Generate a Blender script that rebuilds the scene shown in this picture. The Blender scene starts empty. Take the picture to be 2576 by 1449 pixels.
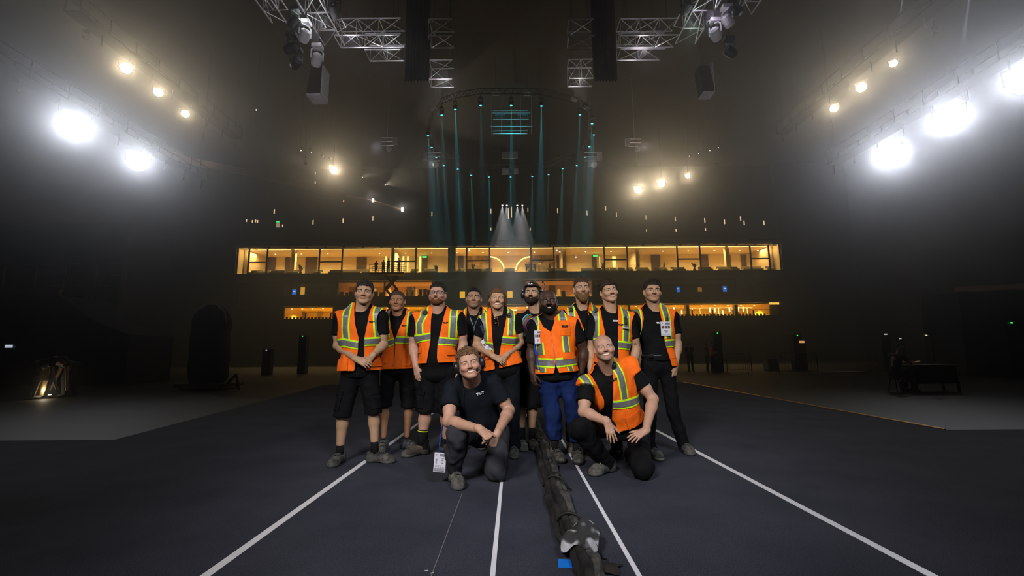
import bpy, bmesh, math, random
import numpy as np
from mathutils import Vector, Matrix, noise as mnoise
random.seed(7); np.random.seed(7)
R_ = math.radians
SC = bpy.context.scene
COL = SC.collection
# ------------------------------------------------------------------ camera
F_PX, W_PX, H_PX = 1145.0, 2576.0, 1449.0
PITCH, YAW, ROLL, CAM_H = R_(8.40), R_(-0.15), R_(0.42), 1.02
_f0 = Vector((math.sin(YAW)*math.cos(PITCH), math.cos(YAW)*math.cos(PITCH), math.sin(PITCH)))
_r0 = Vector((math.cos(YAW), -math.sin(YAW), 0.0))
_u0 = _r0.cross(_f0)
CF = _f0; CR = _r0*math.cos(ROLL) - _u0*math.sin(ROLL); CU = _r0*math.sin(ROLL) + _u0*math.cos(ROLL)
cam_d = bpy.data.cameras.new('camera'); cam = bpy.data.objects.new('camera', cam_d); COL.objects.link(cam)
cam_d.sensor_width = 36.0; cam_d.lens = 36.0*F_PX/W_PX; cam_d.clip_end = 400
m = Matrix((CR, CU, -CF)).transposed().to_4x4(); m.translation = (0, 0, CAM_H); cam.matrix_world = m
SC.camera = cam
CAMP = Vector((0, 0, CAM_H))
def ray(px, py):
    return CF + CR*((px-W_PX/2)/F_PX) + CU*((H_PX/2-py)/F_PX)
def P(px, py, Y):
    """world point seen at a pixel, at distance Y down the hall"""
    d = ray(px, py); return CAMP + d*(Y/d.y)
def G(px, py, z=0.0):
    d = ray(px, py); return CAMP + d*((z-CAM_H)/d.z)
def PX(px, py, X):
    d = ray(px, py); return CAMP + d*(X/d.x)
def PZ(px, py, z):
    return G(px, py, z)
# ------------------------------------------------------------------ world, colour management
w = bpy.data.worlds.new('World'); SC.world = w; w.use_nodes = True
w.node_tree.nodes['Background'].inputs[0].default_value = (0.55, 0.6, 0.8, 1)
w.node_tree.nodes['Background'].inputs[1].default_value = 0.0012
vs = SC.view_settings
SC.display_settings.display_device = 'sRGB'
vs.view_transform = 'Standard'; vs.look = 'None'; vs.gamma = 1.0; vs.exposure = 0.0; vs.use_curve_mapping = False
cy = SC.cycles
cy.max_bounces = 4; cy.diffuse_bounces = 2; cy.glossy_bounces = 2; cy.transmission_bounces = 3; cy.volume_bounces = 0; cy.transparent_max_bounces = 12
cy.caustics_reflective = False; cy.caustics_refractive = False
cy.sample_clamp_indirect = 4.0
# ------------------------------------------------------------------ small helpers
def lin(r, g, b):
    f = lambda c: (c/255.0/12.92) if c/255.0 <= 0.04045 else ((c/255.0+0.055)/1.055)**2.4
    return (f(r), f(g), f(b), 1.0)
def light(name, kind, loc, power, color=(1, 1, 1), target=None, size=0.1, angle=60, blend=0.5, parent=None, size_y=None):
    d = bpy.data.lights.new(name, kind); o = bpy.data.objects.new(name, d); COL.objects.link(o)
    d.energy = power; d.color = color[:3]
    if kind == 'SPOT':
        d.spot_size = R_(angle); d.spot_blend = blend; d.shadow_soft_size = size
    elif kind == 'POINT':
        d.shadow_soft_size = size
    elif kind == 'AREA':
        d.shape = 'RECTANGLE' if size_y else 'DISK'; d.size = size
        if size_y: d.size_y = size_y
    o.location = loc
    if target is not None:
        o.rotation_mode = 'QUATERNION'
        o.rotation_quaternion = (Vector(target)-Vector(loc)).to_track_quat('-Z', 'Y')
    return o
# stage lamps above the photographer that light the crew and the carpet
KEY = [
    ('stage_light', (-2.6, -3.2, 5.4), (0.1, 4.3, 0.9), 2700, (1.0, 0.95, 0.91), 0.8, 40),
    ('stage_light', (2.6, -3.4, 6.2), (0.3, 4.2, 0.9), 1500, (0.88, 0.93, 1.0), 0.8, 40),
]
for nm, lo, tg, pw, cl, sz, an in KEY:
    light(nm, 'SPOT', lo, pw, cl, tg, sz, an, 0.95)
# ------------------------------------------------------------------ materials
MATS = {}
def _nodes(name):
    m = bpy.data.materials.new(name); m.use_nodes = True
    nt = m.node_tree; b = nt.nodes['Principled BSDF']
    return m, nt, b
def mat(name, col, rough=0.7, metal=0.0, spec=0.3, var=0.12, scale=30.0, bump=0.0, bscale=None, emit=None, estr=0.0, sheen=0.0, col2=None, detail=3.0, coat=0.0):
    """procedural surface: a colour broken up by noise, optional bump"""
    if name in MATS: return MATS[name]
    m, nt, b = _nodes(name); N = nt.nodes; L = nt.links
    tc = N.new('ShaderNodeTexCoord'); nz = N.new('ShaderNodeTexNoise')
    nz.inputs['Scale'].default_value = scale; nz.inputs['Detail'].default_value = detail
    L.new(tc.outputs['Object'], nz.inputs['Vector'])
    rp = N.new('ShaderNodeValToRGB'); e = rp.color_ramp.elements
    c = col if len(col) == 4 else tuple(col)+(1,)
    if col2 is None:
        e[0].color = tuple(max(0, x*(1-var)) for x in c[:3])+(1,); e[1].color = tuple(min(1, x*(1+var)) for x in c[:3])+(1,)
    else:
        e[0].color = c; e[1].color = col2 if len(col2) == 4 else tuple(col2)+(1,)
    e[0].position = 0.35; e[1].position = 0.65
    L.new(nz.outputs['Fac'], rp.inputs['Fac']); L.new(rp.outputs['Color'], b.inputs['Base Color'])
    b.inputs['Roughness'].default_value = rough; b.inputs['Metallic'].default_value = metal
    b.inputs['Specular IOR Level'].default_value = spec
    if sheen: b.inputs['Sheen Weight'].default_value = sheen
    if coat: b.inputs['Coat Weight'].default_value = coat
    if bump:
        n2 = N.new('ShaderNodeTexNoise'); n2.inputs['Scale'].default_value = bscale or scale*3; n2.inputs['Detail'].default_value = 4
        L.new(tc.outputs['Object'], n2.inputs['Vector'])
        bp = N.new('ShaderNodeBump'); bp.inputs['Strength'].default_value = bump; bp.inputs['Distance'].default_value = 0.01
        L.new(n2.outputs['Fac'], bp.inputs['Height']); L.new(bp.outputs['Normal'], b.inputs['Normal'])
    if emit is not None:
        b.inputs['Emission Color'].default_value = emit if len(emit) == 4 else tuple(emit)+(1,)
        b.inputs['Emission Strength'].default_value = estr
    MATS[name] = m
    return m
def emat(name, col, strength, sample=False):
    """the glowing face of a lamp, screen or sign"""
    if name in MATS: return MATS[name]
    m = mat(name, (0.05, 0.05, 0.05), 0.5, emit=col, estr=strength)
    if not sample: m.cycles.emission_sampling = 'NONE'
    return m
def glass_mat():
    if 'glass' in MATS: return MATS['glass']
    m = bpy.data.materials.new('glass'); m.use_nodes = True; nt = m.node_tree; nt.nodes.clear(); N = nt.nodes; L = nt.links
    o = N.new('ShaderNodeOutputMaterial'); mx = N.new('ShaderNodeMixShader'); t = N.new('ShaderNodeBsdfTransparent'); g = N.new('ShaderNodeBsdfGlossy')
    nz = N.new('ShaderNodeTexNoise'); nz.inputs['Scale'].default_value = 0.4
    rp = N.new('ShaderNodeMapRange'); rp.inputs[3].default_value = 0.02; rp.inputs[4].default_value = 0.05
    L.new(nz.outputs['Fac'], rp.inputs[0]); L.new(rp.outputs[0], mx.inputs[0])
    t.inputs[0].default_value = (0.93, 0.95, 0.94, 1); g.inputs['Roughness'].default_value = 0.05
    L.new(t.outputs[0], mx.inputs[1]); L.new(g.outputs[0], mx.inputs[2]); L.new(mx.outputs[0], o.inputs[0])
    MATS['glass'] = m; return m
# ------------------------------------------------------------------ mesh helpers
class MB:
    """collects shapes, builds ONE mesh object"""
    def __init__(s): s.v = []; s.f = []
    def add(s, vs, fs):
        o = len(s.v); s.v += [tuple(v) for v in vs]; s.f += [tuple(i+o for i in f) for f in fs]; return s
    def box(s, c, d, rot=None, taper=1.0):
        x, y, z = d[0]/2, d[1]/2, d[2]/2; t = taper
        p = [Vector(q) for q in ((-x,-y,-z),(x,-y,-z),(x,y,-z),(-x,y,-z),(-x*t,-y*t,z),(x*t,-y*t,z),(x*t,y*t,z),(-x*t,y*t,z))]
        if rot is not None: p = [rot @ q for q in p]
        c = Vector(c)
        return s.add([q+c for q in p], [(0,3,2,1),(4,5,6,7),(0,1,5,4),(1,2,6,5),(2,3,7,6),(3,0,4,7)])
    def bx(s, a, b):
        return s.box(((a[0]+b[0])/2,(a[1]+b[1])/2,(a[2]+b[2])/2), (abs(b[0]-a[0]),abs(b[1]-a[1]),abs(b[2]-a[2])))
    def tube(s, pts, r, n=8, cap=True):
        pts = [Vector(p) for p in pts]; rs = r if isinstance(r, (list, tuple)) else [r]*len(pts)
        vs = []; fs = []; up = None
        for i, p in enumerate(pts):
            t = (pts[min(i+1, len(pts)-1)]-pts[max(i-1, 0)]).normalized()
            if up is None:
                up = Vector((0, 0, 1)) if abs(t.z) < 0.9 else Vector((1, 0, 0))
            a = t.cross(up).normalized(); b = a.cross(t).normalized(); up = b
            for k in range(n):
                an = 2*math.pi*k/n; vs.append(p+(a*math.cos(an)+b*math.sin(an))*rs[i])
        for i in range(len(pts)-1):
            for k in range(n):
                fs.append((i*n+k, i*n+(k+1) % n, (i+1)*n+(k+1) % n, (i+1)*n+k))
        if cap:
            fs.append(tuple(range(n-1, -1, -1))); fs.append(tuple((len(pts)-1)*n+k for k in range(n)))
        return s.add(vs, fs)
    def lathe(s, prof, origin, axis=(0, 0, 1), n=16):
        """prof: (radius, height) list along axis"""
        ax = Vector(axis).normalized(); a = ax.orthogonal().normalized(); b = ax.cross(a); o = Vector(origin)
        vs = []; fs = []
        for r, h in prof:
            for k in range(n):
                an = 2*math.pi*k/n; vs.append(o+ax*h+(a*math.cos(an)+b*math.sin(an))*max(r, 1e-5))
        for i in range(len(prof)-1):
            for k in range(n):
                fs.append((i*n+k, i*n+(k+1) % n, (i+1)*n+(k+1) % n, (i+1)*n+k))
        fs.append(tuple(range(n-1, -1, -1))); fs.append(tuple((len(prof)-1)*n+k for k in range(n)))
        return s.add(vs, fs)
    def ell(s, c, r, n=16, m=10, rot=None):
        c = Vector(c); vs = []; fs = []
        for i in range(m+1):
            th = math.pi*i/m
            for k in range(n):
                an = 2*math.pi*k/n
                q = Vector((r[0]*math.sin(th)*math.cos(an), r[1]*math.sin(th)*math.sin(an), r[2]*math.cos(th)))
                if rot is not None: q = rot @ q
                vs.append(c+q)
        for i in range(m):
            for k in range(n):
                fs.append((i*n+k, (i+1)*n+k, (i+1)*n+(k+1) % n, i*n+(k+1) % n))
        return s.add(vs, fs)
    def prism(s, poly, y0, y1):
        """poly in x,z extruded along y"""
        n = len(poly)
        vs = [(x, y0, z) for x, z in poly]+[(x, y1, z) for x, z in poly]
        fs = [tuple(range(n)), tuple(range(2*n-1, n-1, -1))]+[(i, n+i, n+(i+1) % n, (i+1) % n) for i in range(n)]
        return s.add(vs, fs)
    def build(s, name, m, parent=None, smooth=False, bevel=0.0, loc=None):
        return mobj(name, s.v, s.f, m, parent, smooth, bevel, loc)
def mobj(name, vs, fs, m, parent=None, smooth=False, bevel=0.0, loc=None, recalc=True):
    me = bpy.data.meshes.new(name)
    if parent is not None and parent.get('_loc') is not None:
        o0 = Vector(parent['_loc']); 
    else: o0 = None
    vs = np.asarray([tuple(v) for v in vs], dtype=float) if not isinstance(vs, np.ndarray) else vs
    if o0 is None and loc is not None: o0 = Vector(loc)
    sub = np.array(o0) if o0 is not None else np.zeros(3)
    vv = vs-sub
    me.from_pydata(vv.tolist(), [], fs if isinstance(fs, list) else fs.tolist())
    if recalc and len(fs) < 60000:
        bm = bmesh.new(); bm.from_mesh(me); bmesh.ops.recalc_face_normals(bm, faces=bm.faces); bm.to_mesh(me); bm.free()
    if smooth: me.polygons.foreach_set('use_smooth', np.ones(len(me.polygons), dtype=bool))
    if m is not None: me.materials.append(m)
    me.update()
    o = bpy.data.objects.new(name, me); COL.objects.link(o)
    if parent is not None:
        o.parent = parent
        if parent.get('_loc') is not None: o['_loc'] = parent['_loc']
    elif loc is not None: o.location = loc; o['_loc'] = list(loc)
    if bevel:
        b = o.modifiers.new('bevel', 'BEVEL'); b.width = bevel; b.segments = 2; b.limit_method = 'ANGLE'
    return o
def tag(o, label, cat, group=None, kind=None):
    o['label'] = label; o['category'] = cat
    if group: o['group'] = group
    if kind: o['kind'] = kind
    return o
def thing(name, label, cat, loc=(0, 0, 0), group=None):
    """an Empty at the thing's base; parts are given in world space and stored relative to it"""
    o = bpy.data.objects.new(name, None); COL.objects.link(o); o.location = loc; o['_loc'] = list(loc)
    o.empty_display_size = 0.1
    return tag(o, label, cat, group)
def struct(o):
    o['kind'] = 'structure'; return o
def copy_tree(o, offset, parent=None, label=None):
    c = o.copy(); COL.objects.link(c)
    if parent is not None: c.parent = parent
    else:
        c.location = Vector(o.location)+Vector(offset)
        if label: c['label'] = label
    for ch in list(o.children): copy_tree(ch, offset, c)
    return c
# ================================================================== the setting
CONC = mat('arena_concrete', lin(25, 21, 14), 0.62, spec=0.15, var=0.25, scale=0.6, bump=0.15, bscale=3)
DARKW = mat('dark_wall', (0.012, 0.012, 0.013), 0.8, var=0.3, scale=0.5)
BLACKM = mat('black_metal', (0.012, 0.012, 0.013), 0.5, metal=0.3, var=0.3, scale=8)
fl = MB().bx((-60, -14, -0.30), (60, 90, -0.06)).build('floor', CONC); struct(fl)
HALL_Z = 27.0
struct(MB().bx((-60, -14, HALL_Z), (60, 90, HALL_Z+0.3)).build('ceiling', DARKW))
struct(MB().bx((-46, -14, -0.06), (-45.7, 75, HALL_Z)).build('wall_left', DARKW))
struct(MB().bx((45.7, -14, -0.06), (46, 75, HALL_Z)).build('wall_right', DARKW))
# dark stage carpet: its outline taken from the place's own corner points on the ground
def carpet():
    cm, nt, b = _nodes('stage_carpet'); N = nt.nodes; L = nt.links; MATS['stage_carpet'] = cm
    tc = N.new('ShaderNodeTexCoord')
    n1 = N.new('ShaderNodeTexNoise'); n1.inputs['Scale'].default_value = 170; n1.inputs['Detail'].default_value = 3; n1.inputs['Roughness'].default_value = 0.8
    n2 = N.new('ShaderNodeTexNoise'); n2.inputs['Scale'].default_value = 1.6; n2.inputs['Detail'].default_value = 5
    n3 = N.new('ShaderNodeTexNoise'); n3.inputs['Scale'].default_value = 60
    for n in (n1, n2, n3): L.new(tc.outputs['Object'], n.inputs['Vector'])
    rp = N.new('ShaderNodeValToRGB'); e = rp.color_ramp.elements
    e[0].position = 0.34; e[0].color = (0.016, 0.018, 0.027, 1); e[1].position = 0.72; e[1].color = (0.076, 0.081, 0.108, 1)
    L.new(n1.outputs['Fac'], rp.inputs['Fac'])
    mx = N.new('ShaderNodeMixRGB'); mx.blend_type = 'MULTIPLY'; mx.inputs[0].default_value = 0.7
    r2 = N.new('ShaderNodeValToRGB'); r2.color_ramp.elements[0].color = (0.62, 0.66, 0.72, 1); r2.color_ramp.elements[1].color = (1.25, 1.2, 1.2, 1)
    r2.color_ramp.elements[0].position = 0.3; r2.color_ramp.elements[1].position = 0.75
    L.new(n2.outputs['Fac'], r2.inputs['Fac']); L.new(rp.outputs['Color'], mx.inputs[1]); L.new(r2.outputs['Color'], mx.inputs[2])
    L.new(mx.outputs['Color'], b.inputs['Base Color']); b.inputs['Roughness'].default_value = 0.92; b.inputs['Specular IOR Level'].default_value = 0.15
    bp = N.new('ShaderNodeBump'); bp.inputs['Strength'].default_value = 0.35; bp.inputs['Distance'].default_value = 0.006
    L.new(n1.outputs['Fac'], bp.inputs['Height']); L.new(bp.outputs['Normal'], b.inputs['Normal'])
    back = 17.0
    a = G(288, 1106); c = G(840, 962); d = G(2378, 1081); e2 = G(1712, 960)
    k1 = (c.x-a.x)/(c.y-a.y); k2 = (e2.x-d.x)/(e2.y-d.y)
    pl = [(-9.0, -3.0), (9.0, -3.0), (9.0, d.y-0.02), (d.x, d.y), (d.x+k2*(back-d.y), back), (a.x+k1*(back-a.y), back), (a.x, a.y), (-9.0, a.y-0.02)]
    n = len(pl)
    vs = [(x, y, 0.0) for x, y in pl]+[(x, y, -0.06) for x, y in pl]
    fs = [tuple(range(n)), tuple(range(2*n-1, n-1, -1))]+[(i, n+i, n+(i+1) % n, (i+1) % n) for i in range(n)]
    o = mobj('stage_carpet', vs, fs, cm); tag(o, 'dark blue-black speckled carpet covering the wide stage floor under the crew', 'carpet')
    # thin metal edge strip along the right stage edge; building-light glint put into its colour
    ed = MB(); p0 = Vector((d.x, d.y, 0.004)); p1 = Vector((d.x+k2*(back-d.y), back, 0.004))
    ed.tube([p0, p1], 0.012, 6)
    t = ed.build('edge_trim', mat('edge_glint', lin(190, 150, 90), 0.3, metal=1.0, scale=4)); tag(t, 'thin metal strip along the right diagonal edge of the stage carpet', 'trim')
carpet()
# white tape lines, all running straight away from the camera
TAPE = mat('white_tape', lin(232, 232, 240), 0.45, var=0.04, scale=14, spec=0.4)
def tape(xpx, ypx, wid, y1, label):
    g = G(xpx, ypx); o = MB().bx((g.x-wid/2, 0.6, 0.0005), (g.x+wid/2, y1, 0.0022)).build('floor_tape', TAPE)
    tag(o, label, 'tape', 'tape lines on the stage')
tape(517, 1449, 0.050, 12.0, 'wide white tape line running under the far-left man in open vest')
tape(1239, 1449, 0.025, 12.0, 'narrow white tape line beside the kneeling man in the plain t-shirt')
tape(1608, 1449, 0.025, 12.0, 'narrow white tape line between the cable bundle and the kneeling bald man')
tape(2345, 1449, 0.052, 12.0, 'wide white tape line running under the man on the right in long trousers')
g = G(1085, 1449)
sm = MB().bx((g.x-0.0022, 0.8, 0.0004), (g.x+0.0022, 3.6, 0.0014)).build('carpet_seam', mat('seam_grey', lin(120, 115, 110), 0.8)); tag(sm, 'thin grey seam in the carpet below the grey hiking shoe', 'seam')
# ------------------------------------------------------------------ back building with three lit hospitality tiers
YB = 60.0
def zb(py, px=1288, Y=YB): return P(px, py, Y).z
def xb(px, py=690, Y=YB): return P(px, py, Y).x
CREAM = mat('cream_plaster', lin(222, 196, 150), 0.7, var=0.05, scale=0.8)
SLATE = mat('slate_facade', (0.016, 0.014, 0.013), 0.55, var=0.3, scale=0.7)
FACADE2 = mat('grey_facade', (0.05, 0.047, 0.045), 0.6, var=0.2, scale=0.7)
BRONZE = mat('bronze_frame', (0.02, 0.016, 0.012), 0.4, metal=0.5, scale=5)
WOOD = mat('dark_wood_panel', (0.05, 0.03, 0.022), 0.5, var=0.3, scale=2)
STONE = mat('veined_stone', lin(70, 58, 48), 0.5, scale=1.6, col2=lin(165, 140, 108), detail=8)
GLASS = glass_mat()
WARM = (1.0, 0.70, 0.31); WARM2 = (1.0, 0.66, 0.26)
X0, X1 = xb(593), xb(1968)
Z1t, Z1b = zb(617), zb(685); Z2t, Z2b = zb(703), zb(748); Z3t, Z3b = zb(767), zb(799)
# wall of the building around and behind the tiers
wb = MB()
wb.bx((-45.7, YB+7.5, 0), (45.7, YB+8, HALL_Z))                       # rear
wb.bx((X0, YB-0.3, Z1t), (X1, YB+7.5, Z1t+0.35))                     # roof slab over top tier
wb.bx((X0, YB-0.3, Z1b-0.95), (X1, YB+7.5, Z1b))                     # slab under top tier
wb.bx((xb(706), YB+0.6, Z2b-1.0), (xb(1860), YB+7.5, Z2b))            # slab under middle tier
wb.bx((xb(590), YB-0.2, Z3t+0.02), (xb(1962), YB+0.6, Z3t+0.30))
wb.bx((-45.7, YB+0.6, Z1t+0.9), (45.7, YB+1.2, HALL_Z))              # dark upper bowl above
wb.bx((-45.7, YB+1.0, 0), (xb(706), YB+7.4, Z1b-0.95)); wb.bx((xb(1962), YB+1.0, 0), (45.7, YB+7.4, Z1b-0.95))
wb.bx((-45.7, YB-0.3, 0), (X0, YB+7.4, HALL_Z)); wb.bx((X1, YB-0.3, 0), (45.7, YB+7.4, HALL_Z))
struct(wb.build('wall_back', SLATE))
pod = MB().bx((-45, YB-1.2, 0), (45, YB-0.3, Z3b-0.05)).build('trim_1', SLATE); struct(pod)
# top tier room shell (open to the front)
def shell(nm, xa, xc, za, zc, y0, y1, m, t=0.12):
    s = MB(); s.bx((xa, y1, za), (xc, y1+t, zc)); s.bx((xa, y0, zc-t), (xc, y1, zc)); s.bx((xa, y0, za), (xc, y1, za+0.06))
    s.bx((xa, y0, za), (xa+t, y1, zc)); s.bx((xc-t, y0, za), (xc, y1, zc)); o = s.build(nm, m); struct(o); return o
shell('wall_gallery', X0+0.05, X1-0.05, Z1b, Z1t-0.01, YB, YB+6.0, CREAM)
YR = YB+6.0     # rear wall of the rooms
def strip(px0, px1, py0, py1, Y, m, nm, label, cat, th=0.08, group=None, kind=None):
    a = P(px0, py0, Y); b = P(px1, py1, Y)
    o = MB().bx((a.x, Y-th, b.z), (b.x, Y, a.z)).build(nm, m)
    if kind: o['kind'] = kind
    else: tag(o, label, cat, group)
    return o
# partition walls and piers inside the top tier
for px in (628, 744, 992, 1134, 1418, 1600, 1824, 1930):
    a = P(px, 650, YB+2.0)
    struct(MB().bx((a.x-0.25, YB+1.2, Z1b), (a.x+0.25, YB+1.8 if px in (744, 1824) else YR, Z1t-0.1)).build('wall_partition', CREAM))
strip(1131, 1146, 617, 686, YB+0.5, CREAM, 'trim_2', '', '', kind='structure')
# veined stone feature walls, dark doors
for i, (a, b) in enumerate(((1170, 1236), (1338, 1392))):
    strip(a, b, 640, 690, YR-0.1, STONE, 'trim_%d' % (3+i), '', '', kind='structure')
DOORS = [(676, 691, 'first'), (719, 728, 'second'), (770, 796, 'third'), (898, 921, 'fourth'), (1062, 1075, 'fifth'), (1153, 1166, 'sixth'), (1400, 1413, 'seventh'),
         (1489, 1502, 'eighth'), (1637, 1662, 'ninth'), (1762, 1784, 'tenth'), (1831, 1841, 'eleventh'), (1864, 1880, 'twelfth')]
for i, (a, b, w_) in enumerate(DOORS):
    o = strip(a, b, 641, 690, YR-0.15, WOOD, 'door_%d' % (i+1), '', '', kind='structure')
# mullions and panes of the long gallery window
MULL = [622, 668.5, 801, 858.6, 987, 1045, 1128, 1173.5, 1231, 1336, 1394, 1521.6, 1579.5, 1706.7, 1764.3, 1892, 1939]
xs = [X0]+[xb(p, 650) for p in MULL]+[X1]
for i in range(len(xs)-1):
    fr = MB(); a, b = xs[i], xs[i+1]
    fr.bx((b-0.09, YB+0.28, Z1b+0.06), (b+0.09, YB+0.42, Z1t-0.13)); fr.bx((a, YB+0.30, Z1t-0.22), (b, YB+0.40, Z1t-0.13)); fr.bx((a, YB+0.30, Z1b+0.06), (b, YB+0.40, Z1b+0.12))
    o = fr.build('window_%d' % (i+1), BRONZE); struct(o)
    MB().bx((a+0.09, YB+0.34, Z1b+0.12), (b-0.09, YB+0.36, Z1t-0.22)).build('glass_pane', GLASS, o)
    if i in (1, 3, 5, 8, 10, 12, 14, 16):
        zz = zb(654); MB().bx((a, YB+0.30, zz-0.09), (b, YB+0.40, zz+0.09)).build('transom', BRONZE, o)
# balcony glass rail in front of the gallery
struct(MB().bx((X0+1.5, YB+0.02, Z1b+0.06), (X1-1.5, YB+0.05, Z1b+0.95)).build('trim_6', GLASS))
# hidden-edge ceiling light lines and wall lights (they glow)
GLOW = emat('warm_light_line', (1.0, 0.72, 0.22), 2.2)
GLOWH = emat('warm_arc_line', (1.0, 0.74, 0.26), 2.6)
def glowbar(px0, px1, py0, py1, Y, label, nm='light_line'):
    q0, q1 = PZ(px0, (py0+py1)/2, Z1t-0.17), PZ(px1, (py0+py1)/2, Z1t-0.17); yy = (q0.y+q1.y)/2
    o = MB().bx((q0.x, yy-.07, Z1t-0.22), (q1.x, yy+.07, Z1t-0.13)).build(nm, GLOW); return tag(o, label, 'light', 'light lines in the top gallery')
glowbar(648, 732, 627.4, 629.4, YB+3, 'ceiling light line in the leftmost bay of the top gallery')
glowbar(740, 985, 625.6, 627.6, YB+3, 'long ceiling light line left of the cabinet bay in the top gallery')
glowbar(990, 1127, 624.6, 626.4, YB+3, 'ceiling light line above the green exit sign with black door, left of centre')
glowbar(1135, 1390, 623.6, 625.8, YB+3, 'ceiling light line above the two arcs')
glowbar(1395, 1820, 620.6, 622.6, YB+3, 'long ceiling light line right of the arcs')
glowbar(1832, 1928, 618.8, 620.6, YB+3, 'ceiling light line in the rightmost bay of the top gallery')
for px, wd, where in ((971, 2.4, 'left of the lift platform'), (983.6, 2.4, 'behind the lift platform'), (1014.7, 3, 'right of the lift platform'), (1025.8, 3, 'second right of the lift platform'), (1057, 4, 'beside the green-lit door'), (1508.7, 3.4, 'right of the centre-right exit sign'), (1545, 10, 'wide, right of the centre-right exit sign'), (1590, 3, 'left of the phone-holding figure'), (1599, 2, 'nearest the phone-holding figure'), (1137, 3, 'on the cream pier left of the stone wall')):
    strip(px-wd/2, px+wd/2, 645 if px != 1137 else 626, 684, YR-0.4, GLOW, 'wall_light', 'vertical glowing wall light '+where, 'light', 0.06, 'vertical lights in the top gallery')
def arc(p0, p1, s, label):
    a = P(p0[0], p0[1], YR-0.5); b = P(p1[0], p1[1], YR-0.5); pts = []
    for k in range(19):
        t = math.pi/2*k/18; pts.append((a.x+(b.x-a.x)*math.sin(t), YR-0.5, b.z+(a.z-b.z)*math.cos(t)))
    o = MB().tube(pts, 0.10, 8).build('arch_light', GLOWH); tag(o, label, 'light', 'arch lights')
arc((1231, 646), (1268, 679), 1, 'curved glowing line, left half of the arch pair in the gallery')
arc((1336, 646), (1298, 679), 1, 'curved glowing line, right half of the arch pair in the gallery')
# warm lamps of the rooms
for px, pw in ((610, 130), (645, 200), (700, 300), (775, 320), (830, 300), (905, 320), (960, 330), (1020, 330), (1088, 320), (1155, 220), (1205, 260), (1284, 480), (1365, 280), (1455, 330), (1550, 330), (1640, 320), (1735, 320), (1800, 260), (1860, 240), (1915, 200), (1952, 110)):
    a = P(px, 620, YB+3.0)
    light('room_light', 'AREA', (a.x, YB+2.4, Z1t-0.3), pw*1.35, WARM, (a.x, YB+2.7, 0), 1.6).data.spread = R_(150)
# splayed end walls of the gallery, each brightened by an added point lamp
for pa, pb, wh in ((594, 622, 'left'), (1967, 1940, 'right')):
    a_, b_ = xb(pa, 650, YB+.25), xb(pb, 650, YB+2.2); t_ = .12 if pa < pb else -.12
    v = [(a_, YB+.25, Z1b+.05), (b_, YB+2.2, Z1b+.05), (b_-t_, YB+2.3, Z1b+.05), (a_-t_, YB+.35, Z1b+.05)]; v += [(x, y, Z1t-.12) for x, y, _ in v]
    struct(mobj('wall_end_'+wh, v, [(0, 1, 2, 3), (7, 6, 5, 4), (0, 4, 5, 1), (1, 5, 6, 2), (2, 6, 7, 3), (3, 7, 4, 0)], CREAM))
    light('end_wall_fill', 'POINT', ((a_+b_)/2+(1.3 if pa < pb else -1.3), YB+.75, Z1t-.7), 85, WARM, size=.15)
GREEN = emat('exit_green', (0.05, 1.0, 0.22), 1.3)
for px, py, wh in ((725, 641, 'in the left bay of the top gallery'), (1068, 646.5, 'over the black door left of the arches'), (1497.6, 643.5, 'over the black door right of the arches'), (1836, 633, 'in the right bay of the top gallery')):
    t = thing('exit_sign', 'small green exit sign '+wh, 'sign', P(px, py, YR-1), 'exit signs in the gallery')
    a = P(px, py, YR-1); MB().box(a, (0.75, 0.06, 0.36)).build('housing', BLACKM, t); MB().box(a+Vector((0, -0.04, 0)), (0.68, 0.03, 0.28)).build('sign_face', GREEN, t)
    light('exit_glow', 'POINT', a+Vector((0, -0.3, -0.1)), 6, (0.1, 1, 0.3), size=0.1)
# downlights in the gallery ceiling
DL = emat('downlight_face', (1.0, 0.85, 0.55), 4.0)
k = 0
for row, (py, Y, lst) in enumerate(((622, YB+1.0, (627, 675, 743, 810, 878, 944, 1012, 1079, 1146, 1212, 1279, 1346, 1412, 1479, 1545, 1612, 1678, 1745, 1811, 1877, 1924)), (628, YB+3.6, (646, 694, 759, 825, 955, 1020, 1086, 1150, 1215, 1279, 1344, 1408, 1473, 1537, 1603, 1667, 1731, 1797, 1860, 1906)))):
    for px in lst:
        x = xb(px, py, Y); c = Vector((x, Y, Z1t-0.15))
        o = MB().lathe([(0.10, 0), (0.10, 0.03)], c, (0, 0, -1), 10).build('downlight', DL, loc=c)
        tag(o, 'small round ceiling downlight in the gallery, %s row' % ('front' if row == 0 else 'rear'), 'light', 'gallery downlights %s row' % ('front' if row == 0 else 'rear'))
# round cameras/speakers under the roof edge
for px in list(range(678, 1960, 47)):
    c = Vector((xb(px, 618, YB-0.15), YB-0.15, Z1t-0.02))
    o = MB().lathe([(0.02, 0.22), (0.14, 0.2), (0.19, 0.1), (0.19, 0)], c, (0, 0, -1), 10).build('dome_lamp', BLACKM, smooth=True, loc=c)
    tag(o, 'black dome fixture hanging under the roof edge of the top gallery', 'lamp', 'black domes along the roof edge')
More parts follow.
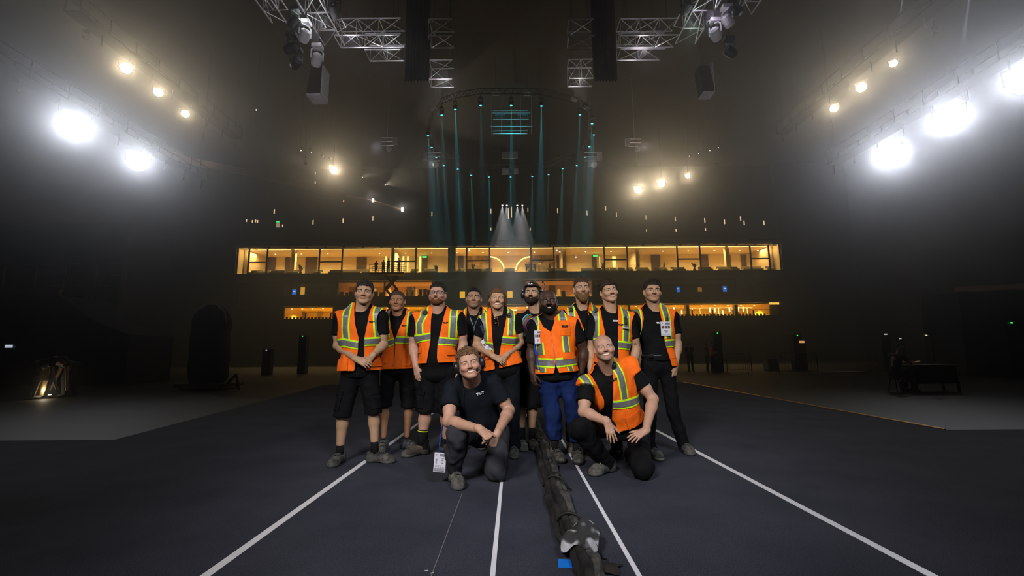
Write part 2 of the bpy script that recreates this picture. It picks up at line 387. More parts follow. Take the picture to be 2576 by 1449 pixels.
# lounge seats and plants along the gallery front
SEATM = mat('cream_upholstery', lin(235, 215, 175), 0.8); SEATD = mat('olive_upholstery', lin(96, 84, 50), 0.8)
def lounge_seat(px, Y, m, label, group):
    x = xb(px, 685, Y); z = Z1b+0.06; t = thing('lounge_seat', label, 'seat', (x, Y, z), group)
    MB().box((x, Y, z+0.24), (0.95, 0.75, 0.22)).build('cushion', m, t, bevel=0.05); MB().box((x, Y+0.32, z+0.48), (0.95, 0.14, 0.46)).build('backrest', m, t, bevel=0.04)
    MB().box((x, Y, z+0.07), (0.7, 0.55, 0.14)).build('base', BRONZE, t)
    return t
cream_px = [651, 669, 727, 745, 801, 867, 883, 900, 921, 1042, 1075, 1092, 1139, 1150, 1161, 1221, 1230, 1277, 1286, 1336, 1386, 1389, 1400, 1417, 1471, 1486, 1525, 1544, 1584, 1608, 1624, 1670, 1698, 1813, 1828, 1876, 1894, 1910, 1936]
for px in cream_px: lounge_seat(px, YB+0.85, SEATM, 'cream lounge seat in the front row of the top gallery', 'cream lounge seats')
olive_px = [637, 688, 706, 836, 850, 1180, 1194, 1205, 1505, 1564, 1655, 1716, 1768, 1784, 1850]
for px in olive_px: lounge_seat(px, YB+1.0, SEATD, 'olive lounge seat among the cream ones in the top gallery', 'olive lounge seats')
LEAF = mat('plant_leaf', (0.02, 0.03, 0.008), 0.6)
def plant(px, Y, h, label):
    x = xb(px, 685, Y); z = Z1b+0.06; t = thing('potted_plant', label, 'plant', (x, Y, z), 'plants in the gallery')
    MB().lathe([(0.16, 0), (0.22, 0.4)], (x, Y, z), n=10).build('pot', BRONZE, t)
    lf = MB()
    for k in range(26):
        a = random.uniform(0, 6.28); r = random.uniform(0.15, 0.5); hh = random.uniform(0.5, h)
        p0 = Vector((x, Y, z+0.38)); p1 = p0+Vector((math.cos(a)*r*0.5, math.sin(a)*r*0.5, hh*0.6)); p2 = p0+Vector((math.cos(a)*r, math.sin(a)*r, hh*0.75))
        lf.tube([p0, p1, p2], [0.02, 0.05, 0.01], 4)
    lf.build('foliage', LEAF, t)
plant(756, YB+0.9, 1.5, 'potted plant left of the third dark door in the gallery'); plant(1097, YB+0.9, 1.2, 'potted plant right of the green-lit door in the gallery')
plant(1517, YB+0.9, 1.5, 'tall dark potted plant right of the centre-right exit sign'); plant(1748, YB+0.9, 1.3, 'potted plant with spread leaves in the right part of the gallery')
# ------------------------------------------------------------------ middle tier
Y2 = YB+0.8
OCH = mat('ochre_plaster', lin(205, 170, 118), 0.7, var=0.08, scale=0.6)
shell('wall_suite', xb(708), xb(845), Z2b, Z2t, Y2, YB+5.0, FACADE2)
shell('wall_suite', xb(845), xb(964), Z2b, Z2t, Y2, YB+5.0, OCH)
shell('wall_suite', xb(964), xb(1086), Z2b, Z2t, Y2, YB+5.0, OCH)
shell('wall_suite', xb(1322), xb(1492), Z2b, Z2t, Y2, YB+5.0, OCH)
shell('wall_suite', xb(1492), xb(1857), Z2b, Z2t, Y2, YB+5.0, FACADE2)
mid = MB().bx((xb(1086), Y2-0.2, Z3t-0.2), (xb(1322), Y2+0.4, Z2t+0.3)).build('wall_centre', FACADE2); struct(mid)
for px in (1162.5, 1282.5):
    o = MB().box((xb(px), Y2-0.22, zb(739.5)), (0.85, 0.08, 1.0)).build('window_%d' % (21 if px < 1200 else 22), BRONZE); struct(o)
    MB().box((xb(px), Y2-0.27, zb(739.5)), (0.70, 0.04, 0.88)).build('lit_pane', emat('lit_yellow_pane', (1.0, 0.52, 0.03), 0.95), o)
struct(MB().bx((xb(706), Y2-0.35, Z2b-0.5), (xb(1086), Y2-0.2, Z2b+0.35)).build('trim_7', SLATE))
struct(MB().bx((xb(1322), Y2-0.35, Z2b-0.5), (xb(1860), Y2-0.2, Z2b+0.1)).build('trim_8', SLATE))
for px, pw in ((775, 45), (818, 12), (880, 90), (930, 110), (985, 160), (1030, 240), (1070, 170), (1350, 100), (1400, 130), (1460, 110), (1530, 10), (1640, 10), (1760, 8)):
    x = xb(px, 710); light('suite_light', 'AREA', (x, YB+3, Z2t-0.25), pw*.85, WARM2, (x, YB+3.6, 0), 1.2).data.spread = R_(120)
# inner rooms behind the middle tier: lit doorways
for i, (a, b, y0, y1) in enumerate(((757, 766, 721, 741), (797, 812, 729, 742), (938, 946, 726, 745), (1036, 1048, 727, 750), (1402, 1409, 728, 744), (1755, 1766, 723, 734))):
    o = strip(a, b, y0, y1, YB+4.9, emat('lit_doorway' if i != 5 else 'dim_doorway', (1.0, 0.50, 0.07), 0.7 if i != 5 else 0.22), 'lit_doorway', '', '', 0.05, kind='structure')
for i, (a, b) in enumerate(((745, 753), (796, 814), (857, 876), (893, 905), (1024, 1045), (1380, 1398))):
    strip(a, b, 715, 750, YB+4.8, WOOD, 'trim_%d' % (10+i), '', '', 0.06, kind='structure')
BLUE = emat('blue_screen', (0.02, 0.22, 0.95), 0.7); SCRW = emat('screen_text', (0.7, 0.85, 1.0), 1.2)
for px, py, w_, h_, wh in ((740.5, 735, 0.5, 0.72, 'at the left end of the middle tier'), (1705.5, 728, 0.42, 0.72, 'right of the far-right man'), (1823, 727, 0.5, 0.72, 'near the right end of the dark middle tier')):
    c = P(px, py, Y2-0.45); t = thing('wall_screen', 'small blue glowing screen '+wh, 'screen', c, 'blue screens')
    MB().box(c, (w_+0.08, 0.07, h_+0.08)).build('bezel', BLACKM, t); MB().box(c+Vector((0, -0.045, 0)), (w_, 0.03, h_)).build('display', BLUE, t); MB().box(c+Vector((0.02, -0.065, 0.08)), (w_*0.6, 0.02, 0.08)).build('caption_bar', SCRW, t)
# silhouettes of seats in front of the suites
BLK = mat('black_seat', (0.008, 0.008, 0.009), 0.7)
seatspots = [(772, 0), (785, .1), (792, .1), (800, 0), (812, .1), (826, .15), (838, .1), (850, .2), (862, .1), (873, .2), (884, .1), (900, .1), (912, .15), (926, .1), (938, .2), (952, .1), (1052, .45), (1064, .5), (1074, .35), (1392, .2), (1420, .1)]
for px, dh in seatspots:
    c = Vector((xb(px, 748), YB+1.1, Z2b+0.06)); t = thing('balcony_seat', 'black padded seat silhouetted in front of the middle-tier suites', 'seat', c, 'black balcony seats')
    MB().box(c+Vector((0, 0, 0.25)), (0.5, 0.5, 0.5)).build('seat', BLK, t, bevel=0.06); MB().box(c+Vector((0, 0.22, 0.55+dh/2)), (0.5, 0.1, 0.6+dh)).build('backrest', BLK, t, bevel=0.04)
# ------------------------------------------------------------------ lowest tier (bright yellow)
GOLD = mat('gold_plaster', lin(232, 190, 100), 0.65, var=0.06, scale=0.7)
shell('wall_lounge', xb(718), xb(842), Z3b-0.6, Z3t, YB+0.2, YB+5.5, GOLD)
shell('wall_lounge', xb(962), xb(1087), Z3b-0.6, Z3t, YB+0.2, YB+5.5, GOLD)
shell('wall_lounge', xb(1205), xb(1580), Z3b-0.6, Z3t, YB+0.2, YB+5.5, GOLD)
shell('wall_lounge', xb(1580), xb(1932), Z3b-0.6, Z3t, YB+0.2, YB+5.5, GOLD)
for px, pw in ((745, 330), (775, 330), (810, 300), (985, 330), (1020, 330), (1060, 330), (1225, 360), (1260, 420), (1300, 420), (1340, 300), (1430, 300), (1500, 280), (1560, 260), (1620, 420), (1680, 480), (1740, 520), (1800, 520), (1860, 520), (1910, 420)):
    x = xb(px, 770); light('lounge_light', 'AREA', (x, YB+2.6, Z3t-0.25), pw*3.2, (1.0, 0.80, 0.10), (x, YB+3.4, 0), 1.4).data.spread = R_(120)
for a, b, wh in ((745, 838, 'behind the far-left man'), (985, 1080, 'behind the man with glasses'), (1210, 1300, 'upper, behind the woman'), (1605, 1720, 'left part of the right lounge'), (1727, 1840, 'middle of the right lounge'), (1850, 1928, 'right end of the right lounge')):
    strip(a, b, 772, 775, YB+4.5, GLOW, 'light_line', 'ceiling light line in the lowest tier '+wh, 'light', 0.06, 'light lines in the lowest tier')
strip(1210, 1300, 779, 782, YB+4.5, GLOW, 'light_line', 'ceiling light line in the lowest tier lower, behind the woman', 'light', 0.06, 'light lines in the lowest tier')
strip(1935, 1960, 761, 766, YB-0.25, emat('eave_glow', (1.0, 0.6, 0.08), 1.4), 'light_line', 'short glowing eave strip at the right end of the lowest tier', 'light', 0.05)
for px in (757, 800, 1000, 1045, 1235, 1640, 1725, 1845): 
    strip(px, px+9, 770, 800, YB+5.3, WOOD, 'trim_20', '', '', 0.06, kind='structure')
for px in (1630, 1725, 1847):
    struct(MB().bx((xb(px, 780, YB+1), YB+0.8, Z3b-0.6), (xb(px+8, 780, YB+1), YB+1.4, Z3t)).build('column_lounge', WOOD))
for px, w_ in ((1612, 3), (1650, 3), (1672, 5), (1742, 3), (1761, 3), (1808, 4), (1842, 3), (1880, 4), (1905, 3), (732, 4), (1210, 5)):
    strip(px-w_/2, px+w_/2, 771, 800, YB+4.9, GLOW, 'wall_light', 'upright glowing wall light in the lowest tier, '+('right lounge' if px > 1500 else ('behind the far-left man' if px < 800 else 'beside the woman')), 'light', 0.05, 'upright lights in the lowest tier')
for px in list(range(735, 840, 26))+list(range(975, 1085, 27))+list(range(1215, 1330, 28))+list(range(1600, 1930, 33)):
    c = Vector((xb(px, 768, YB+1.4), YB+1.4, Z3t-.16)); o = MB().lathe([(.10, 0), (.10, .03)], c, (0, 0, -1), 8).build('downlight', DL, loc=c); tag(o, 'small round ceiling downlight in the lowest tier', 'light', 'downlights of the lowest tier')
PEND = emat('pendant_bulb', (1.0, 0.74, 0.3), 3.5)
for px, py in ((1695, 779), (1715, 785), (1728, 784), (1786, 780), (1798, 780), (1818, 786), (1835, 779), (1857, 778), (1870, 778)):
    c = P(px, py, YB+2); t = thing('pendant_lamp', 'glowing pendant lamp hanging in the lowest right lounge', 'lamp', c, 'pendant lamps in the right lounge')
    MB().lathe([(0.03, 0.35), (0.10, 0.2), (0.10, -0.25), (0.04, -0.33)], c, n=8).build('bulb', PEND, t, smooth=True); MB().tube([c+Vector((0, 0, 0.35)), (c.x, c.y, Z3t-0.1)], 0.012, 5).build('cord', BLACKM, t)
# glass balustrade of the lowest tier with posts
for xa, xc_ in ((718, 842), (962, 1087), (1205, 1580), (1580, 1932)):
    b = MB(); A, B = xb(xa), xb(xc_); n = max(2, int((B-A)/2.6))
    for i in range(n+1): b.bx((A+(B-A)*i/n-0.07, YB-0.62, Z3b-0.3), (A+(B-A)*i/n+0.07, YB-0.5, zb(784)))
    b.bx((A, YB-0.6, zb(784)-0.05), (B, YB-0.52, zb(784)))
    o = b.build('balustrade', BLACKM); tag(o, 'dark balcony rail posts in front of the lowest tier, '+{718: 'behind the far-left man', 962: 'behind the man with glasses', 1205: 'behind the woman', 1580: 'at the right end'}[xa], 'railing', 'rails of the lowest tier')
    MB().bx((A, YB-0.57, Z3b-0.3), (B, YB-0.55, zb(784)-0.05)).build('glass_pane', mat('smoked_glass', (0.03, 0.02, 0.01), 0.2) if False else GLASS, o)
# seat-back tops along the dark podium edge under the lowest tier
for i, px in enumerate(list(range(722, 842, 9))+list(range(1690, 1930, 9))):
    c = Vector((xb(px, 800, YB-1), YB-1.0, Z3b-0.05)); o = MB().box(c+Vector((0, 0, 0.08)), (0.30, 0.1, 0.32)).build('stand_seat', BLK, bevel=0.05)
    tag(o, 'dark stadium seat back along the edge below the lowest tier', 'seat', 'seat backs below the lowest tier')
# ------------------------------------------------------------------ haze filling the hall beyond the crew
def haze():
    m = bpy.data.materials.new('haze'); m.use_nodes = True; nt = m.node_tree; nt.nodes.clear(); N = nt.nodes
    o = N.new('ShaderNodeOutputMaterial'); ads = [N.new('ShaderNodeAddShader') for _ in range(2)]; nt.links.new(ads[0].outputs[0], ads[1].inputs[0]); ad = ads[1]
    for i, (den, g_) in enumerate(((0.0036, 0.92), (0.0034, 0.74), (0.0007, 0.20))):
        v = N.new('ShaderNodeVolumeScatter'); v.inputs['Density'].default_value = den; v.inputs['Anisotropy'].default_value = g_; v.inputs['Color'].default_value = (0.97, 0.97, 1.0, 1)
        nt.links.new(v.outputs[0], ads[0].inputs[i] if i < 2 else ads[1].inputs[1])
    nt.links.new(ad.outputs[0], o.inputs['Volume'])
    b = MB().bx((-44, 8.0, 0.02), (44, 57.5, 26.5)).build('haze', m); tag(b, 'thin stage haze hanging through the whole hall behind the crew', 'haze', kind='stuff')
haze()
# ------------------------------------------------------------------ flood lights with glowing lens
LENS_W = emat('white_lens', (0.95, 0.97, 1.0), 5.0); LENS_Y = emat('warm_lens', (1.0, 0.82, 0.46), 4.0)
def flood(pos, aim, power, color, lens, r, label, group, ang=56, hpow=None):
    t = thing('flood_light', label, 'light', pos, group); d = (Vector(aim)-pos).normalized()
    MB().lathe([(r*0.5, -r*1.5), (r*0.7, -r*1.3), (r*1.08, -0.1), (r*1.12, 0.02), (r*1.0, 0.02)], pos, d, 20).build('housing', BLACKM, t, smooth=False)
    MB().lathe([(r, 0.03), (r*0.7, 0.06), (0.01, 0.08)], pos, d, 20).build('lens', lens, t, smooth=True)
    up = Vector((0, 0, 1)); s = d.cross(up).normalized()
    MB().tube([pos+s*r*1.2, pos+s*r*1.25+up*r*1.4, pos-s*r*1.25+up*r*1.4, pos-s*r*1.2], 0.04, 6).build('bracket', BLACKM, t)
    if 'far' in (group or ''): MB().tube([pos+up*r*1.4, (pos.x, pos.y, HALL_Z)], .03, 6).build('hanger', BLACKM, t)
    light('flood_beam', 'SPOT', pos+d*0.2, power*0.055, color, aim, 0.25, ang, 1.0)
WHITE = (0.86, 0.91, 1.0); YEL = (1.0, 0.80, 0.50)
AIM = (0, 0.0, 9.0)
FL = -25.8; FR = 25.2
for (px, py, pw, wh) in ((185, 325, 52000, 'left one of the two big ones, upper left'), (347, 408, 38000, 'right one of the two big ones, upper left')):
    flood(PX(px, py, FL), AIM, pw, WHITE, LENS_W, 0.55, 'big blazing white flood light, '+wh, 'big white flood lights')
for (px, py, pw, wh) in ((2240, 397, 54000, 'lower one at the upper right'), (2390, 305, 52000, 'middle one at the upper right'), (2580, 205, 44000, 'cut by the right picture edge')):
    flood(PX(px, py, FR), AIM, pw, WHITE, LENS_W, 0.6, 'big blazing white flood light, '+wh, 'big white flood lights')
for (px, py, r, pw, wh) in ((317, 172, .34, 14000, 'first and highest of the left row'), (398, 232, .30, 9000, 'middle of the left row'), (466, 286, .28, 7000, 'lowest of the left row')):
    flood(PX(px, py, FL), AIM, pw, YEL, LENS_Y, r, 'warm yellow flood light, '+wh, 'warm flood lights left')
for (px, py, r, pw, wh) in ((2248, 160, .22, 5000, 'highest of the right row'), (2167, 220, .32, 10000, 'middle of the right row'), (2098, 273, .28, 8000, 'lowest of the upper right row')):
    flood(PX(px, py, FR), AIM, pw, YEL, LENS_Y, r, 'warm yellow flood light, '+wh, 'warm flood lights right')
for (px, py, r, pw, wh) in ((839, 428, .36, 14000, 'alone left of the teal ring'), (1605, 478, .40, 14000, 'leftmost of three right of the teal ring'), (1664, 461, .42, 14000, 'middle of three right of the teal ring'), (1730, 443, .24, 6000, 'rightmost of three right of the teal ring')):
    flood(PZ(px, py, 20.0), AIM, pw*1.5, YEL, LENS_Y, r, 'warm yellow flood light, '+wh, 'warm flood lights far')
# ================================================================== rig: trusses, hanging fixtures, beams
ALU = mat('truss_aluminium', lin(200, 198, 204), 0.38, metal=0.6, var=.15, scale=6)
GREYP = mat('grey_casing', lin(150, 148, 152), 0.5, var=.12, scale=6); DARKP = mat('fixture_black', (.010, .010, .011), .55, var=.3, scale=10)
def truss(p0, p1, w_, h_, label, bay=None, group='trusses in the roof', rc=.028):
    p0, p1 = Vector(p0), Vector(p1); L = (p1-p0).length; d = (p1-p0)/L; s = d.cross(Vector((0, 0, 1))).normalized(); u = Vector((0, 0, 1)); bay = bay or w_*1.1; n = max(1, round(L/bay)); b = MB()
    cs = [s*a*w_/2+u*c*h_/2 for a, c in ((-1, -1), (1, -1), (1, 1), (-1, 1))]
    for c in cs: b.tube([p0+c, p1+c], rc, 6)
    for k in range(n):
        a, e = p0+d*(L*k/n), p0+d*(L*(k+1)/n)
        for i in range(4):
            c0, c1 = cs[i], cs[(i+1) % 4]
            if k % 2: c0, c1 = c1, c0
            b.tube([a+c0, e+c1], rc*.55, 5, cap=False)
            b.tube([a+cs[i], a+cs[(i+1) % 4]], rc*.5, 5, cap=False)
    t = b.build('truss', ALU, loc=p0); tag(t, label, 'truss', group)
    for f in (.15, .85):                                  # chains up to the roof
        q = p0+d*L*f+u*h_/2; c = MB().tube([q, (q.x, q.y, HALL_Z)], .012, 5).build('hoist_chain', DARKP, loc=q); tag(c, 'black hoist chain above the '+label, 'chain', 'hoist chains')
    return t
zt = 13.0
lx, rx = PZ(843, 92, zt).x, PZ(1722, 88, zt).x
truss((lx, 9.0, zt), (lx, PZ(845, 92, zt).y, zt), .75, .75, 'near roof truss running towards the viewer, upper left'); truss((rx, 9.0, zt), (rx, PZ(1722, 88, zt).y, zt), .75, .75, 'near roof truss running towards the viewer, upper right')
truss((lx-1.35, 9.0, zt-.3), (lx-1.35, 14.2, zt-.3), .5, .5, 'second smaller truss outside the near left one'); truss((rx+1.35, 9.0, zt-.3), (rx+1.35, 14.0, zt-.3), .5, .5, 'second smaller truss outside the near right one')
def cross(px0, px1, py, z, label, h_=.75):
    a, b = PZ(px0, py, z), PZ(px1, py, z); truss((a.x, a.y, z), (b.x, a.y, z), .75, h_, label, rc=.03)
cross(850, 1013, 84, 14.2, 'upper left cross truss beside the hanging drape'); cross(925, 1013, 120, 14.2, 'lower left cross truss beside the hanging drape')
cross(1556, 1700, 84, 14.2, 'upper right cross truss beside the hanging drape'); cross(1556, 1665, 118, 14.2, 'lower right cross truss beside the hanging drape')
cross(1082, 1140, 186, 16.0, 'bright short cross truss left of centre', 1.1); cross(1429, 1491, 184, 16.0, 'bright short cross truss right of centre', 1.1)
cross(1082, 1140, 85, 14.2, 'faint cross truss above the bright left one'); cross(1429, 1491, 85, 14.2, 'faint cross truss above the bright right one')
for px, pw, z, py, cl in ((880, 60, 13.6, 98, (1, .93, 1)), (975, 55, 13.4, 128, (.95, .97, 1)), (1110, 90, 15.0, 205, (1, .95, .97)), (1460, 80, 15.0, 204, (1, .97, .93)), (1620, 60, 13.4, 130, (1, .9, .97)), (1740, 45, 12.0, 70, (.75, 1, .8)), (810, 70, 12.0, 60, (.95, .93, 1)), (1790, 45, 12.0, 40, (.85, .75, 1)), (755, 40, 12.0, 50, (.9, 1, .95))):
    p = PZ(px, py, z); light('truss_fill', 'POINT', p, pw*.28, cl, size=.08)  # added point lamp, brightens the trusses around it
# dark hanging drapes between the trusses
DRAPE = mat('black_drape', (.010, .010, .011), .9, var=.3, scale=2)
for px0, px1, wh in ((1017, 1080, 'left of centre'), (1493, 1553, 'right of centre')):
    a, b = P(px0, 204, 17.0), P(px1, 204, 17.0); v = []; f = []; n = 26
    for k in range(n+1):
        x = a.x+(b.x-a.x)*k/n; y = 17.0+.06*math.sin(k*1.9)
        v += [(x, y, a.z), (x, y, 21.0)]
    for k in range(n): f.append((2*k, 2*k+2, 2*k+3, 2*k+1))
    o = mobj('hanging_drape', v, f, DRAPE, loc=(a.x, 17, a.z)); md = o.modifiers.new('thickness', 'SOLIDIFY'); md.thickness = .03; tag(o, 'tall black drape hanging from the roof, '+wh, 'drape', 'hanging drapes')
    hb = MB().bx((a.x-.2, 16.9, 21.0), (b.x+.2, 17.1, 21.2)).bx((a.x+.3, 16.95, 21.2), (a.x+.36, 17.0, HALL_Z)).build('drape_bar', DARKP, o); 
def moving_head(p, aim, s, label, m=DARKP, lensm=None, power=0, color=(1, 1, 1), ang=9, group='moving head lamps', parts=True, up=None):
    p = Vector(p); d = (Vector(aim)-p).normalized(); t = thing('moving_head_lamp', label, 'lamp', p, group); side = d.cross(Vector((0, 0, 1)))
    side = side.normalized() if side.length > .1 else Vector((1, 0, 0))
    MB().lathe([(.10*s, -.22*s), (.17*s, -.16*s), (.18*s, .10*s), (.15*s, .22*s), (.13*s, .22*s)], p, d, 16).build('head', m, t)
    MB().lathe([(.125*s, .215*s), (.08*s, .235*s), (.01, .24*s)], p, d, 16).build('lens', lensm or GREYP, t)
    top = p+Vector((0, 0, .42*s)); MB().tube([p+side*.20*s, top+side*.20*s-Vector((0, 0, .1*s)), top+side*.12*s, top-side*.12*s, top-side*.20*s-Vector((0, 0, .1*s)), p-side*.20*s], .03*s, 6).build('yoke', m, t)
    MB().box(top+Vector((0, 0, .08*s)), (.34*s, .26*s, .14*s)).build('base', m, t)
    MB().tube([top+Vector((0, 0, .15*s)), (top.x, top.y, up if up else HALL_Z)], .012 if not up else .03, 5).build('hanger', DARKP, t)
    if power: light('lamp_beam', 'SPOT', p+d*.26*s, power, color, aim, .03, ang, .25)
    return t
# near fixtures hanging along both sides of the big trusses
for px, py, z, ax, wh in ((766, 90, 11.6, (-1, 1, -1.2), 'large round-backed lamp, left rig'), (797, 150, 11.0, (-.7, 1, -.9), 'second round-backed lamp lower in the left rig'), (741, 58, 11.8, (-1, .4, -.8), 'lamp hanging outside the left truss'), (733, 122, 11.2, (-1, .2, -.2), 'small lamp at the outer edge of the left rig'), (745, 158, 11.0, (-1, 1, -.3), 'lamp with thin bracket, lowest left of the left rig'), (843, 30, 12.6, (.2, 1, -1), 'slim lamp right of the near left truss'),
                      (1800, 86, 11.6, (1, 1, -.9), 'large round-backed lamp, right rig'), (1830, 52, 12.0, (1, .6, -1), 'violet-lit lamp outside the right truss'), (1836, 130, 11.0, (1, .3, -.4), 'small lamp on a long cable, right rig'), (1726, 20, 12.6, (-.3, 1, -.6), 'small lamp left of the near right truss'), (1790, 70, 12.0, (.4, 1, -.6), 'small lamp under the near right truss'), (1848, 28, 12.3, (1, .2, .2), 'lamp at the outer edge of the right rig')):
    p = PZ(px, py, z); moving_head(p, p+Vector(ax), .95, wh, GREYP if 'round' in wh or 'violet' in wh else DARKP, up=zt-.5 if z > 11.5 else zt-.6)
for px, py, cl, pw in ((780, 190, (1, .95, 1), 60), (1805, 180, (1, .92, .98), 50)):
    p = PZ(px, py, 8.6); light('rig_up_fill', 'SPOT', p, pw*3, cl, PZ(px, py-110, 12), .1, 70, .8)  # added spot from below, brightens the hanging rig
# hanging dark boxes; light on underside and side put in as pale plates
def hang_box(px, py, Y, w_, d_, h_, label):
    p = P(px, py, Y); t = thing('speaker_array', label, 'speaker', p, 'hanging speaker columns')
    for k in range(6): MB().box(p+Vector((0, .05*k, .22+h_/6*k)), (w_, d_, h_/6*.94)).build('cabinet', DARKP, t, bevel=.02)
    MB().box(p+Vector((0, 0, .05)), (w_*1.02, d_*1.02, .05)).build('lit_underside', GREYP, t); MB().box(p+Vector((w_*.54, .0, h_*.5+.1)), (.05, d_*.9, h_)).build('lit_side', GREYP, t)
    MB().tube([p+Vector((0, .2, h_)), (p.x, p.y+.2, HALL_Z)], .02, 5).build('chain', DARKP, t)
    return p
p = hang_box(797, 252, 19.0, .62, .8, 1.4, 'hanging speaker column, light on its underside painted pale, upper left'); light('under_glow', 'SPOT', p+Vector((1.2, -2.5, -2.2)), 120, (1, .93, .98), p, .1, 50, .8)
p = hang_box(1777, 243, 19.0, .50, .6, 1.4, 'hanging speaker column, light on its underside painted pale, upper right'); light('under_glow', 'SPOT', p+Vector((-.6, -2.0, -2.6)), 70, (1, .95, .98), p, .1, 40, .8)
# ------------------------------------------------------------------ oval ring of teal beams over the arena floor
TEALC = (.05, .62, .72); LT = emat('teal_lens', (.10, .85, .95), 2.2)
RING = [(1111, 284, .35), (1145, 270, 1.0), (1209, 260, .3), (1286, 260, .8), (1362, 261, 1.2), (1459, 283, .5), (1489.5, 306, .7), (1494, 334, .8), (1482.7, 364, .7), (1472, 391, .6), (1451, 412, .6), (1415.7, 420, 1.0), (1380, 435, .35), (1339, 440, 1.1), (1284.5, 441, .8), (1230, 441, 1.0), (1185, 436.5, 1.0), (1151.4, 421, .9), (1116, 412, .7), (1097, 391.5, .6), (1085.6, 366, .7), (1076.5, 336.5, .9)]
ZR = 22.0; ring_pts = []
for i, (px, py, pw) in enumerate(RING):
    p = PZ(px, py, ZR); ring_pts.append(p); aim = Vector((p.x*.80, p.y+.6, 0))
    wh = 'top arc' if py < 290 else ('bottom arc' if py > 405 else ('right arc' if px > 1288 else 'left arc'))
    moving_head(p, aim, .95, 'lamp with glowing teal lens pointing down, '+wh+' of the oval ring', DARKP, LT, 150000*pw, TEALC, 5.5, 'teal lamps, '+wh, up=ZR+.92)
rg = MB(); pts = [q+Vector((0, 0, .85)) for q in ring_pts]; pts.append(pts[0])
for dz in (0, .5): rg.tube([q+Vector((0, 0, dz)) for q in pts], .04, 6, cap=False)
for a, b in zip(pts[:-1], pts[1:]):
    for k in range(4): rg.tube([a.lerp(b, k/4), a.lerp(b, (k+.5)/4)+Vector((0, 0, .5))], .02, 4, cap=False); rg.tube([a.lerp(b, (k+.5)/4)+Vector((0, 0, .5)), a.lerp(b, (k+1)/4)], .02, 4, cap=False)
for q in pts[:-1:4]: rg.tube([q+Vector((0, 0, .5)), (q.x, q.y, HALL_Z)], .015, 5)
c0 = sum(ring_pts, Vector())/len(ring_pts)
tag(rg.build('ring_truss', DARKP, loc=c0), 'black oval ring truss carrying the teal lamps over the arena', 'truss')
# pale blinder panels set around the ring; faint glow put into their grey
for px, py, rt, wh in ((1124, 253, -35, 'upper left, right one'), (1090.6, 273, -30, 'upper left, left one'), (1247, 236.5, 0, 'top, left of centre'), (1325.7, 236.5, 0, 'top, right of centre'), (1444, 250.7, 35, 'upper right, left one'), (1476, 272, 32, 'upper right, right one')):
    p = PZ(px, py, 23.5); t = thing('blinder_panel', 'small grey panel above the ring, '+wh, 'panel', p, 'grey panels above the ring'); Rm = Matrix.Rotation(R_(rt), 3, 'Z')
    MB().box(p, (.58, .08, .30), Matrix.Rotation(R_(rt*.9), 3, 'Y')).build('face', mat('panel_glow_grey', lin(176, 180, 182), .6, var=.1, scale=5, emit=(.75, .8, .82), estr=.035), t); MB().tube([p+Vector((0, .05, .1)), (p.x, p.y+.05, HALL_Z)], .015, 5).build('hanger', DARKP, t)
# teal-lit frame hanging in the middle of the ring
fr = MB(); Yc = c0.y-1.5
for py, a, b in ((278, 1240, 1328), (284, 1236, 1334), (300, 1240, 1330), (318, 1232, 1340), (329, 1238, 1328), (336, 1240, 1326)):
    q0, q1 = P(a, py, Yc), P(b, py, Yc); fr.tube([q0, q1], .045, 6)
for px in (1237, 1262, 1310, 1337):
    q0, q1 = P(px, 278, Yc), P(px, 338, Yc); fr.tube([q0, q1], .035, 5); fr.tube([q0, (q0.x, q0.y, HALL_Z)], .015, 5)
t = fr.build('metal_grid', ALU, loc=P(1286, 310, Yc)); tag(t, 'ladder-like metal frame hanging inside the ring, lit teal', 'frame')
for px in (1258, 1315): 
    o = MB().box(P(px, 290, Yc+.3), (1.0, .1, .5)).build('video_tile', mat('tile_teal', (.10, .20, .21), .5, scale=4), t)
p = P(1286, 300, Yc-3.0); light('frame_teal', 'SPOT', p+Vector((0, 0, -3.0)), 900, (.08, .75, .85), P(1286, 305, Yc), .2, 60, .8)
# fixture clusters either side of and under the ring
def cluster(px, py, Y, s, label, flip=1):
    p = P(px, py, Y); t = thing('lamp_cluster', label, 'lamp', p, 'lamp clusters around the ring'); b = MB()
    for dz in (0, .45, .9): b.tube([p+Vector((-.7*s, 0, dz*s)), p+Vector((.7*s, 0, dz*s))], .04, 6)
    b.tube([p+Vector((0, 0, .9*s)), (p.x, p.y, HALL_Z)], .02, 5); b.build('bars', ALU, t)
    MB().box(p+Vector((-.85*s*flip, 0, .5*s)), (.45*s, .35, .8*s)).build('panel', GREYP, t); h_ = MB(); h_.lathe([(.1*s, -.3*s), (.28*s, -.15*s), (.28*s, .15*s)], p+Vector((.25*s, -.1, -.45*s)), (.4*flip, -.7, -.5), 14); h_.build('lamp_head', GREYP, t); MB().tube([p+Vector((.25*s, 0, 0)), p+Vector((.25*s, 0, -.3*s))], .04, 5).build('stem', ALU, t)
    light('cluster_light', 'POINT', p+Vector((.3*flip, -2.2, -1.2)), 26*s, (1, .93, 1), size=.06)
cluster(1090, 405, 44, 1.0, 'lamp cluster on the left side of the ring'); cluster(1488, 405, 44, 1.0, 'lamp cluster on the right side of the ring', -1)
cluster(974, 366, 40, .85, 'lamp cluster far left of the ring', -1); cluster(1597, 368, 40, .8, 'lamp cluster far right of the ring')
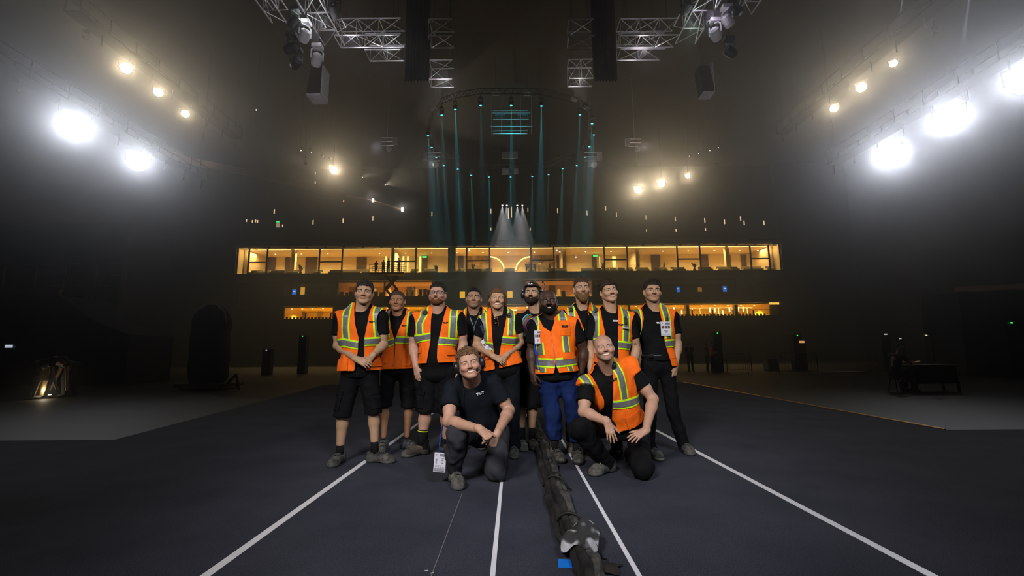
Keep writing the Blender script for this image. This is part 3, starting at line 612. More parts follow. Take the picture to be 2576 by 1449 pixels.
for px0, px1, y0, y1, wh in ((1263, 1303, 381, 398, 'wide one under the ring centre'), (1263, 1280, 424, 438, 'lower left one under the ring centre'), (1293, 1304, 424, 437, 'lower right one under the ring centre')):
    a, b = P(px0, y0, 47), P(px1, y1, 47); c = (a+b)/2; t = thing('grey_panel', 'pale hanging panel, '+wh, 'panel', c, 'panels under the ring')
    MB().bx((a.x, 47, b.z), (b.x, 47.15, a.z)).build('face', GREYP, t); MB().tube([(c.x, 47.1, a.z), (c.x, 47.1, HALL_Z)], .02, 5).build('hanger', DARKP, t)
light('panel_light', 'SPOT', P(1283, 440, 44)+Vector((0, 0, -2)), 150, (.95, .95, 1), P(1283, 405, 47), .1, 40, .8)
# four white beams in the centre
LW = emat('small_white_lens', (1, .96, .90), 4.0)
for i, px in enumerate((1264, 1275, 1301, 1314)):
    p = P(px, 513, 54); moving_head(p, p+Vector((-.12 if i < 2 else .12, -1.0+.1*i, -5)), .95, ('first', 'second', 'third', 'fourth')[i]+' from the left of four white downward lamps in the centre', DARKP, LW, 30000, (.92, .94, .95), 30, 'four white centre lamps', up=p.z+.55)
q0, q1 = P(1255, 508, 54), P(1323, 508, 54); b = MB().tube([q0+Vector((0, 0, .1)), q1+Vector((0, 0, .1))], .06, 6)
for q in (q0, q1): b.tube([q, (q.x, q.y, HALL_Z)], .02, 5)
tag(b.build('lamp_bar', DARKP, loc=q0), 'black bar carrying the four white centre lamps', 'bar')
# rows of small lamps with thin beams
for L_, ax, side in ((((755, 376), (780, 382), (810, 391), (830, 397)), (5, 2, -5.5), 'left'), (((1737, 391), (1760, 384), (1788, 376), (1810, 369)), (-6, 2, -5.5), 'right')):
    for i, (px, py) in enumerate(L_):
        p = PZ(px, py, 21); moving_head(p, p+Vector(ax), .6, ('first', 'second', 'third', 'fourth')[i]+' small lamp with thin beam from the left, '+side+' row', DARKP, emat('tiny_white_lens', (.8, .92, 1), 3.0), 9000, (.7, .85, 1), 7, 'small beam lamps '+side)
# side lamps throwing wide cones outward
for px, py, aim, pw, ang, wh in ((215, 94, (-6, 3, 4.5), 1500, 50, 'highest at the upper left'), (768, 410, (-8, 0, 3.0), 1600, 55, 'left of the lone warm flood'), (908, 447, (7, -1, 2.2), 1500, 60, 'right of the lone warm flood'), (966, 466, (7, -2, 1.5), 1700, 70, 'second right of the lone warm flood'), (1802, 421, (7, 0, 2.6), 1500, 40, 'right of the small beam row'), (2353, 85, (5, 4, 3), 600, 36, 'highest at the upper right'), (644, 276, (1, -1, -1), 0, 30, 'tiny, between the left rows')):
    p = PZ(px, py, 20.5); moving_head(p, p+Vector(aim), .8 if pw else .45, 'side lamp with pale lens, '+wh, DARKP, emat('pale_lens', (1, .92, .72), 2.0), pw*2.2, (1, .88, .60), ang, 'side lamps')
# floods: catwalks that carry them
for X, z, y0, y1, wh in ((FL, 21.2, 24, 40, 'left'), (FR, 21.2, 23, 40, 'right'), (FL, 15.6, 20, 36, 'lower left'), (FR, 15.6, 17, 34, 'lower right')):
    b = MB().bx((X-.5, y0, z), (X+.5, y1, z+.08)).bx((X-.5, y0, z+1.0), (X-.45, y1, z+1.05)).bx((X+.45, y0, z+1.0), (X+.5, y1, z+1.05))
    for k in range(9): yy = y0+(y1-y0)*k/8; b.bx((X-.5, yy-.03, z), (X-.44, yy+.03, z+1)); b.bx((X+.44, yy-.03, z), (X+.5, yy+.03, z+1)); b.bx((X-.03, yy-.03, z-.8 if k else z), (X+.03, yy+.03, z))
    for yy in (y0+.3, y1-.3): b.bx((X-.02, yy-.02, z+1), (X+.02, yy+.02, HALL_Z))
    tag(b.build('catwalk', DARKP, loc=(X, y0, z)), 'dark lighting catwalk carrying flood lights on the '+wh+' side', 'catwalk', 'lighting catwalks')
# aisle lamps on the dark upper bowl
AL = emat('aisle_lamp_face', (1, .72, .42), 1.1)
AIS = [(1086.5, 538), (1235, 531), (1279, 537), (1287, 534), (1328, 528), (1402.7, 530), (1476.8, 535.7), (1523.7, 524), (1551, 540), (1625, 547), (1699, 551), (1773, 554.4), (1822.6, 558), (1872, 560.7), (1921.7, 560.7), (1626.5, 580), (1700.6, 579.5), (1775, 577), (938, 549), (863, 555), (787.5, 559), (690, 532), (568, 552), (585.5, 552.6), (596, 555), (608, 555), (620, 555), (635, 557), (643, 556), (648, 557), (793, 436), (793, 459), (864.5, 506), (711, 568), (1334, 576), (1235, 576), (1863, 550)]
for px, py in AIS:
    p = P(px, py, YB+.55); hh = 1.5 if (px, py) in ((1279, 537), (1287, 534)) else (.62 if 520 < py < 562 and px > 660 else .34); o = MB().box(p, (.10, .1, hh)).build('aisle_lamp', AL, loc=p)
    tag(o, 'thin upright warm aisle lamp on the dark upper seating tier, %s half' % ('left' if px < 1288 else 'right'), 'lamp', 'aisle lamps %s half' % ('left' if px < 1288 else 'right'))
o = MB().box(P(699, 567, YB+.5), (.42, .1, .55)).build('lit_doorway_far', mat('far_doorway', lin(200, 160, 120), .6, emit=(1, .66, .4), estr=.4)); tag(o, 'small lit opening on the upper tier above the left end of the gallery', 'doorway')
o = MB().box(P(699, 558, YB+.5), (.38, .1, .16)).build('exit_sign', GREEN); tag(o, 'tiny green-white sign over the small lit opening on the upper tier', 'sign')
# gangway edge with two bright lamps, left of the centre
q = [P(820, 473, 56.5), P(872, 492, 56.8), P(939, 505, 57.0), P(1013, 528, 57.2)]
b = MB(); b.tube(q[1:], .10, 8); o = b.build('gangway_rail', mat('rail_bronze', lin(150, 118, 88), .4, metal=.5, scale=3), loc=q[1]); tag(o, 'sloping metal rail with two bright lamps left of the centre, above the gallery', 'rail')
for i, p in enumerate((q[2], q[3])):
    t = thing('rail_lamp', ('upper' if i == 0 else 'lower')+' bright white lamp on the sloping rail left of the centre', 'lamp', p, 'rail lamps'); MB().box(p+Vector((0, -.15, 0)), (.26, .12, .55)).build('lens', emat('rail_lens', (1, .93, .85), 4), t); MB().box(p, (.32, .16, .62)).build('housing', DARKP, t)
    light('rail_glow', 'POINT', p+Vector((0, -.5, 0)), 60, (1, .92, .82), size=.1)
# balcony fascia along the left side; its brown is reflected light put into colour
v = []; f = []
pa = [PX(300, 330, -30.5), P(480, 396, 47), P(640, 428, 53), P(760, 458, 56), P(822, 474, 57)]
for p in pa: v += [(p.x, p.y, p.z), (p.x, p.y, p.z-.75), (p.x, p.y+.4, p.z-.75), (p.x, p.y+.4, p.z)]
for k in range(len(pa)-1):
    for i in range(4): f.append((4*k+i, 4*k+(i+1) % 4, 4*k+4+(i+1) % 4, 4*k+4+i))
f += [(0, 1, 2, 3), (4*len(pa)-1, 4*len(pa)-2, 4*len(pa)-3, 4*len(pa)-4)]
struct(mobj('trim_30', v, f, mat('fascia_lit_brown', lin(96, 72, 58), .45, scale=1.2)))

# added lamps for narrow bluish-white streaks past the right-hand floods
for (px0, py0, px1, py1, Y, pw, wh) in ((2272, -30, 2212, 640, 27.5, 60000, 'above the lower right white flood'), (2442, -30, 2352, 600, 24.2, 70000, 'above the middle right white flood'), (2186, -30, 2160, 420, 27.5, 16000, 'above the warm row at the right')):
    a, b = P(px0, py0, Y), P(px1, py1, Y); moving_head(a, b, .9, 'added beam lamp in the roof '+wh, DARKP, emat('added_beam_lens', (.7, .75, 1), 3), pw, (.62, .68, 1.0), 4.2, 'added beam lamps over the right floods', up=None)
# ================================================================== people: distance-field modelling kit
class Grid:
    """a block of space in which rounded limbs blend into one skin"""
    def __init__(s, lo, hi, h):
        s.lo = np.array(lo, dtype=np.float32); s.h = h
        s.n = np.maximum(4, np.ceil((np.array(hi)-np.array(lo))/h).astype(int)+1)
        s.F = np.full(tuple(s.n), 0.2, dtype=np.float32)
        s.ax = [s.lo[i]+h*np.arange(s.n[i], dtype=np.float32) for i in range(3)]
    def _sub(s, lo, hi):
        sl = []
        for i in range(3):
            a = int(max(0, math.floor((lo[i]-s.lo[i])/s.h))); b = int(min(s.n[i], math.ceil((hi[i]-s.lo[i])/s.h)+1))
            if b <= a: return None
            sl.append(slice(a, b))
        X = s.ax[0][sl[0]][:, None, None]; Y = s.ax[1][sl[1]][None, :, None]; Z = s.ax[2][sl[2]][None, None, :]
        return tuple(sl), X, Y, Z
    def _put(s, sl, d, k, op):
        f = s.F[sl]
        if op == 'add':
            if k > 0:
                hh = np.maximum(k-np.abs(f-d), 0)/k; s.F[sl] = np.minimum(f, d)-hh*hh*k*0.25
            else: s.F[sl] = np.minimum(f, d)
        else:
            d = -d
            if k > 0:
                hh = np.maximum(k-np.abs(f-d), 0)/k; s.F[sl] = np.maximum(f, d)+hh*hh*k*0.25
            else: s.F[sl] = np.maximum(f, d)
    def cone(s, a, b, ra, rb, k=0.02, flat=None, cut=None, op='add'):
        a = np.array(a, dtype=np.float32); b = np.array(b, dtype=np.float32); r = max(ra, rb)+k+3*s.h
        q = s._sub(np.minimum(a, b)-r, np.maximum(a, b)+r)
        if q is None: return s
        sl, X, Y, Z = q; ba = b-a; L2 = float(ba @ ba)+1e-9
        px, py, pz = X-a[0], Y-a[1], Z-a[2]
        t = np.clip((px*ba[0]+py*ba[1]+pz*ba[2])/L2, 0, 1)
        qx, qy, qz = px-t*ba[0], py-t*ba[1], pz-t*ba[2]
        d2 = qx*qx+qy*qy+qz*qz
        if flat is not None:
            n, fs = flat; c = qx*n[0]+qy*n[1]+qz*n[2]; d2 = d2+c*c*(1/fs**2-1)
        d = np.sqrt(np.maximum(d2, 1e-12))-(ra+(rb-ra)*t)
        if cut is not None:
            c, n = cut; d = np.maximum(d, (X-c[0])*n[0]+(Y-c[1])*n[1]+(Z-c[2])*n[2])
        s._put(sl, d, k, op); return s
    def ell(s, c, r, k=0.02, rot=None, op='add', cut=None):
        c = np.array(c, dtype=np.float32); r = np.array(r, dtype=np.float32); R = float(max(r))+k+3*s.h
        q = s._sub(c-R, c+R)
        if q is None: return s
        sl, X, Y, Z = q; x, y, z = X-c[0], Y-c[1], Z-c[2]
        if rot is not None:
            m = np.array(rot.transposed() if hasattr(rot, 'transposed') else rot.T, dtype=np.float32)
            x, y, z = m[0][0]*x+m[0][1]*y+m[0][2]*z, m[1][0]*x+m[1][1]*y+m[1][2]*z, m[2][0]*x+m[2][1]*y+m[2][2]*z
        k0 = np.sqrt((x/r[0])**2+(y/r[1])**2+(z/r[2])**2); k1 = np.sqrt((x/r[0]**2)**2+(y/r[1]**2)**2+(z/r[2]**2)**2)+1e-6
        d = k0*(k0-1)/k1
        d = np.where(k0 < 0.05, -float(min(r)), d)
        if cut is not None:
            cc, n = cut; d = np.maximum(d, (X-cc[0])*n[0]+(Y-cc[1])*n[1]+(Z-cc[2])*n[2])
        s._put(sl, d, k, op); return s
    def halfspace(s, c, n):
        """cut away everything on the n side of c"""
        X = s.ax[0][:, None, None]; Y = s.ax[1][None, :, None]; Z = s.ax[2][None, None, :]
        s.F = np.maximum(s.F, (X-c[0])*n[0]+(Y-c[1])*n[1]+(Z-c[2])*n[2]); return s
    def mesh(s, smooth=1):
        F = s.F; F[0], F[-1] = 0.1, 0.1; F[:, 0], F[:, -1] = 0.1, 0.1; F[:, :, 0], F[:, :, -1] = 0.1, 0.1
        I = F < 0
        cnt = np.zeros(tuple(np.array(F.shape)-1), dtype=np.int8)
        sh = F.shape
        for dx in (0, 1):
            for dy in (0, 1):
                for dz in (0, 1): cnt += I[dx:sh[0]-1+dx, dy:sh[1]-1+dy, dz:sh[2]-1+dz]
        mix = (cnt > 0) & (cnt < 8)
        ii = np.argwhere(mix)
        idm = np.full(cnt.shape, -1, dtype=np.int32); idm[mix] = np.arange(len(ii))
        acc = np.zeros((len(ii), 3)); num = np.zeros(len(ii))
        cor = [(0,0,0),(1,0,0),(0,1,0),(1,1,0),(0,0,1),(1,0,1),(0,1,1),(1,1,1)]
        vals = [F[ii[:, 0]+c[0], ii[:, 1]+c[1], ii[:, 2]+c[2]] for c in cor]
        for a in range(8):
            for b in range(a+1, 8):
                df = [cor[b][i]-cor[a][i] for i in range(3)]
                if sum(abs(x) for x in df) != 1: continue
                fa, fb = vals[a], vals[b]; cr = (fa < 0) != (fb < 0)
                t = np.where(cr, fa/np.where(np.abs(fa-fb) < 1e-9, 1e-9, fa-fb), 0)
                for i in range(3): acc[:, i] += np.where(cr, cor[a][i]+t*df[i], 0)
                num += cr
        V = (ii+acc/np.maximum(num, 1)[:, None])*s.h+s.lo
        Q = []
        for axis in range(3):
            sa = [slice(None)]*3; sb = [slice(None)]*3; sa[axis] = slice(0, sh[axis]-1); sb[axis] = slice(1, sh[axis])
            A = I[tuple(sa)]; B = I[tuple(sb)]; e = np.argwhere(A != B)
            if not len(e): continue
            o1, o2 = [(1, 2), (2, 0), (0, 1)][axis]
            def off(d1, d2):
                q = e.copy(); q[:, o1] -= d1; q[:, o2] -= d2; return idm[q[:, 0], q[:, 1], q[:, 2]]
            quad = np.stack([off(1, 1), off(0, 1), off(0, 0), off(1, 0)], 1)
            flip = ~A[e[:, 0], e[:, 1], e[:, 2]]
            quad[flip] = quad[flip][:, ::-1]
            Q.append(quad)
        Q = np.concatenate(Q); Q = Q[(Q >= 0).all(1)]
        for _ in range(smooth): V = lap(V, Q)
        return V, Q
def lap(V, Q, f=0.5):
    acc = np.zeros_like(V); n = np.zeros(len(V))
    for i in range(4):
        a, b = Q[:, i], Q[:, (i+1) % 4]
        for c in range(3):
            acc[:, c] += np.bincount(a, V[b, c], len(V))+np.bincount(b, V[a, c], len(V))
        n += np.bincount(a, minlength=len(V))+np.bincount(b, minlength=len(V))
    return V*(1-f)+f*acc/np.maximum(n, 1)[:, None]
def vnormals(V, Q):
    n = np.cross(V[Q[:, 2]]-V[Q[:, 0]], V[Q[:, 3]]-V[Q[:, 1]]); N = np.zeros_like(V)
    for i in range(4):
        for c in range(3): N[:, c] += np.bincount(Q[:, i], n[:, c], len(V))
    return N/(np.linalg.norm(N, axis=1)[:, None]+1e-12)
def waves(V, amp, freq, seed, stretch=(1, 1, 1), n=7):
    r = np.random.RandomState(seed); o = np.zeros(len(V)); st = np.array(stretch)
    for i in range(n):
        d = r.normal(size=3); d /= np.linalg.norm(d); f = freq*(0.6+1.4*r.rand())
        o += np.sin((V*st) @ d*f+r.rand()*6.28+1.3*np.sin((V*st) @ r.normal(size=3)*freq*0.3))/n**0.5
    return o*amp
def clip(V, fs, f):
    """keep the part of a mesh where f > 0 (clean cut edges); V may carry extra columns"""
    ins = f > 0; keep = []; V2 = [V]; nv = len(V); cache = {}; extra = []
    arr = isinstance(fs, np.ndarray)
    if arr:
        c = ins[fs].sum(1); keep = [tuple(x) for x in fs[c == fs.shape[1]].tolist()]; mixed = fs[(c > 0) & (c < fs.shape[1])].tolist()
    else:
        mixed = []
        for q in fs:
            c = sum(1 for i in q if ins[i])
            if c == len(q): keep.append(q)
            elif c: mixed.append(q)
    for q in mixed:
        out = []
        for i in range(len(q)):
            a, b = q[i], q[(i+1) % len(q)]
            if ins[a]: out.append(a)
            if ins[a] != ins[b]:
                key = (a, b) if a < b else (b, a)
                if key not in cache:
                    t = f[key[0]]/(f[key[0]]-f[key[1]]); cache[key] = nv+len(extra); extra.append(V[key[0]]*(1-t)+V[key[1]]*t)
                out.append(cache[key])
        if len(out) >= 3: keep.append(tuple(out))
    VV = np.concatenate([V, np.array(extra)]) if extra else V
    used = sorted({i for q in keep for i in q}); mp = {u: i for i, u in enumerate(used)}
    if not used: return np.zeros((0, V.shape[1])), []
    return VV[used], [tuple(mp[i] for i in q) for q in keep]
def fmesh(name, V, Q, m, parent=None, smooth=True, mats=None, col=None, solid=0.0):
    """fast mesh object from arrays (world space in, stored relative to the parent's base)"""
    V = np.asarray(V, dtype=float); o0 = np.array(parent['_loc']) if parent is not None else np.zeros(3)
    me = bpy.data.meshes.new(name)
    if isinstance(Q, np.ndarray):
        me.vertices.add(len(V)); me.vertices.foreach_set('co', (V-o0).astype(np.float32).ravel())
        me.loops.add(Q.size); me.loops.foreach_set('vertex_index', Q.astype(np.int32).ravel())
        me.polygons.add(len(Q)); me.polygons.foreach_set('loop_start', np.arange(0, Q.size, Q.shape[1], dtype=np.int32))
        try: me.polygons.foreach_set('loop_total', np.full(len(Q), Q.shape[1], dtype=np.int32))
        except Exception: pass
        me.update(calc_edges=True)
    else:
        me.from_pydata((V-o0).tolist(), [], Q)
    if smooth: me.polygons.foreach_set('use_smooth', np.ones(len(me.polygons), dtype=bool))
    if m is not None: me.materials.append(m)
    if col is not None:
        at = me.color_attributes.new('Col', 'FLOAT_COLOR', 'POINT')
        at.data.foreach_set('color', np.concatenate([col, np.ones((len(col), 1))], 1).astype(np.float32).ravel())
    me.update(); me.validate()
    o = bpy.data.objects.new(name, me); COL.objects.link(o)
    if parent is not None: o.parent = parent; o['_loc'] = parent['_loc']
    if solid:
        s = o.modifiers.new('thickness', 'SOLIDIFY'); s.thickness = solid; s.offset = -1
    return o
def npv(v): return np.array(v, dtype=float)
def rgb(r, g, b): return np.array(lin(r, g, b)[:3])
# ------------------------------------------------------------------ materials of people
def skin_mat():
    m, nt, b = _nodes('skin'); N = nt.nodes; L = nt.links
    at = N.new('ShaderNodeAttribute'); at.attribute_name = 'Col'
    tc = N.new('ShaderNodeTexCoord'); nz = N.new('ShaderNodeTexNoise'); nz.inputs['Scale'].default_value = 60; nz.inputs['Detail'].default_value = 4
    L.new(tc.outputs['Object'], nz.inputs['Vector'])
    mr = N.new('ShaderNodeMapRange'); mr.inputs[3].default_value = 0.88; mr.inputs[4].default_value = 1.12; L.new(nz.outputs['Fac'], mr.inputs[0])
    mx = N.new('ShaderNodeMixRGB'); mx.blend_type = 'MULTIPLY'; mx.inputs[0].default_value = 1.0
    L.new(at.outputs['Color'], mx.inputs[1]); L.new(mr.outputs[0], mx.inputs[2]); L.new(mx.outputs[0], b.inputs['Base Color'])
    b.inputs['Roughness'].default_value = 0.52; b.inputs['Specular IOR Level'].default_value = 0.32
    bp = N.new('ShaderNodeBump'); bp.inputs['Strength'].default_value = 0.12; bp.inputs['Distance'].default_value = 0.002
    L.new(nz.outputs['Fac'], bp.inputs['Height']); L.new(bp.outputs['Normal'], b.inputs['Normal'])
    return m
SKIN = skin_mat()
def cloth(name, c, rough=0.85, scale=9, var=0.18, bump=0.25, bs=26): return mat(name, c, rough, var=var, scale=scale, bump=bump, bscale=bs, spec=0.1)
TEE = cloth('black_cotton', (0.0058, 0.0058, 0.0066)); TEE_N = cloth('navy_cotton', (0.0080, 0.0100, 0.0150))
ORANGE = cloth('orange_mesh_fabric', (0.92, 0.155, 0.012, 1), 0.7, 22, 0.07, 0.2, 40)
LIME = mat('lime_tape', (0.56, 0.92, 0.01), 0.5, var=0.05, scale=30); SILVER = mat('silver_reflective_tape', (0.165, 0.163, 0.172), 0.42, var=0.12, scale=40, metal=0.15)
SILVER_L = mat('silver_loop_tape', (0.30, 0.315, 0.33), 0.4, var=0.08, scale=40)
BLACKCLOTH = cloth('black_workwear', (0.0056, 0.0058, 0.0068)); GREYCLOTH = cloth('charcoal_workwear', (0.030, 0.030, 0.036)); BLUECLOTH = cloth('royal_blue_fleece', (0.0075, 0.018, 0.080))
NAVYCLOTH = cloth('dark_navy_trousers', (0.0066, 0.0078, 0.0115))
SOLE = mat('rubber_sole', lin(92, 92, 90), 0.8, var=0.3, scale=30); PLASTIC = mat('black_plastic', (0.012, 0.012, 0.013), 0.35, spec=0.5, scale=20)
EYEW = mat('eye_white', lin(205, 200, 195), 0.2, var=0.03, scale=50, spec=0.6); PUPIL = mat('pupil', (0.004, 0.004, 0.004), 0.1, spec=0.6); TEETH = mat('teeth', lin(232, 224, 208), 0.25, var=0.04, scale=60)
PRINTW = mat('white_print', lin(226, 228, 232), 0.6, var=0.05, scale=40); PRINTB = mat('black_print', (0.012, 0.010, 0.010), 0.6, scale=40)
SOCK = cloth('black_sock', (0.010, 0.010, 0.011)); ZIP = mat('orange_zip', lin(235, 110, 80), 0.4, scale=40); STEEL = mat('bright_steel', lin(190, 190, 195), 0.25, metal=1.0, scale=20)
CARD = mat('white_card', lin(206, 204, 216), 0.4, var=0.03, scale=30); SEAMO = cloth('orange_binding', (0.80, 0.10, 0.008, 1), 0.7, 22, 0.07, 0.2, 40)
# ------------------------------------------------------------------ letters (company mark on vests and shirts, as in the photo)
def tait_polys(w=0.066):
    """T, A without bar, I with slanted foot, T: slab shapes, unit = total width"""
    P_ = []
    P_.append([(0, .30), (.30, .30), (.30, .225), (.19, .225), (.17, 0), (.08, 0), (.10, .225), (0, .225)])
    P_.append([(.25, 0), (.35, .30), (.44, .30), (.54, 0), (.45, 0), (.395, .19), (.34, 0)])
    P_.append([(.575, .30), (.67, .30), (.67, 0), (.575, 0)])
    P_.append([(.70, .30), (1.0, .30), (1.0, .225), (.90, .225), (.90, 0), (.80, 0), (.80, .225), (.70, .225)])
    return [[(x*w-w/2, z*w-w*.15) for x, z in p] for p in P_]
# ------------------------------------------------------------------ head
def rotm(yaw, pitch, roll):
    """head turned: yaw>0 towards image right, pitch>0 chin up, roll>0 top tilts to image right"""
    return (Matrix.Rotation(R_(roll), 3, 'Y') @ Matrix.Rotation(R_(yaw), 3, 'Z') @ Matrix.Rotation(R_(-pitch), 3, 'X'))
def build_head(c, M, s, neck_w, o):
    """returns mesh arrays (world), colours, and helpers. o: options"""
    h = 0.0024
    g = Grid((-.10, -.135, -.145), (.10, .125, .14), h)
    fat = o.get('fat', 0.0); jw = o.get('jaw', 1.0)
    g.ell((0, .014, .030), (.0745+fat*.3, .0955, .086), 0)                     # cranium
    g.ell((0, -.022, -.028), (.061+fat*.7, .070, .086), .03)                   # face block
    for sx in (-1, 1):
        g.cone((sx*.050*jw, .0, -.052), (sx*.020*jw, -.070, -.098), .022+fat, .017, .03)   # jaw
        g.ell((sx*.040, -.064, -.030), (.024+fat*.6, .022, .023), .025)         # cheek
        g.cone((sx*.012, -.0885, .017), (sx*.046, -.071, .020), .0095, .0095, .018)  # brow
        g.ell((sx*.031, -.1010, -.001), (.0165, .0155, .0115), .014, op='sub')  # socket
        g.ell((sx*.078, .016, -.012), (.0085, .0185, .031), .012, rot=Matrix.Rotation(R_(18*sx), 3, 'Z') @ Matrix.Rotation(R_(-14), 3, 'X'))  # ear
        g.ell((sx*.0865, .012, -.010), (.006, .010, .018), .006, op='sub')
    g.ell((0, -.078, -.101), (.020*jw, .018, .017), .02)                        # chin
    nl = o.get('nose', 1.0)
    g.cone((0, -.0885, .008), (0, -.1085*1.0, -.030), .0075, .0115*nl, .012)    # nose
    for sx in (-1, 1): g.ell((sx*.0125*nl, -.0985, -.0345), (.0078, .0095, .0075), .008)
    for sx in (-1, 1): g.ell((sx*.0065, -.1045, -.0435), (.0038, .005, .003), .003, op='sub')
    mw = o.get('mouth', .024); sm = o.get('smile', 0.0); op_ = o.get('open', 0.0)
    zc = -.066
    def lip(x): return (x, -.0905+abs(x)**1.6*5.0, zc+sm*x*x*11)
    xs_ = np.linspace(-mw, mw, 7)
    for a, b in zip(xs_[:-1], xs_[1:]):
        pa, pb = lip(a), lip(b); ta = 1-(abs(a)/mw)**2*.6; tb = 1-(abs(b)/mw)**2*.6
        u = .0042+op_*.5
        g.cone((pa[0], pa[1], pa[2]+u*ta), (pb[0], pb[1], pb[2]+u*tb), .0042*ta, .0042*tb, .006)
        g.cone((pa[0], pa[1]+.001, pa[2]-(.0046+op_*.5)*ta), (pb[0], pb[1]+.001, pb[2]-(.0046+op_*.5)*tb), .0052*ta, .0052*tb, .006)
    if op_ > 0:
        for a, b in zip(xs_[:-1], xs_[1:]):
            pa, pb = lip(a*.85), lip(b*.85)
            g.cone((pa[0], pa[1]-.003, pa[2]), (pb[0], pb[1]-.003, pb[2]), .0022+op_*.45*(1-(abs(a)/mw)**2*.5), .0022+op_*.45*(1-(abs(b)/mw)**2*.5), .002, op='sub')
    else:
        for a, b in zip(xs_[:-1], xs_[1:]):
            pa, pb = lip(a), lip(b); g.cone((pa[0], pa[1]-.006, pa[2]), (pb[0], pb[1]-.006, pb[2]), .0022, .0022, .003, op='sub')
    if sm > .5:
        for sx in (-1, 1): g.ell((sx*.036, -.076, -.038), (.018, .014, .014), .016)
    # lids: soft ball with an almond slot
    eo = o.get('eye', .0029)
    for sx in (-1, 1):
        g.ell((sx*.031, -.0795, -.001), (.0155, .0130, .0128), .004)
        g.ell((sx*.031, -.0925, -.0012), (.0132, .0100, eo), .002, op='sub')
    V, Q = g.mesh(1)
    # colours
    sk = o['skin']; col = np.tile(sk, (len(V), 1))
    def mixin(c, wgt):
        wgt = np.clip(wgt, 0, 1)[:, None]; col[:] = col*(1-wgt)+np.array(c)*wgt
    x, y, z = V.T; front = y < -.02
    ls = (1 if o.get('skin')[0] > .15 else .4)
    cheek = np.exp(-(((np.abs(x)-.040)/.020)**2+((z+.032)/.022)**2))*front
    mixin(sk*np.array([1.08, .80, .76]), cheek*.45*o.get('flush', 1.0))
    mixin(sk*np.array([1.05, .78, .74]), np.exp(-((x/.013)**2+((z+.030)/.016)**2))*front*.4)
    ear = np.clip((np.abs(x)-.072)/.008, 0, 1)*(np.abs(z+.01) < .05); mixin(sk*np.array([1.02, .74, .68]), ear*.55)
    lz = zc+sm*x*x*11
    lipw = (np.abs(x) < mw*1.02)*np.clip(1.2-np.abs(z-lz)/(.0098+op_*.55), 0, 1)*2*(y < -.07)
    mixin(o.get('lips', sk*np.array([.82, .50, .48])), np.clip(lipw, 0, 1)*.75)
    st = o.get('stubble', 0)
    if st:
        reg = np.clip((-.040-z)/.012+np.clip((np.abs(x)-.045)/.02, -1, .6), 0, 1)*(y < .03)
        reg = np.maximum(reg, np.exp(-((x/.026)**2+((z+.049)/.008)**2))*front)*(1-np.clip(lipw, 0, 1))
        mixin(o.get('stubble_col', sk*.35), reg*st)
    if o.get('scalp', 0):
        reg = np.clip((z-.062+(y+.085)*.71)/.012, 0, 1); mixin(o['hair'], reg*o['scalp'])
    W = (np.array(M) @ (V*s).T).T+npv(c)
    return V, Q, W, col
def drape_fn(V, front=True):
    """surface depth seen from the front of a local-frame mesh: y at (x, z)"""
    F_ = V[V[:, 1] < np.median(V[:, 1])+.02] if front else V
    def f(x, z, pick=6):
        d = (F_[:, 0]-x)**2+(F_[:, 2]-z)**2; i = np.argpartition(d, 14)[:14]; yy = np.sort(F_[i, 1])[:pick]; return float(yy.mean())
    return f
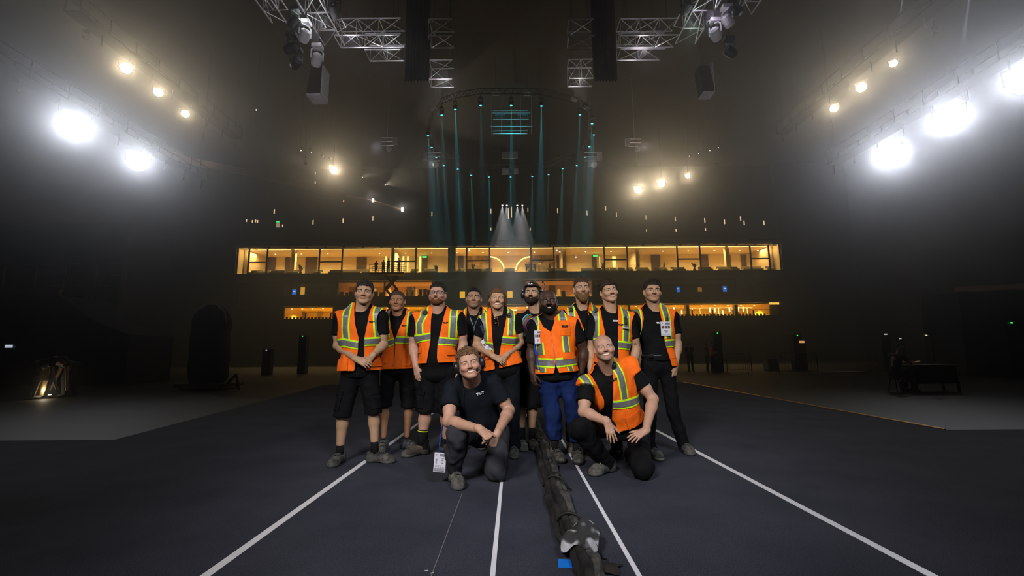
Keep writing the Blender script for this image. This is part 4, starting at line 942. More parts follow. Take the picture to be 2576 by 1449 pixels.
def hair_cap(o, style, seed, amp=.0014):
    """hair mesh in head space; style holds thickness, hairline and locks"""
    g = Grid((-.135, -.155, style.get('zlo', -.12)), (.135, .15, .20), .0032)
    e = style.get('thick', .010); sd = style.get('side', .7); tp = style.get('top', 1.0); fat = o.get('fat', 0)
    g.ell((0, .014, .030), (.0745+fat*.3+e*sd, .0955+e, .086+e*tp), 0)
    g.ell((0, -.022, -.024), (.061+fat*.7+e*sd, .070+e*.8, .090+e*.8), .03)
    hz, sl = style.get('hz', .062), style.get('slope', .71)
    r = np.random.RandomState(seed)
    for (c, rad) in style.get('lumps', []): g.ell(c, rad, .015)
    X = g.ax[0][:, None, None]; Y = g.ax[1][None, :, None]; Z = g.ax[2][None, None, :]
    zc = hz-sl*(Y+.085)+style.get('temple', .010)*np.exp(-((np.abs(X)-.044)/.017)**2)*(Y < -.02)-style.get('burn', .016)*np.exp(-((Y+.022)/.016)**2)+.0025*np.sin(X*260+seed)+.0015*np.sin(X*530+2*seed)
    g.F = np.maximum(g.F, (zc-Z)*.8)
    for sx in (-1, 1): g.ell((sx*.088, .008, -.014), (.026, .027, .036), .004, op='sub')
    V, Q = g.mesh(2)
    N_ = vnormals(V, Q); V = V+N_*waves(V, amp, style.get('freq', 300), seed, style.get('stretch', (1, .3, .5)))[:, None]
    SV, SQ = [V], [Q]; nv = len(V); K = 5
    for k in range(style.get('tufts', 0)*2):
        i = r.randint(len(V)); p0 = V[i]; d = N_[i]
        if p0[2] < style.get('smin', -.02) or d[2] < -.4: continue
        edge = p0[2]-(hz-(p0[1]+.085)*sl) < .008 and not style.get('fringe')
        sc = 1.0 if math.acos(max(-1, min(1, d[2]))) < style.get('spread', 1.2) else .45
        L = r.uniform(.5, 1.0)*style.get('tlen', .02)*sc*(.45 if edge else 1)
        dr = np.array(style.get('tdir', (0, -.3, .2))); dr = dr-d*(dr @ d)*.9+r.normal(size=3)*style.get('tmess', .3)+d*style.get('lift', .35); dr /= np.linalg.norm(dr)
        rr = style.get('trad', .0036)*.62; cl = style.get('curl', 0.0); c_ = np.cross(d, dr)*cl*r.choice([-1, 1])
        ps = [p0-d*.003, p0+dr*L*.5+d*.001, p0+(dr*.92-d*.22+c_)*L]; ra = [rr*1.15, rr, rr*.25]
        b1 = np.cross(dr, [.31, .2, .93]); b1 /= np.linalg.norm(b1); b2 = np.cross(dr, b1); ring = [p+(b1*math.cos(6.283*j/K)+b2*math.sin(6.283*j/K))*q for p, q in zip(ps, ra) for j in range(K)]
        SV.append(np.array(ring)); SQ.append(np.array([(nv+m_*K+j, nv+m_*K+(j+1) % K, nv+(m_+1)*K+(j+1) % K, nv+(m_+1)*K+j) for m_ in range(2) for j in range(K)])); nv += len(ring)
    return np.concatenate(SV), np.concatenate(SQ)
def beard_mesh(o, b, seed):
    g = Grid((-.10, -.15, -.20), (.10, .09, .02), .003); fat = o.get('fat', 0); jw = o.get('jaw', 1); e = b.get('e', .006)
    g.ell((0, -.022, -.028), (.061+fat*.7+e, .070+e, .086+e), 0)
    for sx in (-1, 1): g.cone((sx*.050*jw, .0, -.052), (sx*.020*jw, -.070, -.098), .022+fat+e, .017+e, .03)
    g.ell((0, -.078, -.101), (.020*jw+e, .018+e, .017+e), .02)
    if b.get('long'): g.ell((0, -.070, -.118), (.042, .034, b['long']), .03)
    g.halfspace((0, -.09, b.get('top', -.052)), np.array([0, .55, 1.0])/1.14)   # rises towards the ears
    g.halfspace((0, .022, 0), (0, 1, 0))
    g.ell((0, -.098, -.058), (.026, .05, .0155), .004, op='sub')                 # mouth window
    for sx in (-1, 1): g.ell((sx*.034, -.09, -.035), (.026, .05, .022), .008, op='sub')
    V, Q = g.mesh(1); N_ = vnormals(V, Q); V = V+N_*waves(V, .0016, 500, seed, (1, 1, .35))[:, None]
    mg = Grid((-.05, -.13, -.075), (.05, -.06, -.025), .0026)
    for sx in (-1, 1): mg.cone((0, -.0985, -.0525), (sx*.024, -.090, -.060), .0058, .0038, .004)
    V2, Q2 = mg.mesh(1)
    return np.concatenate([V, V2]), np.concatenate([Q, Q2+len(V)])
# ------------------------------------------------------------------ hand
def hand(g, W, d, n, thumb, curl=(20, 28, 18), spread=4, tc=25, s=1.0, curls=None):
    """fingers grow into grid g. W wrist, d pointing to the fingers, n back of hand, thumb = +1/-1 side along d x n"""
    d = npv(d); d /= np.linalg.norm(d); n = npv(n); n -= d*(n @ d); n /= np.linalg.norm(n); l = np.cross(d, n)*thumb; W = npv(W)
    xs_ = (.0275, .0095, -.0095, -.0265); Ls = (.074, .083, .077, .060); rr = (.0086, .0090, .0086, .0076); dk = (.088, .092, .087, .079)
    g.cone(W-d*.02, W+d*.03, .025*s, .027*s, .02, flat=(n, .68))
    for i in range(4):
        K = W+(d*dk[i]+l*xs_[i])*s
        g.cone(W+(d*.018+l*xs_[i]*.62)*s, K-n*.001, .0135*s, .0110*s, .012)
        c = curls[i] if curls else curl; a = 0; p = K; sp = R_(spread*(1.5-i)); dd = d*math.cos(sp)+l*math.sin(sp)
        for j, fr in enumerate((.46, .31, .23)):
            a += R_(c[j]); q = p+(dd*math.cos(a)-n*math.sin(a))*Ls[i]*fr*s
            r0 = rr[i]*s*(1-.10*j); g.cone(p, q, r0, r0*.9, .004); p = q
    T = W+(d*.022+l*.020-n*.004)*s; a = R_(tc); u = d*.74+l*.60-n*.22; u /= np.linalg.norm(u)
    p = T
    for j, (L_, r0) in enumerate(((.042, .0140), (.032, .0105), (.026, .0095))):
        v = u*math.cos(a*j*.8)+(d*.6-l*.6-n*.5)*math.sin(a*j*.8); v /= np.linalg.norm(v); q = p+v*L_*s
        g.cone(p, q, r0*s, r0*.88*s, .008 if j else .014); p = q
def arm_mesh(S, E, Wr, hand_args, r=1.0, h=.0032):
    S, E, Wr = npv(S), npv(E), npv(Wr); pts = np.array([S, E, Wr]); lo = pts.min(0)-.12; hi = pts.max(0)+.12
    hd = npv(hand_args['d']); hd /= np.linalg.norm(hd); tip = Wr+hd*.20; lo = np.minimum(lo, tip-.08); hi = np.maximum(hi, tip+.08)
    g = Grid(lo, hi, h)
    u = (E-S); f = Wr-E
    g.cone(S, E, .047*r, .042*r, .02); g.cone(S+u*.3, S+u*.65, .048*r, .048*r, .03)
    g.cone(E, E+f*.28, .041*r, .0445*r, .02); g.cone(E+f*.22, Wr, .0445*r, .027*min(r, 1.08), .02)
    hand(g, Wr, **hand_args)
    return g.mesh(1)
# ------------------------------------------------------------------ shoe
DUST = mat('dusty_toe', lin(52, 51, 49), .85, scale=22, col2=lin(92, 89, 84), bump=.2); LACE = mat('grey_lace', lin(70, 72, 70), .8, scale=60)
def shoe(parent, ank, toe_dir, kind='trainer', s=1.0, upper=None, sole=None, lace=None, z0=0.0, label=None):
    """ank: ankle point, toe_dir: ground direction of the toe"""
    f = Vector((toe_dir[0], toe_dir[1], 0)).normalized(); r = Vector((f.y, -f.x, 0)); base = Vector((ank[0], ank[1], z0)); hi_ = {'trainer': .095, 'boot': .21, 'chelsea': .145}[kind]
    g = Grid((-.09, -.13, -.01), (.09, .27, .24), .0042)
    g.ell((0, -.038, .040), (.041, .050, .050), 0); g.cone((0, -.03, .048), (0, .12, .040), .043, .040, .03)
    g.ell((.003, .150, .028), (.050, .066, .043), .03); g.ell((0, .085, .055), (.038, .075, .034), .03)
    g.cone((0, -.018, .06), (0, -.030, hi_), .046, .044 if kind != 'chelsea' else .050, .03, cut=((0, 0, hi_), (0, 0, 1)))
    g.halfspace((0, 0, 0), (0, 0, -1))
    V, Q = g.mesh(2)
    V[:, 2] = np.maximum(V[:, 2], 0)
    def tw(A): A = A*s; return np.array([list(base+r*a[0]+f*a[1]+Vector((0, 0, 1))*a[2]) for a in A])
    N_ = vnormals(V, Q)
    Vu, Fu = clip(V, Q, V[:, 2]-.026)
    sh = fmesh('shoe' if kind == 'trainer' else 'boot', tw(Vu), Fu, upper, parent)
    if label: sh['label'] = label
    VN = np.concatenate([V, N_], 1)
    if kind != 'chelsea':
        q, ff = clip(VN, Q, np.minimum(V[:, 1]-.135+.9*np.abs(V[:, 0])**1.2, V[:, 2]-.024)); fmesh('toe_cap', tw(q[:, :3]+q[:, 3:6]*.0035), ff, DUST, sh)
        q, ff = clip(VN, Q, np.minimum(np.minimum(.022-np.abs(V[:, 0]), V[:, 2]-.05), np.minimum(.125-V[:, 1], V[:, 1]+.005))); fmesh('tongue', tw(q[:, :3]+q[:, 3:6]*.003), ff, SOCK, sh)
    Vs = V+N_*np.array([.006, .006, 0]); Vs, Fs = clip(Vs, Q, .029-V[:, 2]); fmesh('sole', tw(Vs), Fs, sole or SOLE, sh)
    if kind != 'chelsea':
        lc = MB(); top = drape_top(V)
        for k in range(5 if kind == 'trainer' else 7):
            yy = .115-k*.021 if k < 6 else .115-5*.021; z = top(0, yy)+.004 if k < 5 else .10+.02*(k-4)
            yy2 = yy-.008
            pts = [(-.024, yy, z-.006), (0, yy2, z+.003), (.024, yy, z-.006)] if k < 5 else [(-.026, .026, z), (0, .020+.008, z), (.026, .026, z)]
            pts = tw(np.array(pts)); lc.tube([Vector(p) for p in pts], .0042*s, 5)
        lc.build('laces', lace or LACE, sh)
    else:
        VV, FF = clip(np.concatenate([V+N_*.0025, V], 1), Q, np.minimum(.030-np.abs(V[:, 1]+.012), V[:, 2]-.055)); fmesh('elastic_gusset', tw(VV[:, :3]), FF, SOCK, sh)
    return sh
def drape_top(V):
    def f(x, y):
        d = (V[:, 0]-x)**2+(V[:, 1]-y)**2; i = np.argpartition(d, 12)[:12]; return float(V[i, 2].max())
    return f
# ------------------------------------------------------------------ a whole person
def unit(v): v = npv(v); return v/np.linalg.norm(v)
def J(t): return npv(P(*t)) if len(t) == 3 else npv(t[0])
def person(o):
    D = {k: J(v) for k, v in o['joints'].items()}
    S0, S1, H0, H1 = D['shL'], D['shR'], D['hipL'], D['hipR']
    O = (H0+H1)/2; Sm = (S0+S1)/2; ez = unit(Sm-O); ex = (S1-S0); ex = unit(ex-ez*(ex @ ez)); ey = np.cross(ez, ex)
    T = np.stack([ex, ey, ez], 1); Ls = float(np.linalg.norm(Sm-O)); sw = float(np.linalg.norm(S1-S0))/2
    tl = lambda p: T.T @ (npv(p)-O); tw = lambda A: (np.asarray(A) @ T.T)+O
    gt = o.get('girth', 1.0); by = o.get('belly', 0.0)
    base = o.get('base'); base = npv(base) if base is not None else npv([O[0], O[1], 0.0])
    root = thing('person', o['label'], 'person', tuple(base), 'crew in front of the stage lights')
    cam_l = tl(CAMP)
    def loc(px, py, yp=None):
        """pixel to torso-front coordinates (x, z)"""
        yp = -(.135*gt+by*.6) if yp is None else yp
        d = T.T @ npv(ray(px, py)); t = (yp-cam_l[1])/d[1]; q = cam_l+d*t; return q[0], q[2]
    def torso(g, e, k=.06):
        g.ell((0, .006, .03), (.156*gt+e, .112*gt+e, .13+e), k); g.ell((0, -.01-by*.5, .17), (.142*gt+e, .106*gt+by+e, .19+e), k)
        g.ell((0, .0, Ls-.14), (sw*.90+.012+e, .112*gt**.5+e, .19+e), k); g.cone((-sw, .014, Ls-.006), (sw, .014, Ls-.006), .058+e, .058+e, k)
        for s in (-1, 1):
            g.cone((s*.105, .022, Ls+.026), (s*.036, .03, Ls+.098), .045+e, .048+e, k*.7)
            if o.get('bust'): g.ell((s*.075, -.095, Ls-.17), (.068+e, .052+e, .065+e), .05)
    # ---- body: one skin -------------------------------------------------
    hc = D['head']; M = rotm(*o['turn']) @ Matrix.Diagonal((o.get('headw', 1.085), 1.0, 1.0)); hs = o.get('hscale', 1.0)
    hV, hQ, hW, hcol = build_head(hc, M, hs, .056, o)
    Vs, Qs, Cs = [hW], [hQ], [hcol]; sk = o['skin']
    def addp(V, Q, c=None):
        Qs.append(Q+sum(len(v) for v in Vs)); Vs.append(V); Cs.append(np.tile(sk, (len(V), 1)) if c is None else c)
    nb = tw(np.array([[0, .030, Ls+.0]]))[0]; nt_ = hc+np.array(M @ Vector((0, .030, -.045)))*hs
    lo = np.minimum(nb, nt_)-.12; g = Grid(lo, np.maximum(nb, nt_)+.12, .0045); nr = o.get('neck', .064)
    g.cone(nb, nt_, nr*1.16, nr*.95, 0)
    fr = tw(np.array([[0, -.02, Ls-.02]]))[0]; jw_ = hc+np.array(M @ Vector((0, -.030, -.085)))*hs
    g.cone(nb, jw_, nr*.8, nr*.55, .04)
    for s in (-1, 1):
        cl = tw(np.array([[s*.022, -.045, Ls+.012]]))[0]; er = hc+np.array(M @ Vector((s*.058, .022, -.05)))*hs; g.cone(cl, er, .012, .014, .02)
    g.cone(tw(np.array([[-.1, .0, Ls+.0]]))[0], tw(np.array([[.1, .0, Ls+.0]]))[0], .052, .052, .04)
    addp(*g.mesh(2))
    g = Grid((-.34, -.26, -.14), (.34, .24, Ls+.10), .013); torso(g, -.006); V, Q = g.mesh(1); addp(tw(V), Q)
    for sd in ('L', 'R'):
        S, E, Wr = D['sh'+sd], D['el'+sd], D['wr'+sd]; ha = dict(o['hand'+sd])
        V, Q = arm_mesh(S, E, Wr, ha, o.get('armr', 1.0)); ac = np.tile(sk, (len(V), 1))
        for (tx, ty, tY, tr_) in o.get('tattoo', []):
            dd = V-J((tx, ty, tY)); ink = (np.sqrt(dd[:, 0]**2+dd[:, 2]**2) < tr_) & (V[:, 1] < (S[1]+E[1])/2) & (waves(V, 1, 260, 4) > .05); ac[ink] = ac[ink]*.25
        addp(V, Q, ac)
    for sd in ('L', 'R'):
        H, K, A = D['hip'+sd], D['kn'+sd], D['an'+sd]; g = Grid(np.minimum(np.minimum(H, K), A)-.14, np.maximum(np.maximum(H, K), A)+.14, .0075 if o['legs'] == 'shorts' else .012)
        lr = o.get('legr', 1.0)
        g.cone(H, K, .080*lr, .052*lr, .02); bk = npv([0, .02, 0]); u = A-K
        g.cone(K, K+u*.30+bk, .051*lr, .056*lr, .03); g.cone(K+u*.28+bk, A, .055*lr, .035*lr, .02); addp(*g.mesh(2))
    body = fmesh('body', np.concatenate(Vs), np.concatenate(Qs), SKIN, root, col=np.concatenate(Cs))
    hw = lambda A: (np.array(M) @ (np.asarray(A, dtype=float)*hs).T).T+hc
    hv = lambda p: Vector(hw(np.array([p]))[0])
    # ---- face pieces ------------------------------------------------------
    dr = drape_fn(hV)
    for sx in (-1, 1):
        e = MB(); e.ell((0, 0, 0), (.0128, .0128, .0128), 14, 10); q = MB(); q.v = [tuple(hv((sx*.031+v[0], -.0778+v[1], -.001+v[2]))) for v in e.v]; q.f = e.f
        eye = q.build('eye', EYEW, root, True)
        ir = MB(); ir.lathe([(.0056, .0), (.0056, .0010), (.004, .0016), (.0001, .0018)], (0, 0, 0), (0, -1, 0), 12)
        p0 = (sx*.031+o.get('gaze', 0)*.003, -.0778-.0117, -.0005); q = MB(); q.v = [tuple(hv((p0[0]+v[0], p0[1]+v[1], p0[2]+v[2]))) for v in ir.v]; q.f = ir.f
        q.build('iris', mat('iris_'+o.get('iris', 'brown'), {'brown': (.03, .016, .008), 'blue': (.06, .09, .12), 'grey': (.07, .075, .07)}[o.get('iris', 'brown')], .15, scale=90), eye, True)
        eb = MB(); pts = []; rr = []
        for k in range(7):
            t = k/6; x = sx*(.013+.037*t); z = .0140+.0060*math.sin(t*2.4)+o.get('browz', 0)-(.004*t*t); pts.append(hv((x, dr(x, z)-.0005, z))); rr.append(o.get('browr', .0032)*hs*(1.0-.65*t**2))
        eb.tube(pts, rr, 6).build('eyebrow', mat('hair_'+o['hairname'], tuple(o['browc'] if 'browc' in o else o['hair'])), root, True)
    if o.get('open', 0) > 0:
        tt = MB(); mw = o.get('mouth', .024)*.80
        n = 9
        for k in range(n):
            x = -mw+2*mw*(k+.5)/n; tt.box((x, -.0885+abs(x)**1.6*5, -.0655+o.get('smile', 0)*x*x*11+o['open']*.18), (2*mw/n*.96, .006, .0058+o['open']*.6))
        tt.v = [tuple(hv(v)) for v in tt.v]; tt.build('teeth', TEETH, root)
    HM = mat('hair_'+o['hairname'], tuple(o['hair']), .62, var=.35, scale=140, bump=.3, bscale=300, spec=.3)
    if o.get('hairstyle'):
        V, Q = hair_cap(o, o['hairstyle'], o.get('seed', 1), o['hairstyle'].get('amp', .0014)); fmesh('hair', hw(V), Q, HM, root)
        for nm, fn in o['hairstyle'].get('extra', []): 
            b = fn(); b.v = [tuple(hv(v)) for v in b.v]; b.build(nm, HM, root, True)
    if o.get('beard'):
        V, Q = beard_mesh(o, o['beard'], o.get('seed', 1)+50); BM = mat('beard_'+o['hairname'], tuple(o.get('beardc', o['hair'])), .75, var=.35, scale=160, bump=.4, bscale=320, spec=.15); fmesh('beard', hw(V), Q, BM, root)
    # ---- t-shirt -------------------------------------------------------------
    tm = o.get('tee', TEE); hem = o.get('tee_hem', -.075)
    g = Grid((-.46, -.36, -.16), (.46, .30, Ls+.16), .0068); torso(g, .013)
    g.ell((0, 0, -.03), (.166*gt+.013, .118*gt+.013, .09), .05)
    slv = o.get('sleeve', (.62, .62))
    for i, sd in enumerate(('L', 'R')):
        S, E = tl(D['sh'+sd]), tl(D['el'+sd]); u = E-S; c = S+u*slv[i]; ar = o.get('armr', 1.0)
        g.cone(S+npv([.004 if i == 0 else -.004, 0, 0]), S+u*(slv[i]+.12), .066*ar, .073*ar, .03, cut=(c, unit(u)))
    g.halfspace((0, 0, hem), (0, 0, -1)); V, Q = g.mesh(1); N_ = vnormals(V, Q)
    V = V+N_*(waves(V, .0042, 24, o.get('seed', 1), (1, 1, .55))+waves(V, .0016, 60, o.get('seed', 1)+9, (1, 1, .4)))[:, None]
    nk = o.get('neck', .064)/.064; teeV = V
    fn = np.where(V[:, 2] > Ls-.06, np.sqrt(V[:, 0]**2+(V[:, 1]-.004-.22*(V[:, 2]-Ls))**2)-.069*nk, 1.0); VN = np.concatenate([V, N_], 1)
    q, ff = clip(VN, Q, fn); tee = fmesh('t_shirt', tw(q[:, :3]), ff, tm, root)
    q, ff = clip(VN, Q, np.minimum(fn+.003, .017-fn))
    fmesh('collar', tw(q[:, :3]+q[:, 3:6]*.0025), ff, tm, tee, solid=.004)
    tdr = drape_fn(teeV)
    def put_letters(px, py, w_, m, parent, surf, lift, nm, tilt=0.0):
        x0, z0 = loc(px, py); b = MB(); ct, st = math.cos(tilt), math.sin(tilt)
        for poly in tait_polys(w_):
            q = [(x0+x*ct-z*st, z0+x*st+z*ct) for x, z in poly]; n = len(q); ys = [surf(x, z)-lift for x, z in q]; ym = [float(np.mean(ys))]*n
            lo_ = min(ys); ys = [.35*a+.65*lo_ for a in ys]
            vs = [(x, y-.001, z) for (x, z), y in zip(q, ys)]+[(x, y+.006, z) for (x, z), y in zip(q, ys)]
            b.add(vs, [tuple(range(n)), tuple(range(2*n-1, n-1, -1))]+[(i, n+i, n+(i+1) % n, (i+1) % n) for i in range(n)])
        b.v = [tuple(v) for v in tw(np.array(b.v))]; return b.build(nm, m, parent)
    if o.get('tee_logo'): put_letters(o['tee_logo'][0], o['tee_logo'][1], o['tee_logo'][2], PRINTW, tee, tdr, .009, 'printed_letters')
    # ---- trousers ---------------------------------------------------------------
    pm = o.get('trousers', BLACKCLOTH); allp = np.array([D[k] for k in ('hipL', 'hipR', 'knL', 'knR', 'anL', 'anR')])
    g = Grid(np.minimum(allp.min(0), O-.2)-.16, np.maximum(allp.max(0), O+.2)+.17, .0075); pr = o.get('legr', 1.0)*o.get('pantr', 1.0)
    g.ell(tw(np.array([[0, .006, .0]]))[0], (.160*gt+.004, .120*gt+.004, .125), .04, rot=T, cut=(tw(np.array([[0, 0, o.get('waist', .09)]]))[0], ez))
    for sd in ('L', 'R'):
        H, K, A = D['hip'+sd], D['kn'+sd], D['an'+sd]; u = A-K
        if o['legs'] == 'shorts':
            hp = K+u*o.get('hemf', .08); g.cone(H, K, .098*pr, .083*pr, .05, cut=(hp, unit(u))); g.cone(K, hp+unit(u)*.08, .083*pr, .090*pr, .03, cut=(hp, unit(u)))
        else:
            r3 = o.get('cuff', .060); c = A+unit(u)*o.get('hemd', .02); kk = o.get('kneer', .072)
            g.cone(H, K, .096*pr, kk*pr, .05); g.cone(K, K+u*.5, kk*pr, (kk+r3)/2*pr, .03); g.cone(K+u*.5, c+unit(u)*.05, (kk+r3)/2*pr, r3, .03, cut=(c, unit(u)))
    if o.get('ground'): g.halfspace((0, 0, .004), (0, 0, -1))
    V, Q = g.mesh(1); N_ = vnormals(V, Q); wa = o.get('fold', 1.0)
    V = V+N_*(waves(V, .0045*wa, 26, o.get('seed', 1)+3, (1, 1, .8))+waves(V, .0022*wa, 55, o.get('seed', 1)+4))[:, None]
    V[:, 2] = np.maximum(V[:, 2], .004)
    tr = fmesh('shorts' if o['legs'] == 'shorts' else 'trousers', V, Q, pm, root)
    trV = V
    if o['legs'] == 'shorts':
        for sd, sg in (('L', -1), ('R', 1)):
            H, K = D['hip'+sd], D['kn'+sd]; ax_ = K-H; tt_ = (V-H) @ ax_/(ax_ @ ax_); q_ = V-(H+tt_[:, None]*ax_)
            side_ = q_ @ unit(npv([sg*1.0, -.55, 0])); near_ = .13*pr-np.linalg.norm(q_, axis=1)
            q, ff = clip(np.concatenate([V, N_], 1), Q, np.minimum(np.minimum(np.minimum(tt_-.52, .93-tt_)*.4, side_-.052*pr), near_))
            if ff: cp_ = fmesh('cargo_pocket', q[:, :3]+q[:, 3:6]*.009, ff, pm, tr, solid=.004)
            q, ff = clip(np.concatenate([V, N_], 1), Q, np.minimum(np.minimum(np.minimum(tt_-.48, .60-tt_)*.4, side_-.048*pr), near_))
            if ff: fmesh('pocket_flap', q[:, :3]+q[:, 3:6]*.013, ff, pm, cp_, solid=.003)
    # ---- shoes and socks -----------------------------------------------------------
    for i, sd in enumerate(('L', 'R')):
        A = D['an'+sd]; sp = o['shoes'][i]
        if sp is None: continue
        z0 = sp.get('z0', 0.0); td = npv(G(*sp['toe']))-npv([A[0], A[1], 0]) if 'toe' in sp else npv(sp['dir'])
        if 'rot' in sp: pass
        sh = shoe(root, (A[0], A[1]), td, sp.get('kind', 'trainer'), sp.get('s', 1.0), sp['m'], sp.get('sole'), sp.get('lace'), z0, sp.get('label'))
        if sp.get('sock', True):
            u = unit(D['kn'+sd]-A); b0 = npv([A[0], A[1], z0+.07]); b1 = A+u*sp.get('sockh', .05)
            sk_ = MB().tube([Vector(b0), Vector((b0+b1)/2), Vector(b1)], [.040, sp.get('sockr', .0385), sp.get('sockr', .0385*o.get('legr', 1.0))], 14).build('sock', SOCK, root, True)
            if sp.get('band'): MB().tube([Vector(b1-u*.022), Vector(b1-u*.012)], [sp.get('sockr', .0385)+.0012]*2, 14).build('sock_band', mat('yellow_band', lin(215, 220, 40), .7), sk_, True)
    # ---- vest --------------------------------------------------------------------------
    v = o.get('vest')
    res = dict(root=root, loc=loc, tw=tw, tl=tl, tee=tee, tdr=tdr, hv=hv, hw=hw, Ls=Ls, sw=sw, hdr=dr, trousers=tr, trV=trV, D=D, T=T, M=M, hs=hs)
    if v:
        e = v.get('e', .034); hz = loc(*v['hem'])[1] if isinstance(v['hem'], tuple) else v['hem']; g = Grid((-.40, -.38, hz-.03), (.40, .30, Ls+.16), .0068); torso(g, e)
        
        if v.get('cap'):
            for sd in 'LR':
                S_, E_2 = tl(D['sh'+sd]), tl(D['el'+sd]); u_ = E_2-S_; g.cone(S_, S_+u_*v['cap'], .066*o.get('armr', 1)+.020, .070*o.get('armr', 1)+.020, .03, cut=(S_+u_*v['cap'], unit(u_)))
        g.ell((0, -by*.35, -.02), (.168*gt+e+.004, .124*gt+e+by*.55, .17), .08); V, Q = g.mesh(2); N_ = vnormals(V, Q)
        V = V+N_*(waves(V, .0055, 20, o.get('seed', 1)+5, (1, 1, .5))+waves(V, .0018, 55, o.get('seed', 1)+6, (1, 1, .6)))[:, None]
        V = np.concatenate([V, N_], 1); x, y, z = V[:, 0], V[:, 1], V[:, 2]
        def poly(pts):
            q = sorted([loc(*p) for p in pts], key=lambda a: a[1]); zs = np.array([a[1] for a in q]); xx = np.array([a[0] for a in q]); return lambda zz: np.interp(zz, zs, xx)
        xl, xr = poly(v['left']), poly(v['right'])
        frt = y < .015
        f = np.where(frt, np.maximum(xl(z)-x, x-xr(z)), 1.0)
        rad = np.sqrt(x**2+(y-.030)**2)-.076*nk; f = np.minimum(f, np.where(z > Ls+.0, np.where(frt & (z < Ls+.05), 1.0, rad), 1.0))
        aw = v.get('arm', .052)
        f = np.minimum(f, (np.sqrt(((np.abs(x)-(sw+aw))/.066)**2+((z-(Ls-.085))/.155)**2)-1)*.06)
        hemz = np.where(frt, hz+v.get('hem_slope', 0)*x, hz); f = np.minimum(f, z-hemz)
        VV, FF = clip(V, Q, f)
        vest = fmesh('safety_vest', tw(VV[:, :3]), FF, ORANGE, root, solid=.003); vdr = drape_fn(VV[:, :3])
        res['vest'] = vest; res['vdr'] = vdr
        def piece(nm, fld, m, lift, par, src=(VV, FF)):
            a, b = src; q, ff = clip(a, b, fld(a[:, 0], a[:, 1], a[:, 2]))
            if not ff: return None
            return fmesh(nm, tw(q[:, :3]+q[:, 3:6]*lift), ff, m, par, solid=.0012)
        vs_ = v['stripes']; hb = v['bands']; hw_ = v.get('half', .043)
        for i, st in enumerate(vs_):
            if st is None: continue
            xc = poly(st['pts']); zlo = loc(*st['pts'][-1])[1]; zhi = st.get('top', 9)
            zhi = loc(*zhi)[1] if isinstance(zhi, tuple) else zhi; ww = st.get('half', hw_); sgn = -1 if st['pts'][0][0] < v['mid'] else 1
            fl = lambda X, Y, Z, w2: np.minimum(np.minimum(w2-np.abs(X-xc(np.minimum(Z, Ls+.03))), np.minimum(Z-zlo, zhi-Z)), np.where(Y < .09, 1.0, -1.0))
            piece('lime_stripe', lambda X, Y, Z: fl(X, Y, Z, ww), LIME, .0020, vest); piece('reflective_stripe', lambda X, Y, Z: fl(X, Y, Z, ww*.62), SILVER, .0042, vest)
            for lp in st.get('loops', []):
                lz = loc(*lp)[1]; piece('mic_loop', lambda X, Y, Z: np.minimum(fl(X, Y, Z, ww*.72), .011-np.abs(Z-lz)), SILVER_L, .0075, vest)
        for bd in hb:
            za = poly2 = None
            (xa, z1), (xb_, z2) = loc(*bd['a']), loc(*bd['b']); sl = (z2-z1)/(xb_-xa) if abs(xb_-xa) > 1e-4 else 0.0
            zt = lambda X, c=sl, x_=xa, z_=z1: z_+c*(np.clip(X, min(xa, xb_), max(xa, xb_))-x_); w2 = bd.get('half', hw_); sd = bd['side']
            xm_ = (loc(v['mid'], bd['a'][1])[0])
            sel = lambda X, Y: np.where((X-xm_)*sd > 0, 1.0, -1.0)
            fb = lambda X, Y, Z, w3: np.minimum(w3-np.abs(Z-zt(X)), sel(X, Y)*.5)
            piece('lime_stripe', lambda X, Y, Z: fb(X, Y, Z, w2), LIME, .0056, vest); piece('reflective_stripe', lambda X, Y, Z: fb(X, Y, Z, w2*.62), SILVER, .0078, vest)
        for pk in v.get('pockets', []):
            (xa, z1), (xb_, z2) = loc(*pk[0]), loc(*pk[1]); xa, xb_ = min(xa, xb_), max(xa, xb_); z1, z2 = min(z1, z2), max(z1, z2)
            piece('pocket_flap', lambda X, Y, Z: np.where(Y < .03, np.minimum(np.minimum(X-xa, xb_-X), np.minimum(Z-z1, z2-Z)), -1.0), SEAMO if len(pk) > 2 else ORANGE, .010, vest)
        if v.get('zip'):
            zz = [loc(*p) for p in v['zip']]; pts = []
            for (a, b), (c, d) in zip(zz[:-1], zz[1:]):
                for k in range(8):
                    t = k/7; X, Z = a+(c-a)*t, b+(d-b)*t; pts.append(Vector(tw(np.array([[X, vdr(X, Z)-.004, Z]]))[0]))
            MB().tube(pts, .0045, 6).build('zipper', ZIP, vest, True)
        for (px, py, w_) in v.get('logo', []): put_letters(px, py, w_, PRINTB, vest, vdr, .005+v.get('logo_lift', 0), 'printed_letters')
    return res
